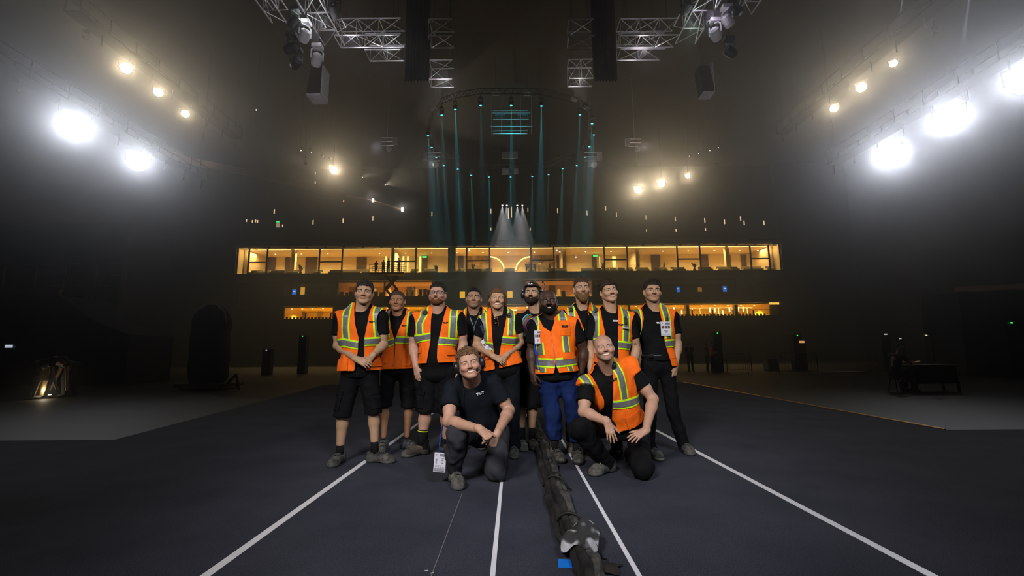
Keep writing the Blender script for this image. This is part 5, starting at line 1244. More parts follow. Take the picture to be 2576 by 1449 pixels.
# ================================================================== the crew, built where they stand
FAIR = rgb(178, 141, 112); TAN = rgb(158, 115, 84); PINKISH = rgb(184, 142, 120); OLIVE = rgb(160, 124, 98); DARK = rgb(66, 46, 36)
GREYSHOE = mat('dusty_grey_shoe', lin(40, 42, 42), .8, scale=16, col2=lin(88, 88, 84), bump=.3); NAVYSHOE = mat('dusty_navy_shoe', lin(38, 44, 56), .8, scale=16, col2=lin(84, 88, 94), bump=.3)
BROWNBOOT = mat('dusty_brown_boot', lin(54, 48, 43), .75, scale=12, col2=lin(104, 95, 86), bump=.3); WORKBOOT = mat('worn_work_boot', lin(40, 38, 36), .8, scale=14, col2=lin(82, 76, 68), bump=.4)
BEIGESHOE = mat('beige_trainer', lin(150, 146, 122), .8, scale=12, col2=lin(74, 74, 68)); HIKESHOE = mat('grey_hiking_shoe', lin(74, 78, 74), .75, scale=16, col2=lin(128, 132, 124), bump=.3)
BEIGESOLE = mat('beige_sole', lin(150, 146, 124), .8, scale=20); DARKSOLE = mat('dark_sole', (.02, .02, .02), .8, scale=20)
HANG_L = dict(d=(.05, -.12, -1), n=(-.75, -.65, 0), thumb=-1, curl=(16, 24, 16)); HANG_R = dict(d=(-.05, -.12, -1), n=(.75, -.65, 0), thumb=1, curl=(16, 24, 16))
def short(**k):
    d = dict(thick=.007, hz=.060, slope=.70, tufts=300, tlen=.016, tdir=(0, -.6, -.1), tmess=.18, lift=.16, trad=.0026, spread=1.35); d.update(k); return d
CREW = {}
# --- far left, hands clasped
A_ = 4.62
CREW['A'] = person(dict(label='man at the far left in open orange vest and shorts, hands clasped low', seed=11, skin=FAIR, hair=(.022, .018, .014), hairname='dark_brown', iris='grey',
    head=None, turn=(12, -2, 2), hscale=1.03, jaw=1.0, legs='shorts', legr=.98, hemf=.04,
    joints=dict(head=(917, 735, A_-.02), shL=(855, 799, A_), shR=(957, 799, A_), elL=(849, 870, A_+.03), elR=(965, 868, A_+.03), wrL=(896, 903, A_-.21), wrR=(936, 896, A_-.17),
                hipL=(886, 930, A_), hipR=(926, 930, A_), knL=(861, 1042, A_-.03), knR=(938, 1036, A_), anL=(855, 1133, A_-.02), anR=(943, 1124, A_)),
    handL=dict(d=(.92, -.05, -.40), n=(.1, -.85, .5), thumb=-1, curl=(14, 26, 22), tc=10), handR=dict(d=(-.62, -.04, -.78), n=(-.1, -1, .1), thumb=1, curl=(30, 40, 25)),
    smile=.3, hairstyle=short(thick=.009, tdir=(.4, -.6, 0), tlen=.022), browr=.003, sleeve=(.62, .60),
    shoes=[dict(m=GREYSHOE, toe=(836, 1176)), dict(m=GREYSHOE, toe=(962, 1164))],
    vest=dict(mid=903, hem=(870, 934), hem_slope=-.02, left=[(884, 772), (894, 815), (903, 850), (902, 880), (893, 936)], right=[(928, 772), (922, 815), (916, 850), (917, 900), (921, 928)],
        stripes=[dict(pts=[(866, 780), (871, 858)], loops=[(866, 796)]), dict(pts=[(944, 776), (948, 850)], loops=[(948, 790)])],
        bands=[dict(a=(866, 862), b=(900, 869), side=-1), dict(a=(918, 860), b=(952, 857), side=1)], pockets=[((845, 904), (878, 932)), ((930, 895), (958, 922))], logo=[(933, 809, .054)])))
# --- second from left, behind, zipped vest
B_ = 5.25
CREW['B'] = person(dict(label='tanned man behind the far-left pair, short hair, vest zipped below a deep V', seed=12, skin=TAN, hair=(.030, .021, .013), hairname='cropped_brown', iris='blue',
    turn=(3, 0, 0), hscale=1.0, jaw=.95, legs='shorts', legr=.86, pantr=1.1, hemf=.0, girth=.94,
    joints=dict(head=(1000, 757, B_-.02), shL=(967, 808, B_), shR=(1036, 808, B_), elL=(960, 872, B_+.06), elR=(1043, 872, B_+.06), wrL=(985, 912, B_+.16), wrR=(1018, 912, B_+.16),
                hipL=(980, 925, B_), hipR=(1020, 925, B_), knL=(967, 1022, B_), knR=(1028, 1022, B_), anL=(965, 1098, B_), anR=(1023, 1096, B_)),
    handL=dict(d=(.9, 0, -.3), n=(0, 1, .2), thumb=-1), handR=dict(d=(-.9, 0, -.3), n=(0, 1, .2), thumb=1), smile=.25, hairstyle=short(thick=.004, tufts=160, tlen=.008, trad=.0028, hz=.066), browr=.0026, browc=(.05, .035, .02),
    shoes=[dict(m=NAVYSHOE, toe=(962, 1134), sock=False), dict(m=NAVYSHOE, toe=(1027, 1131), sock=False)],
    vest=dict(mid=993, hem=(985, 928), left=[(975, 790), (985, 830), (992, 851), (993, 930)], right=[(1017, 790), (1004, 830), (995.5, 851), (994, 930)],
        stripes=[dict(pts=[(968, 786), (972, 850)]), dict(pts=[(1031, 785), (1031, 846)], loops=[(1031, 802)])], bands=[dict(a=(965, 868), b=(990, 860), side=-1), dict(a=(995, 855), b=(1022, 856), side=1)],
        zip=[(993, 852), (993, 900), (992, 921)], logo=[(1016, 819, .052)], pockets=[((958, 893), (975, 915)), ((1012, 893), (1030, 920))])))
# --- big man with glasses
C_ = 4.95
CREW['C'] = person(dict(label='broad bearded man with black glasses in open vest and shorts', seed=13, skin=PINKISH, hair=(.014, .010, .008), hairname='near_black', iris='blue', flush=1.3,
    turn=(-3, 2, 0), hscale=1.04, jaw=1.14, fat=.006, neck=.076, legs='shorts', legr=1.18, pantr=.96, girth=1.16, belly=.035, armr=1.14, hemf=.02,
    joints=dict(head=(1101, 739, C_-.02), shL=(1046, 803, C_), shR=(1155, 801, C_), elL=(1040, 872, C_+.02), elR=(1165, 868, C_+.02), wrL=(1046, 922, C_-.08), wrR=(1158, 924, C_-.05),
                hipL=(1080, 935, C_), hipR=(1126, 935, C_), knL=(1070, 1032, C_), knR=(1122, 1032, C_), anL=(1061, 1112, C_), anR=(1124, 1112, C_+.1)),
    handL=dict(d=(.20, -.12, -1), n=(-.5, -.85, .1), thumb=-1, curl=(12, 18, 12)), handR=dict(d=(-.15, -.12, -1), n=(.6, -.8, .1), thumb=1), hairstyle=short(thick=.005, top=2.0, tdir=(.2, -.2, .5), lift=.5, hz=.064),
    stubble=.55, stubble_col=rgb(120, 72, 44), beard=dict(e=.0045, top=-.060), beardc=rgb(96, 60, 38), tee_hem=-.16, waist=.06, browr=.0030, tattoo=[(1030, 841, 4.95, .03), (1154, 846, 4.95, .02)],
    shoes=[dict(m=BROWNBOOT, kind='chelsea', toe=(1018, 1151), band=True, sockh=.13, sockr=.0545, s=1.06, label='dusty brown pull-on boot'), dict(m=BROWNBOOT, kind='chelsea', toe=(1150, 1150), s=1.06)],
    vest=dict(mid=1085, hem=(1060, 914), left=[(1082, 774), (1082, 830), (1082, 860), (1080, 880), (1073, 918)], right=[(1118, 774), (1108, 830), (1102, 860), (1101, 900), (1104, 922)],
        stripes=[dict(pts=[(1068, 780), (1052, 812), (1053, 842)]), dict(pts=[(1139, 778), (1136, 848)], loops=[(1138, 796)])], bands=[dict(a=(1048, 851), b=(1078, 847), side=-1), dict(a=(1103, 858), b=(1150, 860), side=1)],
        pockets=[((1046, 874), (1060, 888)), ((1123, 882), (1150, 893))], logo=[(1119, 811, .054)])))
# --- dark-haired man at the back with lanyard
D_ = 5.35
CREW['D'] = person(dict(label='dark-browed man at the back with lanyard, between the glasses wearer and the woman', seed=14, skin=OLIVE, hair=(.006, .005, .005), hairname='black', iris='brown',
    turn=(4, 4, 2), hscale=1.06, legs='trousers', girth=.96,
    joints=dict(head=(1192, 750, D_-.02), shL=(1156, 806, D_), shR=(1229, 806, D_), elL=(1150, 872, D_+.05), elR=(1236, 872, D_+.05), wrL=(1160, 925, D_), wrR=(1226, 925, D_),
                hipL=(1173, 925, D_), hipR=(1213, 925, D_), knL=(1172, 1022, D_), knR=(1214, 1022, D_), anL=(1170, 1098, D_), anR=(1216, 1098, D_)),
    handL=HANG_L, handR=HANG_R, hairstyle=short(thick=.004, hz=.066, tufts=160, tlen=.007, trad=.0026), browr=.0048, stubble=.45, stubble_col=rgb(70, 55, 45), shoes=[dict(m=GREYSHOE, dir=(0, -1)), dict(m=GREYSHOE, dir=(0, -1))],
    vest=dict(mid=1192, hem=(1192, 925), left=[(1172, 776), (1172, 830), (1174, 930)], right=[(1212, 776), (1212, 830), (1210, 930)], stripes=[dict(pts=[(1159, 784), (1156, 850)]), dict(pts=[(1224, 784), (1226, 850)])],
        bands=[dict(a=(1150, 860), b=(1172, 860), side=-1), dict(a=(1212, 860), b=(1230, 860), side=1)])))
# --- the woman
E_ = 4.90
def pony():
    b = MB(); r = random.Random(5)
    for k in range(96):
        a = r.uniform(-1, 1); s = -1 if k % 2 else 1
        p0 = (s*r.uniform(.055, .078), r.uniform(-.02, .08), r.uniform(.0, .09)); L = r.uniform(.06, .19); out = r.uniform(.0, .035)
        b.tube([p0, (p0[0]+s*out*.8, p0[1]+.01, p0[2]-L*.45), (p0[0]+s*out*1.1, p0[1]+.02, p0[2]-L)], [.0014, .0012, .0005], 4)
    for k in range(40):
        x0 = r.uniform(-.03, .03); b.tube([(x0, .10, .05), (x0*1.8, .135, .0), (x0*2.2, .125, -.10), (x0*2.0, .115, -.20+r.uniform(0, .05))], [.010, .012, .009, .002], 5)
    return b
CREW['E'] = person(dict(label='smiling fair-haired woman in open vest and long trousers, hands clasped', seed=15, skin=FAIR, hair=rgb(158, 124, 82), hairname='dark_blond', iris='blue', browc=rgb(92, 66, 42), browr=.0024,
    turn=(4, 2, 3), hscale=.97, jaw=.88, nose=.9, neck=.055, legs='trousers', girth=.96, bust=True, legr=.98, cuff=.062, flush=1.2, lips=rgb(176, 98, 88),
    smile=1.0, open=.0095, mouth=.027, eye=.0030,
    joints=dict(head=(1251, 752, E_-.03), shL=(1214, 811, E_), shR=(1296, 805, E_), elL=(1199, 868, E_+.02), elR=(1309, 862, E_+.02), wrL=(1242, 897, E_-.21), wrR=(1272, 895, E_-.17),
                hipL=(1247, 925, E_), hipR=(1288, 925, E_), knL=(1243, 1030, E_), knR=(1290, 1030, E_), anL=(1240, 1118, E_), anR=(1293, 1122, E_)),
    handL=dict(d=(.86, -.05, -.45), n=(.1, -.85, .5), thumb=-1, curl=(16, 26, 20), tc=10, s=.92), handR=dict(d=(-.62, -.04, -.75), n=(-.1, -1, .1), thumb=1, curl=(40, 50, 25), s=.92),
    hairstyle=dict(thick=.010, hz=.066, slope=.62, tufts=260, tlen=.03, tdir=(0, .9, .1), tmess=.12, lift=.10, trad=.0034, spread=1.5, extra=[('hair_strands', pony)], stretch=(1, .25, .5)), sleeve=(.60, .56),
    shoes=[dict(m=NAVYSHOE, dir=(-.1, -1)), dict(m=HIKESHOE, toe=(1294, 1156))], trousers=NAVYCLOTH, tee_hem=-.10,
    vest=dict(mid=1253, hem=(1225, 928), hem_slope=.12, left=[(1235, 784), (1236, 815), (1241, 870), (1245, 930)], right=[(1277, 780), (1270, 820), (1262, 860), (1255, 900), (1256, 920)],
        stripes=[dict(pts=[(1214, 795), (1221, 860)], half=.038), dict(pts=[(1287, 781), (1285, 844)], half=.038)], bands=[dict(a=(1220, 868), b=(1244, 873), side=-1, half=.040), dict(a=(1262, 856), b=(1291, 858), side=1, half=.040)],
        pockets=[((1268, 872), (1290, 884)), ((1210, 888), (1236, 904))])))
# --- headset and head torch man at the back
F_ = 5.25
CREW['F'] = person(dict(label='bearded man at the back with head torch, headset and colourful ring print shirt', seed=16, skin=FAIR*.92, hair=(.020, .014, .010), hairname='brown_black', iris='blue',
    turn=(-13, 3, 2), hscale=1.06, jaw=1.0, legs='shorts', hemf=.0, girth=1.02, legr=.95, pantr=1.2,
    joints=dict(head=(1339, 738, F_-.02), shL=(1306, 803, F_), shR=(1390, 803, F_), elL=(1303, 866, F_+.02), elR=(1398, 868, F_+.05), wrL=(1330, 888, F_+.10), wrR=(1380, 900, F_+.14),
                hipL=(1322, 928, F_), hipR=(1368, 928, F_), knL=(1312, 1020, F_), knR=(1342, 1020, F_), anL=(1313, 1086, F_), anR=(1338, 1086, F_+.04)),
    handL=dict(d=(.9, .2, -.2), n=(0, 1, .2), thumb=-1), handR=dict(d=(-.9, .2, -.3), n=(0, 1, .2), thumb=1), hairstyle=short(thick=.011, hz=.062), beard=dict(e=.009, top=-.046), stubble=.6, stubble_col=rgb(70, 48, 34), browr=.0036, tee_hem=-.10,
    shoes=[dict(m=BROWNBOOT, kind='boot', dir=(.1, -1), s=1.0), dict(m=BROWNBOOT, kind='boot', dir=(.15, -1))]))
# --- the man in zipped vest and blue trousers
G_ = 4.70
CREW['G'] = person(dict(label='bald dark-skinned man in fully zipped vest and royal blue trousers', seed=17, skin=DARK, hair=(.006, .005, .004), hairname='black_stubble', iris='brown', flush=.2, lips=rgb(110, 66, 60),
    turn=(-3, 1, -4), hscale=1.05, jaw=1.08, fat=.005, nose=1.3, neck=.076, legs='trousers', girth=1.12, belly=.025, armr=1.12, legr=1.10, cuff=.058, kneer=.078, fold=1.6, hemd=-.06,
    smile=.7, open=.006, mouth=.027, stubble=.8, stubble_col=(.006, .005, .004), browr=.0022,
    joints=dict(head=(1379.5, 759, G_-.04), shL=(1348, 819, G_-.03), shR=(1441, 815, G_+.02), elL=(1337, 885, G_), elR=(1468, 885, G_+.06), wrL=(1339, 938, G_-.06), wrR=(1462, 935, G_+.05),
                hipL=(1376, 942, G_), hipR=(1424, 942, G_), knL=(1388, 1040, G_), knR=(1446, 1040, G_-.05), anL=(1397, 1122, G_), anR=(1452, 1126, G_-.06)),
    handL=dict(d=(.15, -.1, -1), n=(-.75, -.65, 0), thumb=-1, curl=(22, 34, 24)), handR=dict(d=(-.3, .1, -1), n=(.75, -.65, 0), thumb=1), beard=dict(e=.005, top=-.050), beardc=(.005, .0045, .004), trousers=BLUECLOTH, sleeve=(.66, .62), tee_hem=-.05,
    shoes=[dict(m=WORKBOOT, kind='boot', toe=(1405, 1160), s=1.04, sole=DARKSOLE), dict(m=WORKBOOT, kind='boot', toe=(1456, 1168), s=1.04, sole=DARKSOLE)],
    vest=dict(mid=1392, hem=(1392, 938), hem_slope=.05, left=[(1362, 800), (1370, 822), (1387, 834), (1393, 890), (1396, 920), (1391, 942)], right=[(1405, 780), (1395, 815), (1388, 834), (1394, 890), (1398, 920), (1407, 942)],
        stripes=[dict(pts=[(1352, 800), (1349, 832)], loops=[(1351, 815)], half=.040), dict(pts=[(1362, 862), (1364, 893)], top=(1362, 862), half=.032), dict(pts=[(1421, 780), (1421, 810)], loops=[(1421, 801)], half=.048), dict(pts=[(1423, 846), (1425, 886)], top=(1423, 846), half=.040), dict(pts=[(1366, 925), (1366, 937)], top=(1366, 925), half=.032), dict(pts=[(1432, 921), (1436, 933)], top=(1432, 921), half=.032)],
        bands=[dict(a=(1350, 912), b=(1392, 914), side=-1, half=.046), dict(a=(1400, 913), b=(1450, 907), side=1, half=.046)], logo_lift=.011, arm=.066,
        pockets=[((1409, 806), (1437, 844)), ((1413, 888), (1446, 903)), ((1350, 832), (1366, 864))], zip=[(1386, 835), (1391, 870), (1396, 917)], logo=[(1422.5, 820.5, .072)])))
# --- tall bearded man at the back
H_ = 5.15
CREW['H'] = person(dict(label='tall man at the back with quiff and long ginger-brown beard', seed=18, skin=FAIR*.95, hair=rgb(66, 46, 30), hairname='chestnut', iris='blue',
    turn=(2, 3, -1), hscale=1.06, legs='trousers', girth=1.0,
    joints=dict(head=(1463, 727, H_-.02), shL=(1424, 796, H_), shR=(1509, 794, H_), elL=(1418, 870, H_+.04), elR=(1516, 868, H_+.04), wrL=(1425, 930, H_), wrR=(1508, 930, H_),
                hipL=(1444, 928, H_), hipR=(1488, 928, H_), knL=(1440, 1028, H_), knR=(1492, 1028, H_), anL=(1437, 1106, H_), anR=(1495, 1106, H_)),
    handL=HANG_L, handR=HANG_R, hairstyle=dict(thick=.007, side=.2, top=2.6, hz=.066, slope=.55, tufts=320, tlen=.034, tdir=(.2, .2, .5), lift=.7, tmess=.22, trad=.0034, spread=.8), beard=dict(e=.009, top=-.052, long=.042), beardc=rgb(104, 78, 50), stubble=.5, stubble_col=rgb(96, 70, 48), browr=.0030,
    shoes=[dict(m=BROWNBOOT, kind='boot', dir=(-.1, -1)), dict(m=BROWNBOOT, kind='boot', dir=(.1, -1))],
    vest=dict(mid=1471, hem=(1471, 925), left=[(1446, 766), (1458, 800), (1469, 828), (1471, 930)], right=[(1486, 760), (1480, 800), (1472.5, 828), (1472, 930)], stripes=[dict(pts=[(1438, 772), (1441, 850)]), dict(pts=[(1501, 766), (1502, 850)])], bands=[dict(a=(1430, 838), b=(1470, 838), side=-1), dict(a=(1473, 838), b=(1505, 838), side=1)])))
# --- curly-haired smiling man
I_ = 4.80
CREW['I'] = person(dict(label='smiling curly-haired man in open vest, head tilted, small arm tattoo', seed=19, skin=FAIR, hair=rgb(50, 36, 24), hairname='curly_brown', iris='blue',
    turn=(6, 2, -8), hscale=1.03, legs='trousers', jaw=.96, smile=.8, open=.008, mouth=.025, eye=.0026, flush=1.2,
    joints=dict(head=(1531, 733, I_-.02), shL=(1491, 806, I_), shR=(1587, 801, I_), elL=(1484, 880, I_+.03), elR=(1600, 878, I_+.02), wrL=(1486, 940, I_-.03), wrR=(1590, 938, I_-.03),
                hipL=(1517, 935, I_), hipR=(1563, 935, I_), knL=(1528, 1040, I_), knR=(1592, 1040, I_-.02), anL=(1552, 1121, I_+.02), anR=(1640, 1133, I_-.02)),
    handL=HANG_L, handR=HANG_R, hairstyle=dict(thick=.014, hz=.056, slope=.62, fringe=True, tufts=320, tlen=.018, tdir=(0, -.5, .1), tmess=.9, lift=.5, curl=.8, trad=.0062, spread=1.45, amp=.003, freq=170), browr=.0028, sleeve=(.66, .64), tattoo=[(1597, 866, 4.8, .016)],
    shoes=[dict(m=BEIGESHOE, toe=(1545, 1152), sole=BEIGESOLE), dict(m=BEIGESHOE, toe=(1672, 1165), sole=BEIGESOLE, label='beige running shoe')], tee_logo=(1550, 807, .062), tee_hem=-.12,
    vest=dict(mid=1540, hem=(1540, 925), left=[(1514, 768), (1516, 800), (1523, 845), (1524, 930)], right=[(1560, 766), (1556, 800), (1554, 850), (1556, 930)],
        stripes=[dict(pts=[(1499, 778), (1499, 850)]), dict(pts=[(1578, 773), (1575, 862)], loops=[(1574, 798)])], bands=[dict(a=(1494, 862), b=(1522, 856), side=-1), dict(a=(1556, 868), b=(1588, 870), side=1)], logo=[(1562, 817, .056)])))
# --- far right
J_ = 5.0
CREW['J'] = person(dict(label='man at the far right in open vest, long black trousers and belt', seed=20, skin=FAIR, hair=rgb(64, 48, 30), hairname='light_brown', iris='brown',
    turn=(-5, 2, 2), hscale=1.05, legs='trousers', jaw=.98, smile=.3, legr=.95, cuff=.060, kneer=.068,
    joints=dict(head=(1641, 733, J_-.02), shL=(1604, 799, J_), shR=(1691, 797, J_), elL=(1602, 872, J_+.06), elR=(1705, 866, J_+.02), wrL=(1612, 925, J_+.02), wrR=(1699, 922, J_-.06),
                hipL=(1633, 918, J_), hipR=(1676, 918, J_), knL=(1636, 1030, J_), knR=(1694, 1036, J_-.02), anL=(1634, 1116, J_+.05), anR=(1721, 1120, J_)),
    handL=HANG_L, handR=dict(d=(-.22, -.1, -1), n=(.55, -.8, 0), thumb=1, curl=(14, 22, 14)), hairstyle=dict(thick=.010, top=1.6, side=.6, hz=.062, slope=.66, tufts=330, tlen=.036, tdir=(.6, .1, .3), tmess=.24, lift=.32, trad=.0036, spread=1.2),
    browr=.0042, browc=rgb(40, 30, 20), stubble=.25, stubble_col=rgb(110, 80, 58), sleeve=(.64, .62), tee_hem=.045, waist=.10, tee_logo=(1659, 812, .060),
    shoes=[dict(m=NAVYSHOE, dir=(-.2, -1)), dict(m=NAVYSHOE, toe=(1738, 1145))],
    vest=dict(mid=1650, hem=(1705, 921), left=[(1620, 768), (1622, 800), (1614, 850), (1608, 925)], right=[(1664, 768), (1664, 800), (1672, 860), (1683, 895), (1692, 926)],
        stripes=[dict(pts=[(1608, 780), (1607, 855)], loops=[(1606, 795)]), dict(pts=[(1678, 774), (1683, 852)], loops=[(1677, 798)])], bands=[dict(a=(1604, 866), b=(1614, 866), side=-1), dict(a=(1673, 865), b=(1694, 863), side=1)], pockets=[((1678, 878), (1700, 902))])))
# --- kneeling, plain t-shirt and headset
K_ = 3.95
CREW['K'] = person(dict(label='grinning man kneeling in front in plain dark t-shirt with headset', seed=21, skin=PINKISH, hair=rgb(112, 82, 54), hairname='tousled_brown', iris='blue', flush=1.4,
    turn=(7, 2, -12), hscale=1.04, jaw=1.06, fat=.004, neck=.074, legs='trousers', girth=1.06, belly=.015, armr=1.08, cuff=.062, kneer=.084, pantr=1.0, fold=1.5,
    smile=1.0, open=.0085, mouth=.028, eye=.0025, stubble=.2, stubble_col=rgb(140, 98, 72), browr=.0024, browc=rgb(110, 80, 54),
    joints=dict(head=(1180, 914, 3.78), shL=(1136, 977, 3.97), shR=(1240, 965, 3.97), elL=(1128, 1060, 3.78), elR=(1281, 1032, 3.98), wrL=(1208, 1080, 3.50), wrR=(1250, 1092, 3.58),
                hipL=((-.36, 4.24, .34),), hipR=((-.14, 4.26, .33),), knL=(1149, 1095, 3.70), knR=((-.145, 3.92, .085),), anL=(1146, 1180, 3.86), anR=((-.12, 4.36, .10),)),
    handL=dict(d=(.72, -.25, -.62), n=(.35, -.75, .55), thumb=-1, curl=(75, 85, 55), tc=20), handR=dict(d=(-.40, -.22, -.88), n=(.55, -.8, .0), thumb=1, curl=(75, 85, 55), tc=20),
    hairstyle=dict(thick=.010, hz=.070, slope=.62, tufts=520, tlen=.036, tdir=(-.75, -.05, .35), tmess=.20, lift=.24, trad=.0030, spread=1.3, temple=.014), tee=TEE_N, sleeve=(.60, .62), tee_hem=-.05, tee_logo=(1208, 998, .064), trousers=GREYCLOTH, ground=True,
    shoes=[dict(m=HIKESHOE, toe=(1153, 1229), s=1.05, label='grey-green hiking shoe flat on the floor'), dict(m=HIKESHOE, dir=(.15, 1), z0=.0, sock=False)]))
# --- kneeling, bald, vest
L_ = 4.2
CREW['L'] = person(dict(label='bald smiling man kneeling in front on the right in open vest', seed=22, skin=PINKISH, hair=rgb(110, 84, 66), hairname='grey_brown', iris='blue', flush=1.1,
    turn=(-2, 6, -7), hscale=1.0, jaw=.98, legs='trousers', girth=1.05, belly=.01, armr=1.1, cuff=.066, kneer=.086, fold=1.4, neck=.070,
    smile=1.0, open=.0085, mouth=.028, eye=.0027, stubble=.55, stubble_col=rgb(128, 104, 88), scalp=.18, browr=.0022, browc=rgb(110, 80, 60),
    joints=dict(head=(1519, 875, 4.06), shL=(1476, 966, 4.15), shR=(1589, 930, 4.24), elL=(1468, 1036, 4.02), elR=(1643, 1005, 4.18), wrL=(1527, 1061, 3.84), wrR=(1624, 1084, 3.92),
                hipL=((.93, 4.40, .36),), hipR=((1.15, 4.42, .36),), knL=(1456, 1078, 3.92), knR=((1.06, 3.95, .088),), anL=(1528, 1166, 4.18), anR=((1.10, 4.45, .10),)),
    handL=dict(d=(.22, -.30, -.92), n=(.05, -.85, .35), thumb=-1, curl=(14, 12, 8), spread=7, tc=5), handR=dict(d=(-.86, -.32, -.34), n=(-.1, -.62, .78), thumb=1, curl=(10, 14, 8), spread=8, tc=5),
    sleeve=(.66, .58), tee_hem=-.06, trousers=BLACKCLOTH, ground=True,
    shoes=[dict(m=GREYSHOE, toe=(1488, 1199), s=1.06, label='dusty grey trainer with light sole', lace=mat('yellow_lace', lin(180, 180, 60), .7)), dict(m=GREYSHOE, dir=(.1, 1), sock=False)],
    vest=dict(mid=1535, hem=(1560, 1087), hem_slope=0, left=[(1503, 918), (1504, 960), (1524, 1010), (1526, 1030), (1520, 1060)], right=[(1560, 905), (1548, 955), (1542, 1000), (1544, 1040), (1548, 1085)],
        stripes=[dict(pts=[(1482, 938), (1492, 985)], half=.040, loops=[(1483, 944)]), dict(pts=[(1563, 906), (1565, 935), (1572, 1005)], half=.040)], bands=[dict(a=(1543, 1020), b=(1615, 1008), side=1, half=.044)],
        pockets=[((1569, 1048), (1616, 1064))], arm=.100, cap=.16, logo=[(1549, 959, .060)])))
# ------------------------------------------------------------------ things worn, clipped on or hanging from the crew
def at_front(c, px, py, lift=.0, surf=None):
    r = CREW[c]; f = r['vdr'] if (surf is None and 'vdr' in r) else r['tdr']; x, z = r['loc'](px, py); y = f(x, z)-lift
    return Vector(r['tw'](np.array([[x, y, z]]))[0]), Matrix(r['T'].tolist())
def shoulder_mic(c, px, py, label, rot=0, cord=None, s=1.0, surf=None):
    p, T = at_front(c, px, py, .012, surf); Rm = T @ Matrix.Rotation(R_(rot), 3, 'Y')
    t = thing('shoulder_microphone', label, 'microphone', p, 'hand mics clipped to shoulders')
    b = MB(); b.box(p, (.050*s, .030*s, .046*s), Rm, .86); b.build('body', PLASTIC, t, bevel=.011)
    gr = MB(); gr.ell(p+Rm @ Vector((0, -.013*s, .004)), (.019*s, .008*s, .013*s), 12, 8, Rm); gr.build('speaker_grille', mat('grille_grey', (.03, .03, .032), .6, scale=90), t, True)
    MB().box(p+Rm @ Vector((0, .004, .026*s)), (.018*s, .014*s, .012*s), Rm).build('clip', PLASTIC, t, bevel=.002)
    if cord:
        pts = [p+Rm @ Vector((0, 0, -.02))]+[at_front(c, a, b_, .006, surf)[0] for a, b_ in cord]; MB().tube(pts, .0035, 6).build('cord', PLASTIC, t, True)
shoulder_mic('C', 1066, 785, 'black hand mic clipped on the shoulder of the man with glasses', 20)
shoulder_mic('E', 1281, 793, 'black hand mic clipped on the shoulder of the woman', -5)
shoulder_mic('H', 1438, 779, 'black hand mic clipped on the vest of the tall bearded man at the back', 10)
shoulder_mic('I', 1503, 781, 'black hand mic clipped on the vest of the curly-haired man', 5)
shoulder_mic('K', 1169, 970, 'black hand mic on the collar of the kneeling man with headset', -15, cord=[(1163, 985), (1166, 1002), (1158, 1020)], s=1.05)
shoulder_mic('L', 1554, 927, 'black hand mic clipped at the neck of the kneeling bald man', 10, s=1.1)
INK = mat('badge_ink', (.03, .03, .035), .5, scale=60); PHOTO = mat('badge_photo', lin(120, 80, 62), .5, scale=120, col2=lin(34, 30, 36)); REDINK = mat('badge_red', lin(170, 70, 66), .5, scale=60)
def badge(p, Rm, w_, h_, label, lan=None, lanm=None, rows=0, group='passes worn by the crew'):
    t = thing('id_badge', label, 'badge', p, group)
    MB().box(p, (w_, .003, h_), Rm).build('card', CARD, t)
    a = MB(); f = lambda x, z, dx, dz: a.box(p+Rm @ Vector((x*w_, -.0022, z*h_)), (dx*w_, .0012, dz*h_), Rm)
    f(.20, .40, .46, .055); f(.20, .33, .46, .045); f(-.32, .38, .10, .05)
    if rows == 0:
        for k in range(3): f(-.02+.03*k, -.16-.055*k, .42-.10*k, .022)
    else:
        for k in range(5): f(-.30, .20-.06*k, .14, .018); f(.22, .20-.06*k, .18, .018)
        for k in range(4): f(-.30+.2*k, -.17, .13, .016); f(-.30+.2*k, -.235, .13, .016)
    f(0, -.44, .8, .012); a.build('print', INK, t)
    if rows == 0:
        q = MB()
        for k in range(3): q.box(p+Rm @ Vector(((-.30+.30*k)*w_, -.0022, .10*h_)), (.22*w_, .0012, .20*h_), Rm)
        q.build('portrait_boxes', PHOTO, t)
    else: MB().box(p+Rm @ Vector((0, -.0022, -.38*h_)), (.86*w_, .0012, .16*h_), Rm).build('grey_panel', mat('badge_grey', lin(150, 148, 158), .5, scale=60), t)
    if lan: 
        b = MB()
        for pts in lan: b.tube([Vector(q) for q in pts], .006, 6)
        b.v = [tuple(v) for v in b.v]; b.build('lanyard', lanm, t, True)
    return t
LAN_B = mat('blue_lanyard', lin(24, 60, 150), .6, scale=60, var=.3); LAN_W = mat('black_white_lanyard', (.012, .012, .014), .6, scale=55, col2=lin(140, 165, 172))
p, T = at_front('J', 1673.5, 827, .014); badge(p, T, .106, .150, 'white pass hanging on the vest of the far-right man with the belt')
p, T = at_front('G', 1356, 848, .022); badge(p, T @ Matrix.Rotation(R_(-3), 3, 'Z'), .066, .135, 'white pass in the chest pocket of the man with blue trousers',
    [[at_front('G', a, b, .014)[0] for a, b in q] for q in (((1350, 864), (1352, 885), (1356, 905), (1354, 928)), ((1354, 928), (1360, 930), (1359, 905), (1352, 870)))], LAN_B)
p, T = at_front('E', 1225, 868, .012); badge(p, T @ Matrix.Rotation(R_(-26), 3, 'Y'), .072, .138, 'white pass hanging tilted on the vest of the woman')
p, T = at_front('D', 1193, 868, .010, 't'); 
badge(p, T, .080, .130, 'white pass hanging low from the lanyard of the dark-browed man at the back', [[at_front('D', a, b, .006, 't')[0] for a, b in q] for q in (((1178, 784), (1184, 805), (1192, 822)), ((1206, 784), (1200, 805), (1193, 822)), ((1192.5, 822), (1193, 853)))], LAN_W)
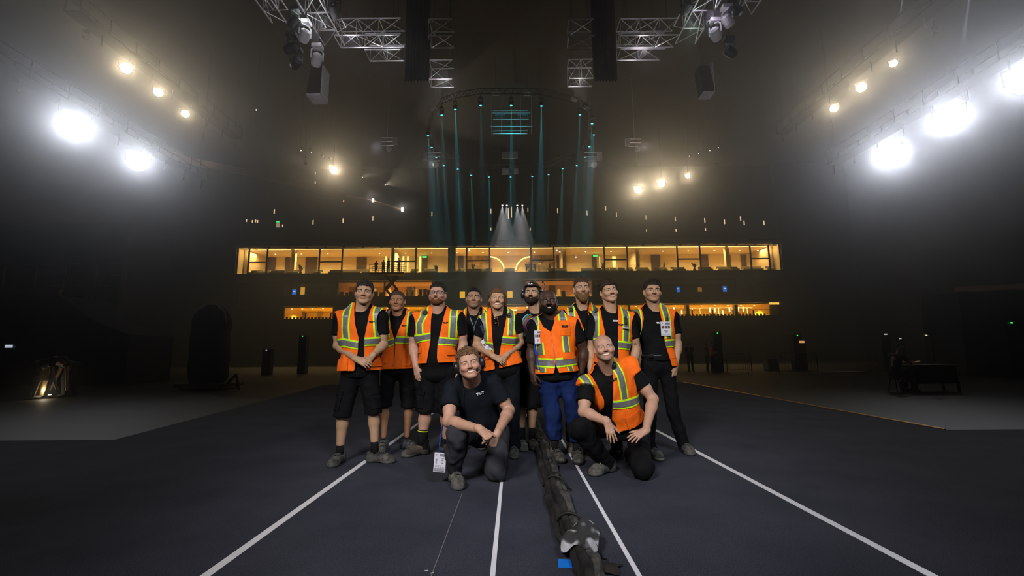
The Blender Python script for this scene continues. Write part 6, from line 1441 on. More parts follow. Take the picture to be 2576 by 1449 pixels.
p, T = at_front('I', 1575, 824, .014); badge(p, T @ Matrix.Rotation(R_(-60), 3, 'X') @ Matrix.Rotation(R_(6), 3, 'Y'), .076, .05, 'white card seen edge-on under the radio of the curly-haired man')
p = P(1106.5, 1163, 3.78); badge(p, Matrix.Rotation(R_(4), 3, 'Y'), .094, .148, 'white pass hanging on a blue lanyard beside the knee of the kneeling headset man', [[p+Vector((0, .004, .074)), P(1106, 1120, 3.80), P(1108, 1098, 3.86), P(1116, 1060, 3.98)]], LAN_B, rows=1)
def radio(c, px, py, label, m=PLASTIC, s=1.0, rot=0):
    p, T = at_front(c, px, py, .02); Rm = T @ Matrix.Rotation(R_(rot), 3, 'Y'); t = thing('radio_clip', label, 'radio', p)
    MB().box(p, (.026*s, .024, .085*s), Rm).build('body', m, t, bevel=.006); MB().box(p+Rm @ Vector((.002, -.014, -.012*s)), (.018*s, .008, .030*s), Rm).build('clip', PLASTIC, t, bevel=.003)
    MB().tube([p+Rm @ Vector((.006, 0, .04*s)), p+Rm @ Vector((.008, 0, .065*s))], .005, 6).build('antenna', PLASTIC, t)
radio('I', 1574, 806, 'black radio clip on the striped strap of the curly-haired man', rot=-4)
radio('J', 1677, 803, 'black radio clip above the pass of the far-right man', s=.75)
radio('E', 1213, 829, 'dark blue radio clip on the vest strap of the woman', mat('navy_plastic', lin(24, 34, 78), .4, scale=40, var=.4), s=1.1, rot=-14)
# sunglasses hooked on the woman's collar
p, T = at_front('E', 1247, 809, .012, 't'); t = thing('sunglasses', 'dark folded sunglasses hooked on the collar of the woman', 'sunglasses', p)
l_ = MB()
for k in (1, -1): l_.ell(p+T @ Vector((0, -.004, k*.026)), (.021, .006, .023), 14, 8, T)
l_.build('lenses', mat('dark_lens', (.008, .006, .006), .08, spec=.7, scale=9), t, True)
MB().tube([p+T @ Vector((.022, .0, .05)), p+T @ Vector((.025, 0, 0)), p+T @ Vector((.022, 0, -.05))], .0042, 6).build('temple', mat('red_black_temple', lin(190, 60, 26), .4, scale=30), t, True)
MB().tube([p+T @ Vector((-.004, -.006, .006)), p+T @ Vector((-.010, -.008, 0)), p+T @ Vector((-.004, -.006, -.006))], .004, 6).build('bridge', PLASTIC, t, True)
# headsets, head torch, glasses (worn: parts of the person)
def headset(c, mic):
    r = CREW[c]; hv = r['hv']; root = r['root']
    bd = MB(); bd.tube([hv((.090*math.sin(a), .012+.004*math.cos(a), .022+.116*math.cos(a)-.03*abs(math.sin(a)))) for a in np.linspace(-1.5, 1.5, 17)], .0075, 8)
    hs = bd.build('headset', PLASTIC, root, True)
    for sx in (-1, 1):
        b = MB(); b.lathe([(.024, -.004), (.036, .0), (.038, .018), (.034, .030), (.020, .036)], (0, 0, 0), (sx, 0, 0), 18); q = MB(); q.v = [tuple(hv((sx*.080+v[0], .010+v[1], -.012+v[2]*1.22))) for v in b.v]; q.f = b.f; q.build('ear_cup', PLASTIC, hs, True)
        MB().tube([hv((sx*.100, .012, .018)), hv((sx*.102, .010, .036)), hv((sx*.093, .010, .052))], .0035, 6).build('yoke', STEEL, hs, True)
    if mic == 'mouth':
        MB().tube([hv((.104, .0, -.030)), hv((.108, -.035, -.058)), hv((.088, -.080, -.070)), hv((.050, -.112, -.068))], .0035, 6).build('boom', PLASTIC, hs, True); b = MB(); b.ell(hv((.044, -.116, -.067)), (.0125, .0125, .0125)); b.build('mic_foam', mat('foam', (.006, .006, .006), .95, scale=80), hs, True)
    else:
        MB().tube([hv((.108, .0, -.01)), hv((.118, -.004, .03)), hv((.128, -.004, .07)), hv((.118, -.004, .112))], .0032, 6).build('boom', PLASTIC, hs, True); b = MB(); b.ell(hv((.106, -.004, .122)), (.011, .009, .010)); b.build('mic_foam', mat('foam', (.006, .006, .006), .95, scale=80), hs, True)
headset('K', 'mouth'); headset('F', 'up')
r = CREW['F']; hv = r['hv']; b = MB(); b.tube([hv((.086*math.sin(a), .012-.110*math.cos(a), .062+.010*math.cos(a))) for a in np.linspace(-3.1, 3.1, 33)], .0065, 6)
ht = b.build('head_torch', PLASTIC, r['root'], True)
b = MB(); b.box((0, -.113, .076), (.052, .026, .026)); b.box((0, -.126, .074), (.030, .010, .020)); q = MB(); q.v = [tuple(hv(v)) for v in b.v]; q.f = b.f; q.build('lamp_block', PLASTIC, ht, bevel=.004)
b = MB()
for x in (-.013, .013): b.lathe([(.0075, 0), (.0075, .004), (.004, .006)], (x, -.131, .075), (0, -1, 0), 10)
q = MB(); q.v = [tuple(hv(v)) for v in b.v]; q.f = b.f; q.build('lens', STEEL, ht, True)
r = CREW['C']; hv = r['hv']; b = MB()
def rrect(cx, cz, w_, h_, y0, n=24):
    pts = []
    for k in range(n+1):
        a = 2*math.pi*k/n; c, s = math.cos(a), math.sin(a); x = cx+w_*math.copysign(abs(c)**.6, c); pts.append(hv((x, y0+abs(x)**2*4.2, cz+h_*math.copysign(abs(s)**.6, s))))
    return pts
for sx in (-1, 1): b.tube(rrect(sx*.033, -.002, .0255, .0175, -.113), .0026, 6, cap=False)
b.tube([hv((-.008, -.113, .004)), hv((0, -.1155, .0055)), hv((.008, -.113, .004))], .0026, 6)
gl = b.build('glasses', PLASTIC, r['root'], True)
for sx in (-1, 1): MB().tube([hv((sx*.0585, -.099, .006)), hv((sx*.072, -.06, .006)), hv((sx*.081, .0, .003)), hv((sx*.082, .02, -.012))], .0026, 6).build('temple', PLASTIC, gl, True)
# print on the shirt of the headset man: coloured open rings around a dark red disc
r = CREW['F']; tdr, tw, loc = r['tdr'], r['tw'], r['loc']; cx_, cz_ = loc(1339, 819)
def ring(rx, rz, w_, a0, a1, m, nm):
    b = MB(); n = 48; v = []; f = []
    for k in range(n+1):
        a = a0+(a1-a0)*k/n
        for q in (1, -1):
            x, z = cx_+(rx+q*w_/2)*math.cos(a), cz_+(rz+q*w_/2)*math.sin(a); v.append(tw(np.array([[x, tdr(x, z, 3)-.003, z]]))[0])
    for k in range(n): f.append((2*k, 2*k+1, 2*k+3, 2*k+2))
    mobj(nm, v, f, m, r['tee'], recalc=False)
for i, (c, off) in enumerate((((150, 205, 225), 0), ((70, 165, 190), .6), ((74, 150, 84), .2), ((205, 120, 70), .9), ((170, 90, 60), .3), ((150, 100, 160), .5), ((80, 110, 170), .1))):
    rr = .126-.0095*i; ring(rr, rr*1.16, .0052, 2.0-off*.5, 2.0+5.4-off*.3, mat('ring_print_%d' % i, lin(*c), .7, scale=60), 'ring_print')
v = []; n = 24
for k in range(n): a = 2*math.pi*k/n; x, z = cx_+.052*math.cos(a), cz_+.062*math.sin(a); v.append(tw(np.array([[x, tdr(x, z, 3)-.0025, z]]))[0])
mobj('disc_print', v, [tuple(range(n))], mat('disc_red', lin(92, 30, 34), .7, scale=30, var=.4), r['tee'], recalc=False)
b = MB(); TEAL = mat('teal_print', lin(70, 190, 205), .6, scale=40)
for (x0, z0, dx, dz) in ((-.030, 0, .006, .034), (-.018, .014, .024, .006), (-.018, -.014, .024, .006), (-.009, -.007, .006, .018), (-.014, .0, .014, .005), (.006, 0, .006, .034), (.016, -.014, .018, .006)):
    x, z = cx_+x0-.004, cz_+.004+z0; b.box((x, tdr(x, z, 3)-.004, z), (dx, .002, dz))
b.v = [tuple(q) for q in tw(np.array(b.v))]; b.build('letters_print', TEAL, r['tee'])
# belt of the far-right man
r = CREW['J']; tw = r['tw']; pts = []; z0 = r['loc'](1655, 895)[1]
for k in range(41):
    a = 2*math.pi*k/40; pts.append(Vector(tw(np.array([[.158*math.sin(a), .006-.122*math.cos(a), z0]]))[0]))
b = MB().tube(pts, .0165, 8, cap=False).build('belt', PLASTIC, r['root'], True)
x, z = r['loc'](1640, 896); pb = Vector(tw(np.array([[x, -.133, z0]]))[0]); MB().box(pb, (.04, .014, .036)).build('buckle', mat('gunmetal', (.05, .05, .055), .3, metal=.8), b, bevel=.003)
# work pouch on the hip of the man with glasses
p = P(1060, 958, 4.93); t = thing('tool_pouch', 'black cloth tool pouch hanging at the hip of the man with glasses', 'pouch', p)
MB().box(p, (.115, .05, .13), taper=1.1).build('pocket', BLACKCLOTH, t, bevel=.012); MB().box(p+Vector((0, -.01, .075)), (.125, .055, .03)).build('flap', BLACKCLOTH, t, bevel=.006)
# ================================================================== stage props
# bundle of dark cloth-wrapped cables running between the crew towards the viewer
CABM = mat('dusty_black_cloth', (.010, .010, .011), .85, scale=9, col2=lin(84, 81, 80), bump=.4, bscale=60, detail=6); CABB = mat('brown_black_cloth', (.006, .006, .006), .9, scale=8, col2=lin(44, 40, 37), bump=.4, bscale=50, detail=6)
STRAPM = mat('black_strap', (.012, .011, .010), .6, scale=20)
PATH = [G(px, py, 0) for px, py in ((1335, 1032), (1345, 1066), (1358, 1105), (1372, 1150), (1388, 1200), (1405, 1255), (1428, 1315), (1452, 1375), (1478, 1430), (1500, 1500))]
def along(off, z, amp=.006, seed=0, a=0, b=None):
    r = random.Random(seed); out = []; P_ = PATH[a:b]
    sub = []
    for i in range(len(P_)-1):
        for k in range(5): sub.append(P_[i].lerp(P_[i+1], k/5))
    sub.append(P_[-1])
    for i, p in enumerate(sub):
        t = (sub[min(i+1, len(sub)-1)]-sub[max(0, i-1)]).normalized(); s = Vector((t.y, -t.x, 0))
        out.append(p+s*(off+amp*math.sin(i*.9+seed))+Vector((0, 0, z+amp*.6*math.sin(i*.7+seed*2))))
    return out
cb = thing('cable_bundle', 'long bundle of dark cloth-wrapped cables lying on the stage between the tape lines', 'cable bundle', PATH[5])
def strand(off, z, r, m, nm, seed, a=0, b=None):
    pts = along(off, z, .007, seed, a, b); g = Grid(np.min([list(p) for p in pts], 0)-.06, np.max([list(p) for p in pts], 0)+.06, .006)
    for p, q in zip(pts[:-1], pts[1:]): g.cone(p, q, r, r, .004)
    g.halfspace((0, 0, .004), (0, 0, -1)); V, Q = g.mesh(2); N_ = vnormals(V, Q); V = V+N_*(waves(V, .0040, 38, seed, (1.5, .35, 1.5))+waves(V, .0022, 120, seed+7, (1.6, .25, 1.6)))[:, None]; V[:, 2] = np.maximum(V[:, 2], .003); return fmesh(nm, V, Q, m, cb)
strand(-.046, .026, .024, CABM, 'cable', 1); strand(.0, .028, .026, CABM, 'cable', 2); strand(.044, .026, .024, CABB, 'cable', 3); strand(.020, .058, .024, CABB, 'cable', 4); strand(-.022, .054, .020, CABM, 'cable', 5)
strand(.062, .030, .030, CABB, 'cloth_fold', 6, 2, 7); strand(.085, .022, .018, CABB, 'cloth_fold', 7, 5, 8)
def strap_at(i, t_, label=None):
    p = PATH[i].lerp(PATH[i+1], t_); d = (PATH[i+1]-PATH[i]).normalized(); s = Vector((d.y, -d.x, 0)); pts = []
    for k in range(13):
        a = math.pi*k/12; pts.append(p+s*(-.088*math.cos(a))+Vector((0, 0, .006+.086*math.sin(a)))+d*(.03*math.cos(a)))
    MB().tube(pts, .009, 6).build('strap', STRAPM, cb, True)
    MB().tube([pts[0], pts[0]-s*.03+d*.02, pts[0]-s*.02+d*.06], .005, 5).build('strap_tail', STRAPM, cb, True)
strap_at(4, .55); strap_at(6, .3); strap_at(2, .4); strap_at(7, .5)
# camouflage cloth crumpled over the near end of the bundle
CAMO = mat('camouflage_cloth', (.030, .030, .031), .8, scale=13, col2=lin(168, 168, 172), bump=.2, bscale=40, detail=1.0)
for n_ in CAMO.node_tree.nodes:
    if n_.type == 'VALTORGB': e_ = n_.color_ramp.elements; e_[0].position = .46; e_[1].position = .58; e3 = e_.new(.52); e3.color = lin(92, 92, 96)
def crumple(name, c, ax, ay, seed, m, label, H, n=44, lift=.03):
    r = np.random.RandomState(seed); v = []; f = []
    u = np.linspace(-1, 1, n)
    for i in range(n):
        for j in range(n):
            a, b = u[i], u[j]; v.append((a, b, 0))
    V = np.array(v); W = waves(np.stack([V[:, 0]*.5, V[:, 1]*.5, V[:, 0]*0+seed], 1), 1, 4.2, seed); W2 = waves(np.stack([V[:, 1]*.5, V[:, 0]*.5, V[:, 0]*0], 1), 1, 6.0, seed+1)
    rad = np.sqrt(V[:, 0]**2+V[:, 1]**2); env = np.clip(1.15-rad, 0, 1)
    z = (np.abs(W)**.8)*H*(.25+.75*env)*.6+np.sqrt(env)*H*.9+np.abs(W2)*H*.2+lift
    xy = V[:, :2]*(1-.10*W2[:, None]); out = np.array([list(Vector(c)+Vector(ax)*x+Vector(ay)*y+Vector((0, 0, zz))) for (x, y), zz in zip(xy, z)])
    Q = np.array([(i*n+j, i*n+j+1, (i+1)*n+j+1, (i+1)*n+j) for i in range(n-1) for j in range(n-1)])
    for _ in range(3): out = lap(out, Q)
    t = fmesh(name, out-np.array(c), Q, m, None, solid=.004); t.location = c; tag(t, label, 'cloth'); return t
pc = G(1468, 1388); crumple('camouflage_cloth', (pc.x, pc.y, 0), (.085, -.02, 0), (.045, .13, 0), 3, CAMO, 'crumpled grey camouflage cloth draped over the near end of the cable bundle', .075, lift=.035)
pc = G(1515, 1434); crumple('dark_cloth', (pc.x, pc.y, 0), (.085, -.02, 0), (.02, .05, 0), 5, CABB, 'dark cloth scrap trailing from the near end of the cable bundle', .016, lift=.006)
pc = G(1424, 1419); t = MB().box((pc.x, pc.y, .003), (.080, .088, .003), Matrix.Rotation(R_(-6), 3, 'Z')).build('tape_label', mat('blue_tape', lin(20, 120, 225), .5, var=.08, scale=30), loc=(pc.x, pc.y, 0)); tag(t, 'piece of bright blue tape on the carpet under the cable bundle', 'tape')
for px, py, rt in ((1073, 1437, 10), (1087, 1443, 30)):
    q = G(px, py); o = MB().box((q.x, q.y, .003), (.017, .005, .002), Matrix.Rotation(R_(rt), 3, 'Z')).build('paper_scrap', CARD, loc=(q.x, q.y, 0)); tag(o, 'tiny pale paper scrap on the carpet beside the grey seam', 'scrap', 'paper scraps')
# clear foil wrap at the far end of the bundle
p = G(1332, 1055); g = Grid((p.x-.15, p.y-.2, 0), (p.x+.15, p.y+.2, .36), .008); g.cone((p.x, p.y, .03), (p.x-.03, p.y+.05, .24), .06, .02, .02); g.cone((p.x, p.y, .03), (p.x+.05, p.y-.03, .07), .06, .05, .02); g.halfspace((0, 0, .004), (0, 0, -1)); V, Q = g.mesh(1); N_ = vnormals(V, Q); V = V+N_*waves(V, .010, 60, 3)[:, None]; V[:, 2] = np.maximum(V[:, 2], .003)
o = fmesh('foil_wrap', V-np.array([p.x, p.y, 0]), Q, mat('shiny_foil', lin(120, 112, 112), .18, metal=.8, scale=30), None); o.location = (p.x, p.y, 0); tag(o, 'crumpled shiny foil wrap standing at the far end of the cable bundle', 'foil')
# ------------------------------------------------------------------ figures in the distance
def figure(name_label, jt, h=.018, shirt=None, pants=None, skin=FAIR, hairm=None, vest=None, group=None, bare=False):
    """compact person from joints in world space (low detail: seen far away)"""
    J_ = {k: npv(v) for k, v in jt.items()}; b0 = (J_['anL']+J_['anR'])/2; root = thing('person', name_label, 'person', (b0[0], b0[1], min(J_['anL'][2], J_['anR'][2])-.09), group)
    A = np.array(list(J_.values())); lo, hi = A.min(0)-.28, A.max(0)+.28; g = Grid(lo, hi, h); hd = J_['head']; nk = (J_['shL']+J_['shR'])/2; hp = (J_['hipL']+J_['hipR'])/2
    up = unit(nk-hp); g.ell(hd, (.078, .092, .115), 0); g.cone(nk, hd-np.array([0, 0, .06]), .055, .05, .02); g.ell(hd+np.array([0, -.09, -.02]), (.014, .02, .02), .02)
    for s in 'LR':
        g.cone(J_['sh'+s], J_['el'+s], .048, .04, .02); g.cone(J_['el'+s], J_['wr'+s], .04, .028, .02); w2 = J_['wr'+s]+unit(J_['wr'+s]-J_['el'+s])*.09; g.cone(J_['wr'+s], w2, .034, .024, .02)
        g.cone(J_['hip'+s], J_['kn'+s], .07, .05, .02); g.cone(J_['kn'+s], J_['an'+s], .05, .038, .02)
    g.cone(nk-up*.1, hp, .12, .11, .04); V, Q = g.mesh(1); fmesh('body', V, Q, SKIN, root, col=np.tile(skin, (len(V), 1)))
    g = Grid(lo, hi, h); sx = unit(J_['shR']-J_['shL'])
    g.cone(J_['shL'], J_['shR'], .075, .075, .06); g.cone(nk-up*.14, hp+up*.1, .150, .140, .06, flat=(np.cross(up, sx), .78)); g.cone(hp+up*.1, hp, .142, .150, .04, flat=(np.cross(up, sx), .8), cut=(hp-up*.03, -up))
    for s in 'LR':
        u = J_['el'+s]-J_['sh'+s]; c = J_['sh'+s]+u*.62; g.cone(J_['sh'+s], J_['el'+s], .064, .062, .03, cut=(c, unit(u)))
    V, Q = g.mesh(1); fmesh('shirt', V, Q, shirt or TEE, root)
    g = Grid(lo, hi, h)
    for s in 'LR': g.cone(J_['hip'+s], J_['kn'+s], .095, .074, .04); g.cone(J_['kn'+s], J_['an'+s], .074, .060, .03)
    g.cone(J_['hipL'], J_['hipR'], .115, .115, .04); V, Q = g.mesh(1); V[:, 2] = np.maximum(V[:, 2], root.location.z+.01); fmesh('trousers', V, Q, pants or BLACKCLOTH, root)
    for s in 'LR':
        a = J_['an'+s]; b = MB(); b.ell((a[0], a[1]-.07, root.location.z+.045), (.048, .14, .045), 12, 8); b.build('shoe', GREYSHOE if h < .02 else DARKP, root, True)
    b = MB(); b.ell(hd+np.array([0, .014, .022]), (.086, .098, .108), 14, 10); o = b.build('hair', hairm or mat('far_hair', (.012, .01, .008), .7, scale=60), root, True)
    o.data.transform(Matrix.Identity(4))
    if vest:
        g = Grid(lo, hi, h); g.cone(J_['shL']*.85+nk*.15, J_['shR']*.85+nk*.15, .085, .085, .06); g.cone(nk-up*.14, hp+up*.02, .172, .168, .06, flat=(np.cross(up, sx), .80), cut=(hp-up*.02, -up)); V, Q = g.mesh(1); N_ = vnormals(V, Q); VV = np.concatenate([V, N_], 1)
        ve = fmesh('safety_vest', V, Q, ORANGE, root); zz = (V-hp) @ up
        for z0, w_, m, lf in ((.20, .05, LIME, .004), (.20, .03, SILVER, .007)):
            q, f = clip(VV, Q, w_-np.abs(zz-z0))
            if f: fmesh('reflective_stripe' if m is SILVER else 'lime_stripe', q[:, :3]+q[:, 3:6]*lf, f, m, ve)
    return root
def standing(x, y, z, H, yaw=0, arms=None, lean=0.0):
    """joints of a standing figure, feet at z"""
    s = H/1.78; c, sn = math.cos(R_(yaw)), math.sin(R_(yaw))
    def W(a, b, h_): return (x+(a*c-b*sn)*s+lean*h_*.3, y+(a*sn+b*c)*s, z+h_*s)
    j = dict(head=W(0, -.03, 1.65), shL=W(-.19, 0, 1.44), shR=W(.19, 0, 1.44), elL=W(-.25, .03, 1.15), elR=W(.25, .03, 1.15), wrL=W(-.25, -.06, .92), wrR=W(.25, -.06, .92), hipL=W(-.09, 0, .95), hipR=W(.09, 0, .95), knL=W(-.11, -.02, .50), knR=W(.12, -.02, .50), anL=W(-.12, .02, .09), anR=W(.13, .02, .09))
    if arms == 'front': j['elL'] = W(-.22, -.08, 1.18); j['elR'] = W(.22, -.08, 1.18); j['wrL'] = W(-.10, -.28, 1.22); j['wrR'] = W(.12, -.28, 1.25)
    if arms == 'phone': j['elR'] = W(.20, -.14, 1.22); j['wrR'] = W(.08, -.20, 1.48)
    if arms == 'walk': j['knL'] = W(-.10, -.18, .52); j['anL'] = W(-.10, -.22, .09); j['anR'] = W(.12, .30, .12); j['knR'] = W(.11, .06, .50)
    return j
def at_ground(px, py, z=-.06): q = G(px, py, z); return q.x, q.y
DIM = mat('dim_clothes', (.02, .02, .022), .85, scale=8, bump=.2); GREYT = cloth('grey_tshirt', (.16, .17, .18)); TANP = cloth('tan_trousers', (.22, .17, .09))
x, y = at_ground(1795, 937); figure('person in orange vest standing by the barrier at the back right', standing(x, y, -.06, 1.74, 100, 'front'), vest=True, h=.016)
x, y = at_ground(1781, 935); figure('person in pale shirt beside the vest wearer at the back right', standing(x, y, -.06, 1.72, 60), shirt=GREYT, h=.016)
x, y = at_ground(1738, 935); figure('dark figure standing at the back right, just behind the far-right man', standing(x, y, -.06, 1.74, -30), shirt=DIM, h=.016)
# two crew bending over a work light at the far left
x, y = at_ground(92, 1004)
def bent(x, y, z, dirx, s=1.0, arm=(.32, .12)):
    W = lambda a, b, h_: (x+a*dirx*s, y+b*s, z+h_*s)
    return dict(head=W(.62, -.05, 1.02), shL=W(.46, -.18, 1.05), shR=W(.46, .18, 1.05), elL=W(.52, -.20, .74), elR=W(.55, .18, .74), wrL=W(arm[0]+.30, -.12, .30), wrR=W(arm[0]+.34, arm[1], .30), hipL=W(0, -.09, .92), hipR=W(0, .09, .92), knL=W(.07, -.12, .50), knR=W(.02, .12, .50), anL=W(0, -.14, .09), anR=W(-.04, .14, .09))
figure('crew member in tan trousers bending over the floor light at the far left', bent(x, y, -.06, 1), shirt=TEE_N, pants=TANP, h=.016)
x2, y2 = at_ground(172, 998); figure('crew member in grey shirt bending over the floor light at the far left', bent(x2, y2, -.06, -1, .95), shirt=GREYT, pants=DIM, h=.016)
q = Vector(((x+x2)/2+.05, (y+y2)/2-.15, .0)); t = thing('work_light', 'small work light on the floor between the two bending crew at the far left', 'light', (q.x, q.y, -.06))
MB().lathe([(.05, 0), (.06, .05), (.045, .09)], (q.x, q.y, -.06), n=14).build('body', DARKP, t); MB().lathe([(.04, 0), (.03, .012)], (q.x, q.y, .03), n=14).build('lens', emat('work_lens', (1, .85, .6), 6), t)
light('work_light_beam', 'POINT', q+Vector((-.05, -.1, .16)), 5, (1, .82, .55), size=.04)
# seated worker at a small desk, far right
dx, dy = at_ground(2342, 985); t = thing('work_desk', 'small black desk with a lit top at the far right', 'desk', (dx, dy, -.06))
MB().box((dx, dy, .66), (1.25, .6, .05)).build('desk_top', mat('desk_grey', lin(120, 124, 120), .5, scale=5), t); MB().box((dx, dy+.02, .40), (1.15, .5, .46)).build('cabinet', DARKP, t)
for s in (-1, 1): MB().box((dx+s*.58, dy-.22, .08), (.05, .05, .28)).build('leg', DARKP, t); MB().box((dx+s*.58, dy+.24, .08), (.05, .05, .28)).build('leg', DARKP, t)
light('desk_lamp_glow', 'SPOT', (dx, dy-.1, 1.5), 12, (1, .86, .6), (dx-.1, dy, .6), .05, 80, .6)
t = thing('desk_lamp', 'thin black lamp standing on the desk at the far right', 'lamp', (dx+.3, dy+.1, .685)); MB().tube([(dx+.3, dy+.1, .685), (dx+.3, dy+.1, 1.35), (dx+.05, dy-.05, 1.55)], .012, 6).build('stem', DARKP, t); MB().lathe([(.03, 0), (.07, .09)], (dx+.05, dy-.05, 1.55), (-.3, -.1, -1), 12).build('shade', DARKP, t); MB().lathe([(.09, 0), (.09, .02)], (dx+.3, dy+.1, .685), n=14).build('base', DARKP, t)
sj = standing(dx-.85, dy+.1, -.06, 1.7, -60); 
sj.update(hipL=(dx-.85, dy, .45), hipR=(dx-.85, dy+.18, .45), knL=(dx-.45, dy-.02, .46), knR=(dx-.45, dy+.2, .46), anL=(dx-.50, dy-.04, .03), anR=(dx-.50, dy+.22, .03), shL=(dx-.78, dy-.14, .92), shR=(dx-.78, dy+.24, .92), head=(dx-.68, dy+.04, 1.16), elL=(dx-.62, dy-.2, .72), elR=(dx-.62, dy+.3, .72), wrL=(dx-.40, dy-.15, .75), wrR=(dx-.42, dy+.22, .75))
figure('person in dark clothes sitting at the small desk at the far right', sj, shirt=DIM, h=.018)
t = thing('stool', 'low black stool under the person at the far right desk', 'stool', (dx-.9, dy+.08, -.06)); MB().lathe([(.17, 0), (.17, .06)], (dx-.9, dy+.08, .27), n=16).build('seat', DARKP, t)
for a in (0, 2.09, 4.19): MB().tube([(dx-.9+.1*math.cos(a), dy+.08+.1*math.sin(a), .27), (dx-.9+.17*math.cos(a), dy+.08+.17*math.sin(a), -.06)], .015, 6).build('leg', DARKP, t)
# crowd barriers on the floor at the right
BARM = mat('barrier_steel', lin(110, 108, 106), .4, metal=.7, scale=6)
def barrier(px, py, w_, rot, label):
    q = G(px, py, -.06); t = thing('crowd_barrier', label, 'barrier', q, 'crowd barriers at the back right'); Rm = Matrix.Rotation(R_(rot), 3, 'Z'); W = lambda a, b, h_: q+Rm @ Vector((a, b, h_))
    MB().tube([W(-w_/2, 0, .05), W(-w_/2, 0, 1.0), W(-w_/2+.08, 0, 1.1), W(w_/2-.08, 0, 1.1), W(w_/2, 0, 1.0), W(w_/2, 0, .05)], .02, 8).build('frame', BARM, t, True)
    b = MB().tube([W(-w_/2, 0, .22), W(w_/2, 0, .22)], .014, 6)
    for k in range(1, 12): a = -w_/2+w_*k/12; b.tube([W(a, 0, .22), W(a, 0, 1.09)], .008, 5)
    b.build('bars', BARM, t)
    for s in (-1, 1): MB().tube([W(s*w_*.38, -.3, .02), W(s*w_*.38, 0, .1), W(s*w_*.38, .3, .02)], .018, 6).build('foot', BARM, t)
barrier(1861, 941, 1.25, -6, 'steel crowd barrier at the back right, beside the person in the orange vest'); barrier(2010, 944, 2.0, 4, 'steel crowd barrier at the back right, in front of the pale bin')
q = G(1940, 932, -.06); t = thing('pale_bin', 'pale plastic bin on the floor behind the barriers at the back right', 'bin', q); MB().box(q+Vector((0, 0, .34)), (.62, .6, .66), taper=1.12).build('tub', mat('pale_plastic', lin(120, 118, 122), .6, scale=5), t, bevel=.04); MB().box(q+Vector((0, 0, .70)), (.74, .7, .06)).build('lid', mat('pale_plastic', lin(120, 118, 122), .6), t, bevel=.02)
# dark covered machine on a wheeled base, left
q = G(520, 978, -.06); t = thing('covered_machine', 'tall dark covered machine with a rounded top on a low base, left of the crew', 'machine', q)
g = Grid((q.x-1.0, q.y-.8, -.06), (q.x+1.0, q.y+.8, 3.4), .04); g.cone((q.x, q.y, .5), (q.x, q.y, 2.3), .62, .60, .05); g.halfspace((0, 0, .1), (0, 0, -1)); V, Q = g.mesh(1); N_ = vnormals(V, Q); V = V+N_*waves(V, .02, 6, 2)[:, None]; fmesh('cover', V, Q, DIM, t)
MB().box(q+Vector((.1, 0, .14)), (1.7, 1.2, .12)).build('base', DARKP, t); MB().tube([q+Vector((.62, -.2, 2.2)), q+Vector((.55, -.25, 2.65)), q+Vector((.25, -.25, 2.9)), q+Vector((-.1, -.25, 2.93))], .03, 6).build('hoop', mat('hoop_rim_light', lin(150, 140, 110), .5, scale=5), t, True)  # rim light along the arch put into the hoop's pale colour
for a, b in ((-.6, -.45), (.8, -.45), (-.6, .45), (.8, .45)): MB().lathe([(.07, -.03), (.07, .03)], q+Vector((a, b, .07)), (1, 0, 0), 12).build('wheel', DARKP, t)
MB().tube([q+Vector((.95, -.4, .2)), q+Vector((1.35, -.6, .5)), q+Vector((1.55, -.7, .02))], .05, 6).build('outrigger', DARKP, t)
# left: dark block of seating in front of a pale panelled wall with rails
Yw = 24.0; a = P(302, 720, Yw); PANEL = mat('grey_wall_panel', lin(66, 64, 66), .7, var=.25, scale=.5)
wl = MB(); wl.bx((-45, Yw, 2.0), (a.x, Yw+.3, P(300, 560, Yw).z)); struct(wl.build('wall_stand', PANEL))
rl = MB(); RM = mat('rail_grey', lin(150, 140, 128), .4, metal=.6, scale=5)
zr = P(300, 664, Yw).z; rl.tube([(-40, Yw-.12, zr-.1), (a.x, Yw-.12, zr)], .05, 6)
for py in (694, 720, 746, 772): zz = P(200, py, Yw).z; rl.tube([(-36, Yw-.1, zz), (a.x, Yw-.1, zz)], .025, 5)
for px in (15, 95, 168, 245): xx = P(px, 700, Yw).x; rl.tube([(xx, Yw-.12, 2.6), (xx, Yw-.12, zr)], .035, 5)
q0, q1 = P(196, 770, Yw-.15), P(275, 688, Yw-.15); rl.tube([q0, q1], .06, 5)
tag(rl.build('guard_rail', RM, loc=(a.x, Yw, zr)), 'pale rails and posts in front of the grey panelled wall at the far left', 'railing')
st = MB(); pts_ = [(P(px, py, 20).x, P(px, py, 20).z) for px, py in ((-60, 738), (150, 742), (172, 758), (250, 812), (330, 842), (330, 860))]; pts_ += [(pts_[-1][0], -.06), (pts_[0][0], -.06)]
st.prism(pts_, 19.9, 22.5); struct(st.build('wall_tribune', DARKW))
WOODP = mat('brown_panel', lin(120, 82, 56), .6, var=.2, scale=3)
for i, (x0, x1) in enumerate(((-20, 28), (33, 71), (75, 112), (116, 149))):
    p0, p1 = P(x0, 722+i*2, 19.8), P(x1, 740+i*1.5, 19.8); o = MB().bx((p0.x, 19.75, p1.z), (p1.x, 19.9, p0.z)).build('wood_panel', WOODP, loc=(p0.x, 19.8, p1.z)); tag(o, 'brown panel along the top of the dark tribune at the far left', 'panel', 'brown panels on the left tribune')
for k in range(22):
    f_ = k/21; px = 8+f_*150 if k < 14 else 158+(k-14)*11; py = 741+f_*2 if k < 14 else 748+(k-14)*9.5; p = P(px, py, 20.4); o = MB().box(p+Vector((0, 0, .05)), (.34, .1, .42)).build('tribune_seat', BLK, bevel=.04, loc=p); tag(o, 'black seat back on the edge of the dark tribune at the far left', 'seat', 'seat backs on the left tribune')
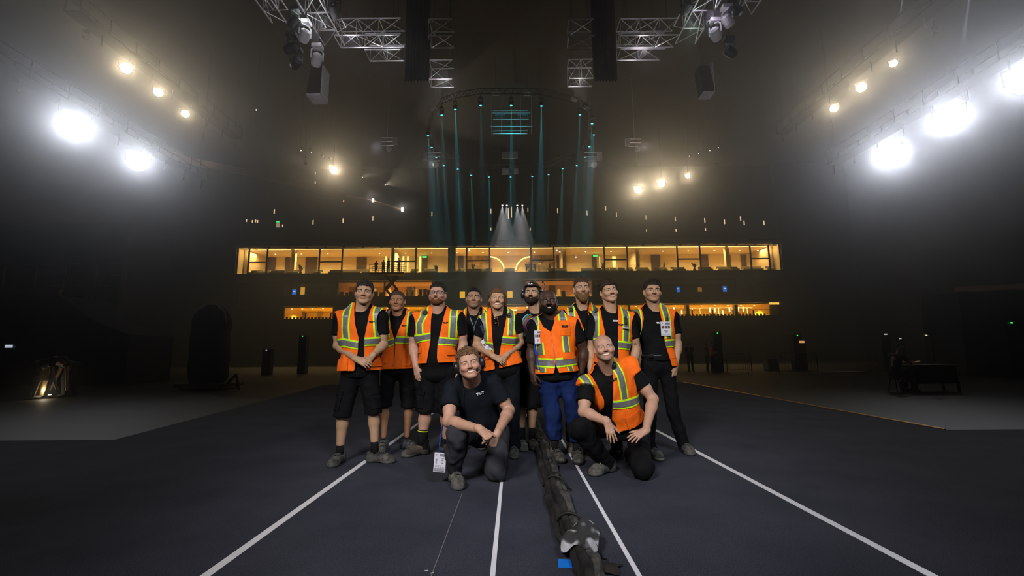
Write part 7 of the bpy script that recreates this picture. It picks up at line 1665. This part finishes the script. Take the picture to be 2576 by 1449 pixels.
# right: pale ledge over the dark stand
q0, q1 = P(2410, 722, 21), P(2600, 712, 17.5); v = []
for q in (q0, q1): v += [(q.x, q.y, q.z), (q.x, q.y, q.z-.22), (q.x+.3, q.y+.5, q.z-.22), (q.x+.3, q.y+.5, q.z)]
o = mobj('ledge_rail', v, [(0, 1, 2, 3), (7, 6, 5, 4), (0, 4, 5, 1), (1, 5, 6, 2), (2, 6, 7, 3), (3, 7, 4, 0)], mat('ledge_tan', lin(128, 100, 82), .6, scale=3), loc=tuple(q0)); tag(o, 'pale brown ledge jutting out over the dark stand at the far right', 'ledge')
st = MB(); st.prism([(q0.x, q0.z-.22), (q0.x+14, q0.z-.1), (q0.x+14, -.06), (q0.x-.2, -.06)], 21, 23); struct(st.build('wall_stand_right', DARKW))
# tiny indicator lamps on equipment in the dark
for px, py, Y, c, s, wh in ((297, 854, 24, 'g', .07, 'far left, by the tribune'), (558, 855, 28, 'g', .07, 'left, beside the covered machine'), (761, 846, 30, 'g', .06, 'left of the far-left man'), (1805, 838, 28, 'g', .06, 'above the person in the orange vest'), (2545, 812, 20, 'g', .06, 'at the far right edge'), (2006, 844, 28, 'g', .06, 'above the pale bin'), (22, 871, 19, 'w', .30, 'wide pale one at the far left edge'), (2228, 841, 26, 'w', .16, 'pale square one at the right'), (2265, 852, 26, 'w', .10, 'small pale one at the right'), (2017, 860, 28, 'o', .30, 'orange bar above the crowd barrier'), (670, 881, 28, 'w', .08, 'left, small pale one')):
    p = P(px, py, Y); m = {'g': emat('green_led', (.02, 1, .12), 1.6), 'w': emat('pale_led', (.55, .65, .75), .8), 'o': emat('orange_led', (1, .45, .15), .8)}[c]
    o = thing('indicator_lamp', 'small indicator light glowing in the dark, '+wh, 'indicator', (p.x, p.y, -.06), 'indicator lights'); MB().box(p, (s, .03, s if c == 'g' else s*.4)).build('lens', m, o); MB().box((p.x, p.y+.25, (p.z-.14)/2+.04), (max(.5, s*1.3), .42, p.z+.18)).build('equipment_rack', DARKP, o)
# ------------------------------------------------------------------ scissor lift in front of the gallery and tiny figures
Yl = 50.0; c = P(986, 690, Yl); z0 = c.z; t = thing('scissor_lift', 'black scissor lift raised in front of the gallery, behind the second man', 'lift', (c.x, Yl, -.06)); p0, p1 = P(932, 686, Yl), P(1018, 686, Yl)
MB().bx((p0.x, Yl-.6, z0-.1), (p1.x, Yl+.6, z0+.12)).build('platform', DARKP, t)
b = MB()
for zz in (.55, 1.0): b.tube([(p0.x, Yl-.58, z0+zz), (p1.x, Yl-.58, z0+zz)], .03, 5); b.tube([(p0.x, Yl+.58, z0+zz), (p1.x, Yl+.58, z0+zz)], .03, 5)
for k in range(8): xx = p0.x+(p1.x-p0.x)*k/7; b.tube([(xx, Yl-.58, z0+.1), (xx, Yl-.58, z0+1.0)], .025, 5); b.tube([(xx, Yl+.58, z0+.1), (xx, Yl+.58, z0+1.0)], .025, 5)
b.build('guard_rail', DARKP, t)
n = 6; zb0 = 1.0; stg = (z0-.2-zb0)/n
for k in range(n):
    for s in (-1, 1): MB().tube([(c.x-s*.62, Yl-.35, zb0+stg*k), (c.x+s*.62, Yl-.35, zb0+stg*(k+1))], .10, 6).build('scissor_arm', DARKP, t); MB().tube([(c.x-s*.62, Yl+.35, zb0+stg*k), (c.x+s*.62, Yl+.35, zb0+stg*(k+1))], .10, 6).build('scissor_arm', DARKP, t)
MB().bx((c.x-1.3, Yl-.6, .25), (c.x+1.3, Yl+.6, 1.0)).build('chassis', DARKP, t)
for a, b_ in ((-1, -.6), (1, -.6), (-1, .6), (1, .6)): MB().lathe([(.3, -.12), (.3, .12)], (c.x+a, Yl+b_, .24), (0, 1, 0), 14).build('wheel', DARKP, t)
SILH = mat('dark_clothes', (.012, .011, .011), .9, scale=6)
for px, H, wh in ((946, 1.45, 'leftmost on the scissor lift'), (964, 1.5, 'second on the scissor lift'), (977, 1.7, 'third on the scissor lift'), (1003, 1.75, 'rightmost on the scissor lift')):
    x = P(px, 680, Yl).x; figure('dark figure '+wh, standing(x, Yl, z0+.12, H, 20 if px < 970 else -30, 'front'), shirt=SILH, pants=SILH, h=.045)
zf = Z1b+.06
for px, yaw, arms, m, wh in ((1671, 70, 'phone', SILH, 'person in black holding a phone in the right part of the gallery'), (1345, -40, 'walk', SILH, 'person walking beside the right arch in the gallery'), (1357, 20, 'front', mat('white_dress', lin(225, 205, 170), .8), 'person in white beside the right arch in the gallery'), (1325, 30, None, SILH, 'leftmost of the three dark figures right of the arches'), (1331, -20, 'front', SILH, 'middle of the three dark figures right of the arches'), (1337.5, -60, None, SILH, 'rightmost of the three dark figures right of the arches'), (1190, 10, None, SILH, 'dark figure in front of the left stone wall'), (1383, 60, None, SILH, 'dark figure at the right edge of the stone wall')):
    x = xb(px, 680, YB+1.9); figure(wh, standing(x, YB+1.9, zf, 1.72 if m is SILH else 1.78, yaw, arms or ('walk' if arms else None)), shirt=m, pants=m, h=.045)
zf2 = Z2b+.06
for px, wh in ((1025, 'left one in the lit suite behind the man with glasses'), (1038, 'right one in the lit suite behind the man with glasses'), (893, 'in the lit suite behind the far-left man')):
    x = xb(px, 745, YB+2.6); figure('dark figure standing '+wh, standing(x, YB+2.6, zf2, 1.72, 20), shirt=SILH, pants=SILH, h=.045)
